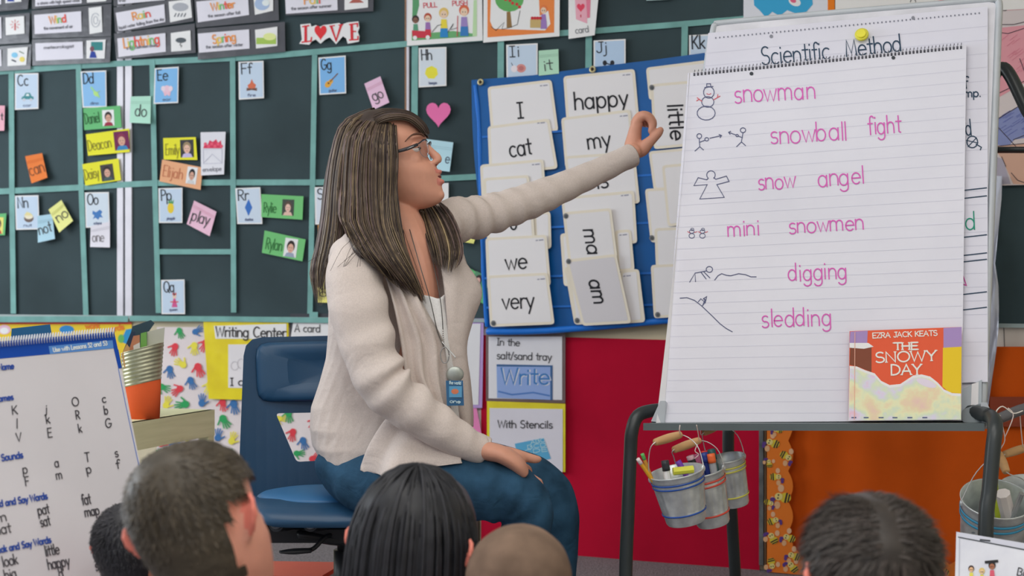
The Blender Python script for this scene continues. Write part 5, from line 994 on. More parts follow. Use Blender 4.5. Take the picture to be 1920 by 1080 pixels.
# ---------------------------------------------------------------- teacher's chair
CHM = M((34, 68, 98), 'plastic'); CHP = M((34, 72, 104), 'plastic'); CK = M((34, 36, 40), 'plastic')
tc_ = empty('office_chair', P(653, 1080, 3.5), 'navy plastic swivel chair with a padded backrest panel', 'chair')
ORG[tc_] = ORG[tc_]
def curve_plate(outer, hole, th, bev, fn, m, name, parent):
    cu = bpy.data.curves.new('c', 'CURVE'); cu.dimensions = '2D'; cu.fill_mode = 'BOTH'; cu.extrude = th; cu.bevel_depth = bev; cu.bevel_resolution = 3
    for pts in [outer]+([hole] if hole else []):
        s = cu.splines.new('POLY'); s.points.add(len(pts)-1); s.use_cyclic_u = True
        for i, p in enumerate(pts): s.points[i].co = (p[0], p[1], 0, 1)
    ob = bpy.data.objects.new('c', cu); COL.objects.link(ob); bpy.context.view_layer.update()
    me = bpy.data.meshes.new_from_object(ob.evaluated_get(bpy.context.evaluated_depsgraph_get())); bpy.data.objects.remove(ob)
    import bmesh
    bm = bmesh.new(); bm.from_mesh(me)
    for k in range(46, 80, 2):
        bmesh.ops.bisect_plane(bm, geom=bm.verts[:]+bm.edges[:]+bm.faces[:], plane_co=(k, 0, 0), plane_no=(1, 0, 0))
    bmesh.ops.triangulate(bm, faces=bm.faces[:]); bm.to_mesh(me); bm.free()
    V = [fn(v.co) for v in me.vertices]; Fc = [tuple(p.vertices) for p in me.polygons]
    return mesh(name, V, Fc, m, parent, smooth=False)
Q = Card.roundq
def dens(pts, step):
    out = []
    for i, p in enumerate(pts):
        q_ = pts[(i+1) % len(pts)]; L_ = math.hypot(q_[0]-p[0], q_[1]-p[1]); n = max(1, int(L_/step)); out += [(p[0]+(q_[0]-p[0])*k/n, p[1]+(q_[1]-p[1])*k/n) for k in range(n)]
    return out
def bk_fn(co):   # px/10,-py/10 plate coordinates to the world: curved backrest leaning back
    px, py = co.x*10, -co.y*10; Yb = 3.66+.0004*(930-py)*.35-.05*((px-610)/165)**2
    return P(px, py, Yb-co.z)
outer = dens(Q([(458, 633), (768, 626), (790, 935), (446, 935)], 34), 12); hole = dens(Q([(517, 775), (670, 772), (628, 862), (556, 866)], 7), 12)
curve_plate([(x/10, -y/10) for x, y in outer], [(x/10, -y/10) for x, y in hole][::-1], .008, .006, bk_fn, CHM, 'backrest', tc_)
pad = []
for ins, dz in ((0, .002), (1, .010), (4, .017), (10, .021), (24, .022), (36, .022), (50, .022)):
    kx = ins if ins <= 24 else 24+(ins-24)*4
    q4 = [(478+kx, 642+ins), (745-kx, 636+ins), (752-kx, 750-ins), (482+kx, 754-ins)]; rr_ = max(2, 26-ins*.5)
    pad.append([bk_fn(Vector((x/10, -y/10, .012+dz))) for x, y in Q(q4, rr_)])
pp_ = []
for r0 in pad:
    o = []
    for i in range(len(r0)):
        a_, b_ = r0[i], r0[(i+1) % len(r0)]; o += [a_]+[a_+(b_-a_)*k/6 for k in range(1, 6)]
    pp_.append(o)
V, Fc = loft(pp_); mesh('back_cushion', V, Fc, CHP, tc_, smooth=True)
# side wing of the shell and the seat pan
sr = []
for (x0, x1, y0, y1, Y, th) in ((448, 780, 905, 935, 3.66, .012), (446, 785, 925, 950, 3.62, .016), (452, 790, 928, 972, 3.52, .02), (458, 790, 925, 975, 3.42, .022), (465, 780, 930, 980, 3.32, .022), (478, 765, 945, 988, 3.25, .018), (500, 740, 968, 990, 3.21, .010)):
    ring = []; c0 = P((x0+x1)/2, (y0+y1)/2, Y); hw = (x1-x0)/2*Y/F; hh = (y1-y0)/2*Y/F
    for i in range(28):
        a = 2*math.pi*i/28; cx = abs(math.cos(a))**.4*(1 if math.cos(a) > 0 else -1); cz = abs(math.sin(a))**.6*(1 if math.sin(a) > 0 else -1)
        ring.append(c0+Vector((cx*hw, 0, cz*hh-(.010 if math.sin(a) > 0 else 0)*(1-cx*cx))))
    sr.append(ring)
V, Fc = loft(sr); mesh('seat', V, Fc, CHM, tc_, smooth=True)
V, Fc = ell(P(600, 928, 3.42), .15, .13, .018, 28, 8); mesh('seat_cushion', V, Fc, M((52, 104, 150), 'plastic'), tc_, smooth=True)
mesh('tilt_mechanism', *box_pts(P(600, 992, 3.46), Vector((.13, 0, 0)), Vector((0, .10, 0)), Vector((0, 0, .016))), CK, tc_)
mesh('tilt_mechanism', *tube([(P(560, 995, 3.4), .016, .06), (P(640, 1006, 3.42), .02, .06), (P(700, 1000, 3.45), .014, .06)], 12, 4), CK, tc_, smooth=True)
for x in (518, 582):
    kb = mesh('knob', *tube([(P(x+32, 980, 3.40), .018), (P(x, 982, 3.30), .019)], 16, 3, rnd=False), CK, tc_, smooth=False)
    mesh('knob_ring', *tube([(P(x, 982, 3.299), .0135), (P(x-.5, 982, 3.293), .0125)], 16, 1, rnd=False), M((120, 125, 130), 'metal'), kb)
mesh('lever', *wire([P(640, 1000, 3.4), P(612, 1006, 3.35), P(590, 1027, 3.33), (P(575, 1034, 3.32))], .0055, 8), CK, tc_, smooth=True)
mesh('lever', *tube([(P(582, 1032, 3.32), .006, .012), (P(550, 1034, 3.31), .007, .014), (P(525, 1035, 3.30), .003, .010)], 10, 4), CK, tc_, smooth=True)
cx0 = P(653, 1020, 3.48)
for r, z0, z1, nm in ((.027, .25, .40, 'gas_column'), (.036, .07, .26, 'gas_column')): mesh(nm, *tube([(Vector((cx0.x, 3.48, z0)), r), (Vector((cx0.x, 3.48, z1)), r)], 20, 2, rnd=False), CK, tc_, smooth=True)
for k in range(5):
    a = k*2*math.pi/5+.3; dv = Vector((math.cos(a), math.sin(a), 0)); b0 = Vector((cx0.x, 3.48, .095))
    mesh('base_arm', *tube([(b0, .02, .022), (b0+dv*.15-Vector((0, 0, .008)), .016, .02), (b0+dv*.27-Vector((0, 0, .025)), .012, .016)], 10, 3), CK, tc_, smooth=True)
    mesh('caster', *tube([(b0+dv*.27+Vector((-dv.y, dv.x, 0))*.016+Vector((0, 0, -.066)), .026), (b0+dv*.27-Vector((-dv.y, dv.x, 0))*.016+Vector((0, 0, -.066)), .026)], 14, 2, rnd=False), CK, tc_)
# ---------------------------------------------------------------- people
SKT = M((198, 144, 122), 'skin'); 
def headloft(T, s=1.0, wid=1.0):
    """T maps (forward, side, up) in metres to the world.  base skull + face mass"""
    k = .00124*s
    tab = [(208, 742, 696, .012), (211, 755, 682, .030), (218, 768, 668, .045), (230, 784, 655, .061), (245, 793, 647, .070), (258, 798, 645, .0745), (270, 799, 645, .075), (282, 800, 647, .0745), (300, 808, 652, .073), (315, 822, 657, .0705), (326, 828, 661, .068), (338, 830, 666, .064), (350, 832, 674, .059), (362, 835, 690, .051), (372, 835, 706, .043), (382, 829, 724, .034), (390, 812, 738, .024), (394, 797, 750, .012)]
    tab = [cr(tab, i/51) for i in range(52)]
    R = []
    for y, xf, xb, w in tab:
        a1 = (xf-728)*k; a0 = (xb-728)*k; c = (a1*.42+a0*.58); z = (300-y)*k; ring = []
        for i in range(40):
            t = 2*math.pi*i/40; ct, st = math.cos(t), math.sin(t)
            ff = a1-c if ct > 0 else c-a0
            px_ = 1.12 if ct > 0 else 1.0
            ring.append(T(c+ff*(abs(ct)**(.9 if ct > 0 else 1))*(1 if ct > 0 else -1), w*s*wid*st*(abs(st)**(.0 if ct < 0 else .12)), z))
        R.append(ring)
    parts = [loft(R)]
    def L3(px, py, sd=0): return T((px-728)*k, sd*s, (300-py)*k)
    sd_axis = (T(0, 1, 0)-T(0, 0, 0)).normalized()
    # nose, lips, chin, brow ridge, cheek bones
    parts.append(tube([(L3(795, 262), .006*s, .006*s), (L3(801, 272), .0068*s, .0062*s), (L3(811, 284), .0085*s, .008*s), (L3(823, 297), .0105*s, .0105*s), (L3(826, 303), .009*s, .0115*s)], 14, 5, ref=sd_axis))
    for q in (-1, 1): parts.append(ell(L3(818, 307, q*.009), .010*s, .006*s, .0058*s, 10, 8))
    parts.append(tube([(L3(811, 328, -.020), .003*s, .003*s), (L3(823, 324.5, -.009), .0048*s, .0046*s), (L3(829.5, 323.5, 0), .0052*s, .005*s), (L3(823, 324.5, .009), .0048*s, .0046*s), (L3(811, 328, .020), .003*s, .003*s)], 10, 4, ref=(0, 0, 1)))
    parts.append(tube([(L3(811, 337, -.019), .003*s), (L3(828, 342, -.009), .0052*s), (L3(834, 342.5, 0), .0055*s), (L3(828, 342, .009), .0052*s), (L3(811, 337, .019), .003*s)], 10, 4, ref=(0, 0, 1)))
    parts.append(ell(L3(826, 368), .015*s, .017*s, .014*s, 12, 8))
    for q in (-1, 1):
        parts.append(tube([(L3(783, 262, q*.045), .004*s), (L3(793, 257, q*.028), .0055*s), (L3(797, 259, q*.010), .005*s)], 8, 4, ref=(0, 0, 1)))
        parts.append(ell(L3(785, 305, q*.034), .019*s, .017*s, .018*s, 12, 8))
    return parts, L3
def ear(T, q, s=1.0, k=.00124):
    c = (706-728)*k*s; out = []
    pts = [(c+.008, .070, -.020), (c-.003, .083, -.012), (c-.013, .094, .004), (c-.014, .098, .020), (c-.004, .093, .033), (c+.009, .080, .031), (c+.014, .070, .014)]
    out.append(tube([(T(a*s, q*b*s*1.0, z*s), .0048*s) for a, b, z in pts], 8, 4)); out.append(tube([(T((c+.002)*s, q*.068*s, -.022*s), .006*s), (T((c-.004)*s, q*.080*s, 0), .0105*s, .006*s), (T((c-.003)*s, q*.084*s, .018*s), .010*s, .006*s)], 10, 4)); return out
def strands(name, parent, surf, n, mats, w=(.0015, .004), seg=14, jn=.006, ju=.0, v0=0., v1=1., tl=.12, seed=1, wav=.0):
    rnd = random.Random(seed); mb = MB()
    for i in range(n):
        u = rnd.random(); ww = rnd.uniform(*w); off = rnd.uniform(-.2, 1)*jn; a = v0*rnd.random(); b = v1-rnd.random()*tl; du = rnd.uniform(-ju, ju); ph = rnd.random()*6.28; m = rnd.choices([x[0] for x in mats], [x[1] for x in mats])[0]
        C = []; N_ = []
        for j in range(seg+1):
            t = a+(b-a)*j/seg; uu = min(1, max(0, u+du*t+wav*math.sin(t*7+ph)*t)); p, nn, sd = surf(uu, t); C.append((p+nn*off, nn, sd))
        V = []; 
        for j, (p, nn, sd) in enumerate(C):
            k = ww*min(1, (1-j/seg)*5+.12)*min(1, j/seg*6+.4)
            V += [p-sd*k/2, p+nn*k*.45, p+sd*k/2]
        Fc = []
        for j in range(seg): q_ = j*3; Fc += [(q_, q_+1, q_+4, q_+3), (q_+1, q_+2, q_+5, q_+4), (q_+2, q_, q_+3, q_+5)]
        mb.add(V, Fc, m)
    mb.m = mb.m; return mb.build(name, parent=parent, smooth=True)
def gsurf(guides, nref):
    """surface through guide curves: u across guides, v along"""
    def S(u, v):
        cols = [cr(g, v) for g in guides]; return Vector(cr(cols, u))
    def f(u, v):
        e = .012; u0, u1 = max(0, u-e), min(1, u+e); v0, v1 = max(0, v-e), min(1, v+e)
        p = S(u, v); du = (S(u1, v)-S(u0, v)); dv = (S(u, v1)-S(u, v0)); n = du.cross(dv)
        n = n.normalized() if n.length > 1e-9 else Vector(nref); 
        if n.dot(Vector(nref)) < 0: n = -n
        return p, n, (du.normalized() if du.length > 1e-9 else Vector((1, 0, 0)))
    return f
def sheet(name, parent, f, m, nu=26, nv=30, th=.008, off=-.004, vmax=.985):
    V = []; Fc = []
    for o in (off, off-th):
        for j in range(nv+1):
            for i in range(nu+1):
                p, n, s_ = f(i/nu, j/nv*vmax); e = min(i, nu-i)/nu; k = 1 if o == off else 1
                V.append(p+n*o*(1 if e > 0 else .6))
    w = nu+1; N_ = w*(nv+1)
    for j in range(nv):
        for i in range(nu): a = j*w+i; Fc += [(a, a+1, a+w+1, a+w), (N_+a, N_+a+w, N_+a+w+1, N_+a+1)]
    rim = [i for i in range(w)]+[j*w+nu for j in range(1, nv+1)]+[nv*w+i for i in range(nu-1, -1, -1)]+[j*w for j in range(nv-1, 0, -1)]
    for k in range(len(rim)): a, b = rim[k], rim[(k+1) % len(rim)]; Fc.append((a, N_+a, N_+b, b))
    return mesh(name, V, Fc, m, parent, smooth=True)
# ======================= the teacher
TE = empty('person', P(740, 930, 3.35)*1, 'seated woman with long streaked hair, glasses, beige cardigan and jeans, pointing', 'person')
phi = math.radians(10); fw = Vector((math.cos(phi), -math.sin(phi), 0)); sdv = Vector((-math.sin(phi), -math.cos(phi), 0))
HC0 = P(728, 300, 3.36)
def TT(a, s, z): return HC0+fw*a+sdv*s+Vector((0, 0, z))
hp, L3 = headloft(TT, 1.0)
body = list(hp)
body.append(tube([(P(738, 355, 3.38), .05, .05), (P(744, 400, 3.38), .048, .05), (P(752, 440, 3.38), .050, .056), (P(764, 490, 3.37), .06, .085), (P(766, 540, 3.36), .055, .10), (P(755, 640, 3.36), .075, .11), (P(735, 760, 3.36), .09, .12), (P(700, 850, 3.37), .10, .14)], 20, 5))
body.append(tube([(P(742, 392, 3.37), .046, .05), (P(770, 450, 3.33), .046, .055), (P(790, 510, 3.29), .040, .05), (P(800, 575, 3.28), .03, .045)], 16, 5))   # chest in the neckline
body.append(tube([(P(680, 470, 3.27), .04), (P(665, 560, 3.17), .038), (P(708, 690, 3.12), .034), (P(770, 760, 3.11), .034), (P(860, 822, 3.13), .026), (P(905, 843, 3.15), .022, .028)], 14, 5))   # near arm
body.append(tube([(P(820, 440, 3.45), .04), (P(900, 410, 3.55), .036), (P(1005, 372, 3.62), .033), (P(1100, 332, 3.70), .027), (P(1165, 300, 3.75), .023), (P(1190, 283, 3.77), .022, .026)], 14, 5))  # far arm
body.append(tube([(P(700, 890, 3.30), .07), (P(830, 890, 3.22), .065), (P(970, 920, 3.17), .05), (P(985, 950, 3.17), .048), (P(962, 1080, 3.2), .045), (P(955, 1200, 3.24), .035), (Vector((.0, 3.26, .07)), .03)], 16, 5))
body.append(tube([(P(740, 880, 3.48), .07), (P(900, 885, 3.44), .065), (P(1016, 922, 3.42), .034), (P(1032, 965, 3.42), .034), (P(1038, 1080, 3.43), .034), (P(1035, 1160, 3.45), .035), (Vector((.1, 3.47, .07)), .03)], 16, 5))
# near hand: resting between the thighs
YH = 3.13
def hpt(x, y, dy=0): return P(x, y, YH+dy)
body.append(tube([(hpt(895, 842, .02), .020, .026), (hpt(915, 846), .021, .028), (hpt(940, 852, -.005), .020, .036), (hpt(965, 866, 0), .019, .040), (hpt(978, 880, .01), .016, .036)], 16, 5))
body.append(tube([(hpt(938, 846, .015), .014), (hpt(965, 851, .02), .0125), (hpt(990, 858, .03), .0108), (hpt(1003, 861, .035), .0098), (hpt(1011, 861, .04), .0075)], 12, 5))      # thumb
for k, (dy, x1, y1, x2, y2) in enumerate(((.045, 1004, 898, 1016, 926), (.022, 1001, 900, 1017, 938), (.0, 998, 902, 1016, 944), (-.02, 994, 902, 1008, 936))):
    body.append(tube([(hpt(970, 872, dy*.8+.005), .0105), (hpt(x1-14, y1-17, dy*.6+.04), .0098), (hpt(x1-17, y1, dy*.4+.095), .0085), (hpt(x2-20, y2-14, dy*.3+.135), .0072)], 10, 4))
# far hand pointing: zoom coordinates of the hand (1130 + x/7.71, 190 + y/7.71)
def fh(x, y, dy=0): return P(1130+x/7.71, 190+y/7.71, 3.79+dy)
kk = 3.79/F/7.71
body.append(tube([(fh(300, 830, -.02), 95*kk, .024), (fh(400, 760), 100*kk, .026), (fh(430, 640), 118*kk, .026), (fh(455, 520), 108*kk, .024), (fh(475, 400, -.004), 92*kk, .020), (fh(510, 300, -.008), 78*kk, .018)], 18, 5))
body.append(tube([(fh(420, 720, -.004), .024), (fh(560, 690, -.012), .021), (fh(640, 620, -.018), .0165), (fh(720, 545, -.02), .0132), (fh(800, 460, -.02), .0122), (fh(845, 405, -.02), .0088)], 14, 5))   # thumb
body.append(tube([(fh(480, 330, -.012), .0125), (fh(540, 235, -.018), .0125), (fh(630, 215, -.02), .0118), (fh(700, 290, -.02), .0105), (fh(715, 370, -.02), .0098), (fh(690, 440, -.02), .008)], 12, 5))  # index
body.append(tube([(fh(470, 310, .006), .0125), (fh(540, 210, .008), .012), (fh(650, 205, .006), .011), (fh(725, 285, .004), .0102), (fh(735, 350, .003), .0092), (fh(715, 395, .002), .008)], 12, 5))   # middle
body.append(tube([(fh(460, 320, .024), .012), (fh(520, 225, .028), .0112), (fh(600, 230, .03), .0105), (fh(655, 290, .03), .0098), (fh(650, 350, .028), .0085)], 12, 4))
body.append(tube([(fh(450, 350, .038), .011), (fh(500, 265, .044), .0098), (fh(570, 262, .047), .009), (fh(610, 310, .047), .0085), (fh(600, 350, .045), .0072)], 12, 4))
lipc = [L3(824, 323), L3(829, 344)]
LIPM = M((190, 118, 106), 'skin'); CHK = M((210, 138, 118), 'skin')
def bm(c):
    v = c-HC0; a, s_, z = v.dot(fw), v.dot(sdv), v.z; px_ = 728+a/.00124; py_ = 300-z/.00124
    if px_ > 819 and abs(s_) < .017 and (319 < py_ < 328.5 or 338 < py_ < 350) and px_ > 813+abs(s_)*500*.6: return 1
    return 0
remesh(body, 'body', .0029, 4, [SKT, LIPM], TE, bm)
# eyes, brows, teeth
for q in (1, -1):
    e = mesh('eye', *ell(L3(786, 280, q*.031), .0125, .0125, .0125, 16, 12), M((225, 222, 220), 'plastic'), TE, smooth=True)
    mesh('iris', *ell(L3(786, 280, q*.031)+fw*.0095+Vector((0, 0, -.001)), .0042, .0055, .0055, 12, 8), M((70, 50, 40), 'plastic'), e, smooth=True)
    mesh('eyelid', *ell(L3(785.5, 277.5, q*.031), .0138, .0142, .0118, 16, 12), SKT, TE, smooth=True)
    mesh('eyelashes', *tube([(L3(783, 281, q*.044), .0008), (L3(794, 280, q*.038), .0014), (L3(797, 281.5, q*.028), .001)], 6, 4), M((40, 34, 34)), TE, smooth=True)
    mesh('eyebrow', *tube([(L3(772, 270, q*.054), .0008, .0012), (L3(784, 257, q*.047), .0016, .002), (L3(797, 254, q*.032), .0024, .003), (L3(802, 258, q*.016), .0018, .002)], 8, 5), M((92, 66, 54), 'hair'), TE, smooth=True)
mesh('teeth', *tube([(L3(813, 331, -.012), .003), (L3(819, 331, 0), .0035), (L3(813, 331, .012), .003)], 8, 4, ref=(0, 0, 1)), M((222, 220, 215), 'plastic'), TE, smooth=True)
mesh('mouth', *tube([(L3(814, 334, .019), .0008), (L3(824, 333.5, .013), .0022), (L3(829.5, 333.5, .0), .003), (L3(824, 333.5, -.013), .0022), (L3(814, 334, -.019), .0008)], 8, 4, ref=(0, 0, 1)), M((96, 44, 46), 'skin'), TE, smooth=True)
mesh('nostril', *ell(L3(822, 311, .006), .003, .002, .002, 8, 6), M((90, 45, 40), 'skin'), TE, smooth=True)
# glasses
gl = empty('eyeglasses', L3(806, 283), 'black half-rim glasses worn by the woman', 'glasses')
GB = M((36, 36, 42), 'plastic')
for q in (1, -1):
    pts = [L3(806, 268, q*.010), L3(806, 265, q*.022), L3(804, 266, q*.038), L3(800, 272, q*.050), L3(799, 282, q*.051), L3(801, 293, q*.045), L3(806, 298, q*.030), L3(809, 292, q*.014), L3(808, 278, q*.009)]
    fr_ = mesh('rim', *wire(pts[:4]+[L3(796, 276, q*.058)], .0016, 7), GB, gl, smooth=True)
    mesh('lower_rim', *wire(pts[3:]+[pts[0]], .0006, 6), M((150, 150, 155), 'metal'), fr_, smooth=True)
    mesh('lens', [p+fw*o for o in (0, .0012) for p in pts], [tuple(range(9)), tuple(range(17, 8, -1))]+[(i, 9+i, 9+(i+1) % 9, (i+1) % 9) for i in range(9)], glassy(), gl)
    tp = mesh('temple', *tube([(L3(797, 276, q*.058), .0036, .0014), (L3(780, 285, q*.073), .0042, .0014), (L3(755, 292, q*.081), .0034, .0014), (L3(720, 297, q*.084), .0026, .0014)], 8, 5, ref=sdv), GB, gl, smooth=True)
    mesh('temple_inlay', *tube([(L3(791, 279.8, q*.0665), .0012, .0008), (L3(780, 285.5, q*.0738), .0014, .0008)], 6, 3, ref=sdv), M((150, 150, 152), 'metal'), tp, smooth=True)
mesh('bridge', *wire([L3(806, 270, -.010), L3(809, 271, 0), L3(806, 270, .010)], .0012, 7), M((120, 120, 125), 'metal'), gl, smooth=True)
# hair
H1, H2, H3, H4, H5 = M((60, 50, 46), 'hair'), M((84, 71, 60), 'hair'), M((118, 102, 80), 'hair'), M((158, 140, 108), 'hair'), M((112, 94, 92), 'hair')
HM = [(H1, 5), (H2, 6), (H3, 2.4), (H4, .55), (H5, 1.8)]
near = [[P(742, 224, 3.33), P(741, 262, 3.278), P(746, 300, 3.262), P(745, 350, 3.25), P(748, 400, 3.235), P(752, 450, 3.215), P(770, 505, 3.20), P(798, 568, 3.2)],
        [P(728, 224, 3.33), P(722, 262, 3.262), P(722, 320, 3.25), P(722, 380, 3.24), P(724, 430, 3.21), P(742, 480, 3.17), P(766, 520, 3.17), P(788, 566, 3.19)],
        [P(712, 222, 3.33), P(696, 258, 3.262), P(690, 320, 3.248), P(690, 380, 3.235), P(694, 430, 3.19), P(716, 480, 3.14), P(744, 520, 3.14), P(776, 556, 3.17)],
        [P(702, 218, 3.34), P(672, 252, 3.272), P(664, 310, 3.26), P(662, 370, 3.25), P(660, 420, 3.20), P(678, 462, 3.13), P(712, 500, 3.12), P(752, 535, 3.15)],
        [P(698, 214, 3.35), P(656, 250, 3.30), P(645, 310, 3.29), P(640, 370, 3.28), P(640, 410, 3.25), P(652, 440, 3.18), P(676, 468, 3.13), P(706, 500, 3.12)]]
back = [[P(698, 213, 3.35), P(664, 236, 3.30), P(648, 290, 3.285), P(640, 350, 3.275), P(638, 410, 3.27), P(634, 455, 3.26), P(620, 510, 3.27), P(612, 560, 3.29)],
        [P(696, 211, 3.36), P(650, 236, 3.33), P(632, 290, 3.32), P(624, 350, 3.31), P(618, 410, 3.30), P(610, 460, 3.30), P(600, 510, 3.31), P(603, 572, 3.32)],
        [P(696, 210, 3.38), P(646, 234, 3.38), P(626, 290, 3.38), P(614, 350, 3.37), P(608, 410, 3.36), P(598, 465, 3.35), P(588, 510, 3.35), P(596, 560, 3.35)],
        [P(698, 209, 3.40), P(655, 232, 3.43), P(634, 290, 3.44), P(624, 350, 3.44), P(616, 410, 3.43), P(606, 465, 3.41), P(594, 510, 3.40), P(600, 545, 3.38)],
        [P(705, 208, 3.41), P(690, 230, 3.455), P(672, 290, 3.47), P(660, 350, 3.47), P(650, 410, 3.46), P(640, 460, 3.44), P(630, 500, 3.42), P(625, 540, 3.40)]]
top = [[P(706, 234, 3.29), P(700, 224, 3.30), P(694, 216, 3.33), P(690, 213, 3.38), P(692, 222, 3.43)],
       [P(722, 226, 3.285), P(724, 214, 3.305), P(718, 207.5, 3.35), P(712, 209, 3.40), P(710, 222, 3.44)],
       [P(746, 222, 3.285), P(754, 213, 3.31), P(750, 208, 3.35), P(745, 212, 3.40), P(740, 226, 3.44)],
       [P(768, 226, 3.295), P(776, 220, 3.32), P(776, 218, 3.355), P(772, 222, 3.40), P(766, 236, 3.43)],
       [P(786, 240, 3.31), P(793, 236, 3.33), P(795, 236, 3.355), P(791, 240, 3.39), P(782, 252, 3.42)],
       [P(795, 252, 3.325), P(801, 250, 3.34), P(803, 252, 3.36), P(799, 256, 3.385), P(790, 266, 3.41)]]
# fringe runs along u here, so transpose to have strands sweep forward from the part
top = [list(c) for c in zip(*top)]
far = [[P(770, 262, 3.425), P(772, 320, 3.44), P(778, 370, 3.43), P(788, 405, 3.38), P(797, 440, 3.31), P(806, 470, 3.255), P(816, 500, 3.225)],
       [P(750, 262, 3.45), P(764, 320, 3.455), P(788, 370, 3.44), P(808, 405, 3.37), P(822, 440, 3.29), P(832, 475, 3.235), P(834, 508, 3.215)],
       [P(730, 262, 3.46), P(762, 320, 3.475), P(800, 370, 3.45), P(828, 403, 3.38), P(846, 440, 3.30), P(854, 475, 3.24), P(847, 510, 3.215)],
       [P(710, 262, 3.46), P(760, 330, 3.49), P(808, 372, 3.47), P(842, 396, 3.39), P(861, 438, 3.31), P(866, 478, 3.25), P(856, 502, 3.225)]]
HRX = [('near', near, (0, -1, .1), 620, .009), ('back', back, (-1, -.5, 0), 420, .009), ('top', top, (.1, -.3, 1), 130, .004), ('far', far, (.4, -1, 0), 220, .006)]
hr = None
for i, (nm_, g, nr_, n, jn) in enumerate(HRX):
    f = gsurf([[tuple(p) for p in c] for c in g], nr_)
    if nm_ == 'top': nvv = (12, 14)
    else: nvv = (26, 30)
    sh_ = sheet('hair' if i == 0 else 'hair_lock', TE if i == 0 else hr, f, H1 if nm_ in ('near', 'far') else H2, nvv[0], nvv[1], th=.012 if nm_ != 'top' else .006, off=-.002, vmax=.985 if nm_ == 'top' else .86)
    if i == 0: hr = sh_
    strands('hair_strands', hr, f, n, HM, (.0012, .0052) if nm_ != 'top' else (.002, .005), 16, jn, .03, 0 if nm_ != 'top' else .05, 1.02, .2 if nm_ != 'top' else .05, seed=i+3, wav=.006)
# scalp cap under the hair
def capmesh(T, parent, m, s=1.0, infl=.006, cond=None, name='scalp_hair', nz=0, vox=None):
    parts, _ = headloft(T, s); V, Fc = parts[0]; c = T(-.01*s, 0, .02*s); ti = [T(1, 0, 0)-T(0, 0, 0), T(0, 1, 0)-T(0, 0, 0), T(0, 0, 1)-T(0, 0, 0)]
    out = []
    for v in V:
        dv = v-c; r = dv.normalized(); out.append(v+r*(infl+(nz*random.uniform(-1, 1) if nz else 0)))
    keep = []
    for f in Fc:
        cc = sum((V[i] for i in f), Vector())/len(f)-T(0, 0, 0); a, sd_, z = [cc.dot(t) for t in ti]
        if cond(a/s, sd_/s, z/s): keep.append(f)
    return mesh(name, out, keep, m, parent, smooth=True)
capmesh(TT, hr, H1, 1.0, .005, lambda a, s_, z: (a < .012-.1*abs(s_) and z > -.07) or z > .092 or (z > .062 and a < .035 and s_ < .0) or (s_ < -.02 and a < .05 and z > .05))
rnd_ = random.Random(5); mb = MB()
for i in range(9):  # stray wisps over the shoulder and chest
    x0 = rnd_.uniform(640, 730); V, Fc = wire([P(x0-20, 430, 3.16), P(x0-30+rnd_.uniform(-6, 6), 452, 3.13), P(x0-46+rnd_.uniform(-10, 10), 468, 3.12), P(x0-66+rnd_.uniform(-14, 14), 486+rnd_.uniform(0, 24), 3.12)], .0004, 4, 3); mb.add(V, Fc, H1)
for i in range(8):
    x0 = rnd_.uniform(758, 800); V, Fc = wire([P(756, 430, 3.22), P((756+x0)/2, 480, 3.215), P(x0, 530, 3.21), P(x0+rnd_.uniform(-4, 12), 560+rnd_.uniform(-10, 16), 3.20)], .0004, 4, 3); mb.add(V, Fc, H1)
mb.build('hair_strands', parent=hr)
# ---- jacket
JK = M((198, 187, 181), 'knit')
def RG(cx, y, Y, a, b, th, n=36, e=1.0):
    t = math.radians(th); u = Vector((math.cos(t), math.sin(t), 0)); v = Vector((math.sin(t), -math.cos(t), 0)); c = P(cx, y, Y)
    return [c+u*a*math.cos(x)+v*b*math.sin(x) for x in [2*math.pi*i/n for i in range(n)]]
tors = [RG(756, 428, 3.38, .07, .045, 47), RG(748, 440, 3.37, .12, .058, 47), RG(742, 456, 3.37, .165, .075, 47), RG(738, 480, 3.37, .182, .09, 47), RG(738, 520, 3.37, .182, .105, 47), RG(738, 570, 3.37, .176, .113, 46), RG(734, 620, 3.37, .166, .118, 42), RG(728, 670, 3.37, .158, .122, 36), RG(726, 715, 3.37, .166, .13, 30), RG(728, 760, 3.37, .186, .14, 24), RG(724, 800, 3.36, .184, .15, 20), RG(722, 835, 3.36, .176, .16, 16), RG(722, 862, 3.36, .158, .155, 14)]
for kq, r_ in enumerate(tors):
    cq = sum(r_, Vector())/len(r_)
    for i, p in enumerate(r_):
        am = .0015+.0065*max(0, kq-5)/7; r_[i] = p+(p-cq).normalized()*am*(math.sin(i*.95+kq*.55)+.6*math.sin(i*.5-kq*.9))
def wrs(amp, f1, tw=1.0): return lambda s, th: 1+amp*math.sin(f1*s*6.28+th*tw+math.sin(s*17)*1.3)*(.5+.5*math.sin(th*1.0+1))
def wre(s, th): e = math.exp(-((s-.52)/.16)**2); return 1+(.03+.14*e)*math.sin(s*62+1.6*math.sin(th))*(.6+.4*math.cos(th))+.02*math.sin(th*3+s*9)
jp = [loft(tors)]
jp.append(tube([(P(682, 468, 3.26), .058, .062), (P(664, 510, 3.19), .063, .064), (P(670, 570, 3.15), .066, .062), (P(688, 640, 3.13), .062, .058), (P(712, 705, 3.11), .058, .055), (P(738, 738, 3.105), .056, .052), (P(790, 778, 3.11), .050, .048), (P(840, 812, 3.12), .043, .044), (P(880, 835, 3.135), .036, .040), (P(902, 845, 3.15), .033, .037)], 28, 12, wr=wre, rnd=False))
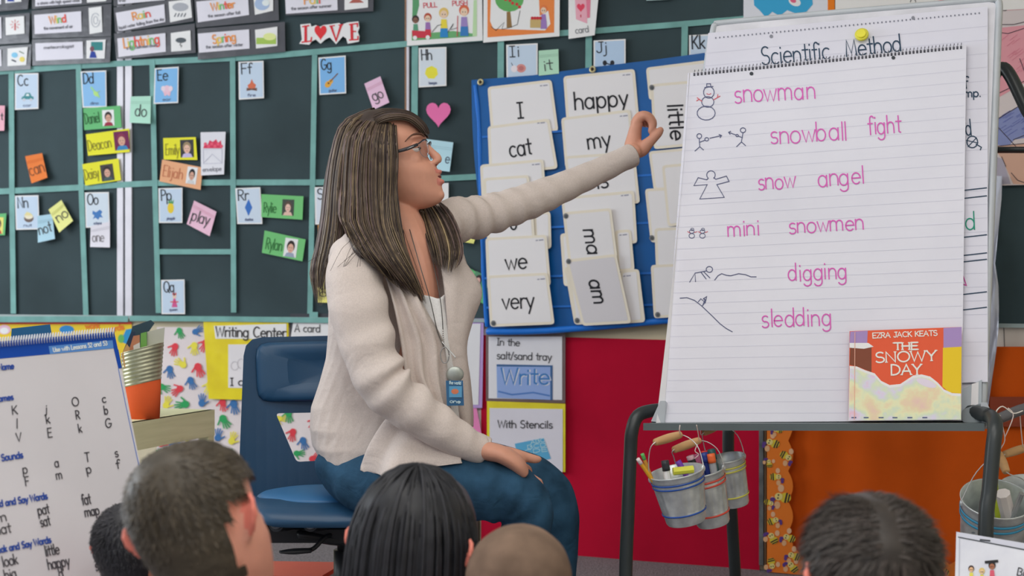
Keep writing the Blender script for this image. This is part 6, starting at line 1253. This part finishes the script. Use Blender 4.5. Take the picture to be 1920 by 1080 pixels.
jp.append(tube([(P(790, 440, 3.41), .062, .06), (P(845, 415, 3.48), .056, .056), (P(900, 406, 3.54), .052, .050), (P(955, 390, 3.58), .047, .047), (P(1005, 372, 3.62), .045, .045), (P(1060, 349, 3.66), .039, .04), (P(1120, 322, 3.71), .034, .036), (P(1180, 293, 3.755), .031, .034)], 26, 10, wr=lambda s, th: 1+(.055*math.exp(-((s-.25)/.2)**2)+.028)*math.sin(s*70+1.2*math.sin(th)+th*.5), rnd=False))
jp.append(ell(P(668, 476, 3.25), .062, .055, .045, 20, 12)); jp.append(ell(P(700, 448, 3.32), .06, .05, .030, 20, 12))
jk = remesh(jp, 'cardigan', .0038, 2, [JK], TE)
# cuffs: dark openings
def clothsheet(name, rows, m, parent, th=.004, sub=5, fold=None):
    """rows of control points (px,py,Y) -> smooth thick sheet"""
    G = [[tuple(P(*p)) for p in r] for r in rows]; nu, nv = (len(rows[0])-1)*sub, (len(rows)-1)*sub; g = []
    for j in range(nv+1):
        row = [cr([cr(r, i/nu) for r in G], j/nv) for i in range(nu+1)]; g.append([Vector(p) for p in row])
    V = []; Fc = []; Nn = []
    for j in range(nv+1):
        for i in range(nu+1):
            du = g[j][min(i+1, nu)]-g[j][max(i-1, 0)]; dv = g[min(j+1, nv)][i]-g[max(j-1, 0)][i]; n = du.cross(dv); n = n.normalized() if n.length > 1e-9 else Vector((0, -1, 0))
            if n.y > 0: n = -n
            Nn.append(n); o = fold(i/nu, j/nv) if fold else 0; V.append(g[j][i]+n*(o+th/2))
    N_ = len(V); V += [V[k]-Nn[k]*th for k in range(N_)]; w = nu+1
    for j in range(nv):
        for i in range(nu): a = j*w+i; Fc += [(a, a+w, a+w+1, a+1), (N_+a, N_+a+1, N_+a+w+1, N_+a+w)]
    rim = [i for i in range(w)]+[j*w+nu for j in range(1, nv+1)]+[nv*w+i for i in range(nu-1, -1, -1)]+[j*w for j in range(nv-1, 0, -1)]
    for k in range(len(rim)): a, b = rim[k], rim[(k+1) % len(rim)]; Fc.append((a, b, N_+b, N_+a))
    return mesh(name, V, Fc, m, parent, smooth=True)
# far lapel
clothsheet('lapel', [[(806, 425, 3.33), (822, 420, 3.34), (838, 418, 3.37), (850, 425, 3.40)],
  [(822, 480, 3.255), (842, 475, 3.26), (862, 480, 3.30), (872, 495, 3.36)],
  [(832, 530, 3.235), (856, 528, 3.235), (882, 534, 3.27), (902, 546, 3.31)],
  [(838, 590, 3.225), (856, 590, 3.225), (874, 596, 3.25), (886, 604, 3.30)],
  [(842, 650, 3.225), (856, 650, 3.225), (868, 650, 3.25), (876, 652, 3.30)],
  [(846, 710, 3.235), (860, 710, 3.235), (874, 710, 3.26), (884, 712, 3.30)],
  [(852, 765, 3.245), (866, 768, 3.245), (880, 770, 3.27), (889, 772, 3.31)],
  [(866, 800, 3.26), (874, 804, 3.26), (882, 803, 3.28), (888, 800, 3.32)]], JK, jk, fold=lambda u, v: .004*math.sin(u*8+v*4))
# near lapel and front fall
clothsheet('lapel', [[(700, 470, 3.23), (712, 468, 3.22), (726, 468, 3.22), (740, 470, 3.24)],
  [(722, 520, 3.185), (736, 520, 3.185), (752, 525, 3.19), (768, 530, 3.205)],
  [(740, 580, 3.165), (758, 578, 3.165), (780, 580, 3.175), (800, 596, 3.20)],
  [(752, 650, 3.165), (778, 640, 3.17), (806, 640, 3.185), (826, 645, 3.205)],
  [(762, 710, 3.165), (786, 705, 3.17), (812, 705, 3.185), (834, 705, 3.205)],
  [(790, 745, 3.17), (806, 748, 3.175), (822, 752, 3.19), (838, 758, 3.205)],
  [(820, 775, 3.18), (828, 780, 3.185), (834, 790, 3.19), (842, 805, 3.21)]], JK, jk, fold=lambda u, v: .013*math.sin(u*19+v*1.2)*min(1, v*4))
# hem over the thigh
clothsheet('hem', [[(742, 765, 3.17), (752, 768, 3.16), (775, 790, 3.15), (805, 812, 3.14), (845, 830, 3.14)],
  [(716, 800, 3.165), (738, 802, 3.145), (762, 815, 3.135), (800, 828, 3.125), (855, 836, 3.125)],
  [(698, 838, 3.165), (716, 846, 3.135), (745, 845, 3.12), (795, 845, 3.115), (862, 842, 3.12)],
  [(690, 870, 3.175), (705, 888, 3.13), (735, 880, 3.105), (795, 864, 3.10), (864, 862, 3.11)],
  [(686, 884, 3.175), (712, 900, 3.13), (735, 905, 3.11), (780, 882, 3.10), (866, 866, 3.11)]], JK, jk, sub=8, fold=lambda u, v: .017*math.sin(u*12+v*2.2)*(v*.8+.2)*(1-u*.75))
# cuff edges
for (c_, nx_, r1, r2) in (((905, 846, 3.152), Vector((.82, .12, -.5)), .034, .038), ((1183, 292, 3.757), Vector((.8, .4, .42)), .0315, .034)):
    n_ = nx_.normalized(); a_ = Vector((0, 1, 0)); a_ = (a_-n_*a_.dot(n_)).normalized(); b_ = n_.cross(a_); c0_ = P(*c_); R = []
    for o, k in ((-.02, 1.0), (.0, 1.03), (.003, 1.0), (0, .9), (-.015, .86)): R.append([c0_+n_*o+(b_*math.cos(t)*r1+a_*math.sin(t)*r2)*k for t in [2*math.pi*i/28 for i in range(28)]])
    mesh('cuff', *loft(R, False), JK, jk, smooth=True)
# white top
clothsheet('white_top', [[(790, 552, 3.225), (808, 556, 3.218), (822, 560, 3.222), (834, 552, 3.245)], [(796, 590, 3.22), (812, 594, 3.212), (828, 596, 3.215), (842, 590, 3.24)], [(806, 650, 3.215), (820, 652, 3.208), (834, 652, 3.21), (848, 650, 3.235)], [(815, 740, 3.22), (828, 742, 3.213), (842, 742, 3.215), (856, 740, 3.24)], [(820, 800, 3.23), (835, 805, 3.225), (850, 805, 3.225), (862, 800, 3.25)]], M((226, 222, 228), 'knit'), TE)
# lanyard, keys and badge
ly = mesh('lanyard', *wire([P(768, 430, 3.27), P(788, 500, 3.215), P(806, 560, 3.20), P(820, 620, 3.195), P(832, 650, 3.19)], .0011, 6), M((90, 88, 86), 'metal'), TE, smooth=True)
mesh('lanyard', *wire([P(806, 470, 3.27), P(818, 520, 3.215), P(828, 580, 3.20), P(832, 650, 3.19)], .0011, 6), M((90, 88, 86), 'metal'), TE, smooth=True)
mb = MB()
for k in range(9): mb.add(*ell(P(830+k*.4, 620+k*4, 3.188), .0018, .0018, .0022, 6, 5), M((170, 168, 165), 'metal'))
mb.build('chain', parent=ly)
mesh('key', *tube([(P(829, 641, 3.185), .0012), (P(854, 670, 3.18), .0022)], 6, 2), M((215, 212, 205), 'metal'), ly)
mesh('key_ring', *wire([P(834+8*math.cos(t), 666+15*math.sin(t), 3.184) for t in [i*math.pi/6 for i in range(13)]], .0014, 6, 2), M((150, 150, 150), 'metal'), ly, smooth=True)
mesh('badge_reel', *ell(P(853, 702, 3.186), .020, .005, .018, 20, 10), M((150, 155, 150), 'metal'), ly, smooth=True)
bdg = mesh('badge', *box_pts(P(853, 737, 3.184), Vector((.019, .003, .0)), Vector((0, .002, 0)), Vector((.0012, 0, -.028))), M((40, 95, 140), 'laminate'), ly)
bdp = Pl(P(853, 737, 3.1805), (0, -1, 0)); d = Draw(lambda x, y, o: bdp.pt(x, y, o)); d.rect(842, 724, 866, 745, (90, 150, 190), 1); d.oval(853, 734, 7, 5, (200, 120, 90), 2); d.text('the world', (842, 720), (864, 721), 6, (190, 215, 230), 1); d.text('one', (843, 755), (863, 756), 6, (190, 215, 230), 1.2); d.build('badge_print', ly)
# ---- jeans
DN = M((42, 72, 96), 'denim')
jn = []
jn.append(tube([(P(640, 868, 3.38), .055, .13), (P(680, 885, 3.36), .085, .15), (P(730, 885, 3.34), .085, .155), (P(790, 880, 3.33), .075, .14)], 26, 6))
jn.append(tube([(P(668, 900, 3.27), .066, .08), (P(740, 905, 3.22), .086, .085), (P(830, 905, 3.18), .082, .08), (P(910, 915, 3.16), .074, .073), (P(968, 930, 3.155), .064, .067), (P(990, 962, 3.16), .056, .062), (P(981, 1010, 3.18), .056, .06), (P(960, 1090, 3.2), .054, .058), (P(955, 1200, 3.24), .046, .048), (Vector((.0, 3.26, .09)), .045, .047)], 28, 10,
   wr=lambda s, th: 1+.05*math.sin(s*90+th*1.5)*math.exp(-((s-.40)/.16)**2)+.015*math.sin(s*37+th*2)))
jn.append(tube([(P(740, 880, 3.47), .075, .08), (P(880, 880, 3.44), .072, .075), (P(980, 898, 3.42), .066, .068), (P(1026, 922, 3.415), .058, .062), (P(1044, 962, 3.41), .053, .058), (P(1044, 1020, 3.42), .052, .058), (P(1040, 1090, 3.43), .05, .055), (P(1035, 1160, 3.45), .045, .048), (Vector((.1, 3.47, .09)), .045, .047)], 28, 10, wr=lambda s, th: 1+.015*math.sin(s*50+th*1.5)))
je = remesh(jn, 'jeans', .005, 3, [DN], TE)
d = [P(618, 905, 3.20), P(640, 920, 3.165), P(672, 930, 3.14), P(690, 940, 3.133)]
for base in ((896, 3.19),):
    mesh('shoe', *tube([(Vector((-.02, 3.27, .05)), .04, .035), (Vector((.05, 3.25, .045)), .04, .042), (Vector((.14, 3.23, .03)), .026, .04), (Vector((.19, 3.22, .025)), .018, .03)], 16, 4), M((50, 45, 45), 'plastic'), TE, smooth=True)
    mesh('shoe', *tube([(Vector((.08, 3.48, .05)), .04, .035), (Vector((.15, 3.46, .045)), .04, .042), (Vector((.24, 3.44, .03)), .026, .04), (Vector((.29, 3.43, .025)), .018, .03)], 16, 4), M((50, 45, 45), 'plastic'), TE, smooth=True)
# ======================= the children, seen from behind
def child(label, px, ptop, wpx, Y, yaw, tilt, roll, skin, hairc, style, shirt, s=.93):
    c = P(px, ptop, Y); s = wpx*Y/F/.149
    # head centre lies .115*s below the top
    up = Matrix.Rotation(math.radians(roll), 3, 'Y') @ Matrix.Rotation(math.radians(tilt), 3, 'X')
    fwd = up @ Vector((math.cos(math.radians(yaw)), math.sin(math.radians(yaw)), 0)); upv = up @ Vector((0, 0, 1)); sd = fwd.cross(upv)
    hc = c-upv*.118*s
    root = empty('person', Vector((hc.x, hc.y, 0)), label, 'person')
    def T(a, q, z): return hc+fwd*a+sd*q+upv*z
    parts, L3_ = headloft(T, s); sk = M(skin, 'skin')
    for q in (-1, 1): parts += ear(T, q, s)
    flat_f = Vector((fwd.x, fwd.y, 0)).normalized(); sf = flat_f.cross(Vector((0, 0, 1)))
    nb = T(-.012*s, 0, -.08*s); sh = hc.z-.20*s; base = Vector((nb.x, nb.y, 0))-flat_f*.01
    parts.append(tube([(T(-.01*s, 0, -.03*s), .05*s), (nb, .042*s), (base+Vector((0, 0, sh+.01)), .045*s), (base+Vector((0, 0, sh-.06)), .06*s, .08*s), (base+Vector((0, 0, (sh+.12)/2)), .065*s, .08*s), (base+Vector((0, 0, .12)), .075*s, .09*s)], 18, 4, ref=sf))
    for q in (-1, 1):
        S = base+Vector((0, 0, sh-.045))+sf*q*.115*s; E = S+sf*q*.03-Vector((0, 0, max(.06, sh*.42)))+flat_f*.02; Hn = base+flat_f*.17+sf*q*.09+Vector((0, 0, .12))
        parts.append(tube([(S-sf*q*.05, .035*s), (S, .034*s), (E, .027*s), (Hn, .02*s)], 12, 4)); parts.append(tube([(Hn, .02*s), (Hn+flat_f*.03*s-sf*q*.01, .022*s, .014*s), (Hn+flat_f*.055*s-sf*q*.015, .015*s, .01*s)], 10, 3))
        for k in range(4): parts.append(tube([(Hn+flat_f*.05*s+sf*(k-1.5)*.012, .0065*s), (Hn+flat_f*.085*s+sf*(k-1.5)*.013-Vector((0, 0, .012)), .0055*s)], 8, 2))
        parts.append(tube([(Hn+sf*-q*.015, .007*s), (Hn+flat_f*.035*s-sf*q*.04, .006*s)], 8, 2))
        hip = base+Vector((0, 0, .085))+sf*q*.06; kn = base+flat_f*.20+sf*q*.20+Vector((0, 0, .09)); ft = base+flat_f*.22-sf*q*.06+Vector((0, 0, .045))
        parts.append(tube([(hip, .06*s), (kn, .042*s), (ft, .03*s), (ft-sf*q*.07+flat_f*.02, .022*s)], 12, 5))
    er = M((232, 128, 112), 'skin')
    def em(c_):
        v = c_-hc; return 1 if abs(v.dot(sd)) > .077*s and -.03*s < v.dot(upv) < .045*s and v.length < .13*s else 0
    remesh(parts, 'body', .005, 2, [sk, er], root, em)
    # shirt and trousers
    st_ = [loft([[base+Vector((0, 0, z))+sf*math.cos(t)*a*s+flat_f*math.sin(t)*b*s for t in [2*math.pi*i/28 for i in range(28)]] for z, a, b in ((sh+.012, .05, .05), (sh-.012, .095, .06), (sh-.04, .132, .075), (sh-.09, .135, .085), (sh*.55, .125, .085), (.14, .13, .095), (.09, .13, .1))])]
    for q in (-1, 1):
        S = base+Vector((0, 0, sh-.045))+sf*q*.115*s; E = S+sf*q*.03-Vector((0, 0, max(.06, sh*.42)))+flat_f*.02
        st_.append(tube([(S-sf*q*.03, .045*s), (S+sf*q*.012, .046*s), (E, .038*s), (E+flat_f*.06-sf*q*.02, .034*s)], 14, 4))
    remesh(st_, 'shirt', .007, 3, [M(shirt, 'fabric')], root)
    pt = []
    for q in (-1, 1):
        hip = base+Vector((0, 0, .085))+sf*q*.05; kn = base+flat_f*.20+sf*q*.20+Vector((0, 0, .09)); ft = base+flat_f*.22-sf*q*.02+Vector((0, 0, .055))
        pt.append(tube([(hip, .072*s), (kn, .052*s), (ft, .038*s)], 14, 5))
    remesh(pt, 'trousers', .008, 3, [M((50, 60, 85), 'denim')], root)
    # hair
    hm = M(hairc, 'hair'); hm2 = M(tuple(min(255, int(v*1.25)) for v in hairc), 'hair')
    if style == 'buzz':
        hh = capmesh(T, root, M(hairc, 'buzzcut'), s, .0025, lambda a, q, z: (z > .045 or a < .0-.2*(z < -.02)) and z > -.075+.5*max(0, a+.02), 'hair'); L_, cnt, lay = .002, 1500, .0
    elif style == 'short':
        hh = capmesh(T, root, hm, s, .009, lambda a, q, z: (z > .05 or a < -.018) and z > -.07+.6*max(0, a+.04) and not (abs(q) > .055 and z < .034 and a > -.058), 'hair', .0015); L_, cnt = .014, 6500
    elif style == 'parted':
        hh = capmesh(T, root, hm, s, .010, lambda a, q, z: (z > .04 or a < .0) and z > -.09, 'hair', 0); L_, cnt = .032, 8500
    else:
        hh = capmesh(T, root, hm, s, .010, lambda a, q, z: z > .03 or a < .02, 'hair'); L_, cnt = .02, 400
    rr = random.Random(int(px)); bp, _ = headloft(T, s); Vb, Fb = bp[0]; mb = MB(); ctr = T(-.01, 0, 0)
    if style in ('buzz', 'short', 'parted'):
        cand = [p.vertices[:] for p in hh.data.polygons]; vv = [v.co+ORG[root] for v in hh.data.vertices]; crown = T(-.075*s, .01*s, .095*s)
        for i in range(cnt):
            f = rr.choice(cand); w_ = [rr.random() for _ in f]; sw = sum(w_); p = sum((vv[j]*(w_[k]/sw) for k, j in enumerate(f)), Vector()); n = (p-ctr).normalized()
            tdir = (p-crown); tdir = (tdir-n*tdir.dot(n)); tdir = tdir.normalized() if tdir.length > 1e-4 else Vector((1, 0, 0))
            if style == 'parted' and (p-T(0, 0, 0)).dot(upv) > .06*s: tdir = (tdir*.3+(sd if (p-crown).dot(sd) > -.02 else -sd)+flat_f*.2); tdir = (tdir-n*tdir.dot(n)).normalized()
            g = (tdir*rr.uniform(.7, 1)+n*(rr.uniform(.0, .16) if style != 'buzz' else .8)+Vector((rr.uniform(-.14, .14), rr.uniform(-.14, .14), rr.uniform(-.14, .14)))).normalized()*L_*rr.uniform(.6, 1.2)
            w = g.cross(n).normalized()*(.0011 if style != 'buzz' else .0005); p0 = p-n*.002
            mb.add([p0-w, p0+w, p0+g*.6+w*.6+n*.0, p0+g*.6-w*.6, p0+g-n*L_*.15], [(0, 1, 2, 3), (3, 2, 4)], hm if rr.random() < .6 else hm2)
        if style == 'parted':   # cowlick tuft at the crown
            for i in range(500):
                a = rr.uniform(-.5, .5); p = T(rr.uniform(-.05, .04)*s, rr.uniform(-.035, .03)*s, .112*s); g = (upv*.32+sd*(-.6+rr.uniform(-.25, .2))+fwd*rr.uniform(-.3, .1)).normalized()*.024*rr.uniform(.5, 1.1); w = fwd*.0012
                mb.add([p-w, p+w, p+g*.6+w*.6, p+g*.6-w*.6, p+g+sd*.006], [(0, 1, 2, 3), (3, 2, 4)], hm)
        mb.build('hair_strands', parent=hh, kind='stuff')
    else:                      # long straight hair falling from a centre parting
        def f_(u, v):
            an = math.radians(-150+300*u)+math.pi; r0 = .018+.07*min(1, v*3.2); ww = math.sin(min(1, v*3.0)*math.pi/2)
            a_ = -.022+math.cos(an)*.100*ww; q_ = math.sin(an)*.088*ww; z_ = .128*math.cos(min(1, v*3.0)*math.pi/2)-(max(0, v-.30)*.36)
            if v > .3: k = 1+.22*(v-.3); a_ = -.022+(a_+.022)*k; q_ *= k
            p = T(a_*s, q_*s, z_*s); n = (p-T(-.02*s, 0, min(.02, z_)*s)).normalized(); sd2 = (sd*math.cos(an)-fwd*math.sin(an)).normalized(); return p, n, sd2
        sheet('hair_mass', hh, f_, hm, 30, 26, .006, -.001)
        strands('hair_strands', hh, f_, 420, [(hm, 5), (hm2, 2)], (.003, .008), 18, .006, .02, 0.02, 1.0, .12, seed=9, wav=.004)
    return root
child('child with short dark hair and red ears, nearest at the lower left', 345, 838, 205, 1.78, 76, -4, -15, (222, 156, 136), (64, 57, 47), 'short', (120, 120, 125))
child('dark-haired child mostly hidden behind the short-haired child at the lower left', 250, 948, 112, 2.35, 80, 0, 0, (205, 140, 118), (40, 40, 44), 'short', (90, 110, 130))
child('girl with long straight black hair in front of the chair', 795, 886, 190, 2.15, 70, 0, 4, (205, 140, 118), (34, 35, 39), 'long', (140, 60, 90))
child('child with a shaved head in front of the jeans', 980, 983, 190, 2.0, 85, 0, 3, (176, 130, 108), (118, 98, 84), 'buzz', (90, 100, 90))
child('child with a dark side parting at the lower right', 1630, 936, 205, 1.85, 98, 0, 3, (212, 150, 125), (52, 47, 44), 'parted', (110, 90, 80))
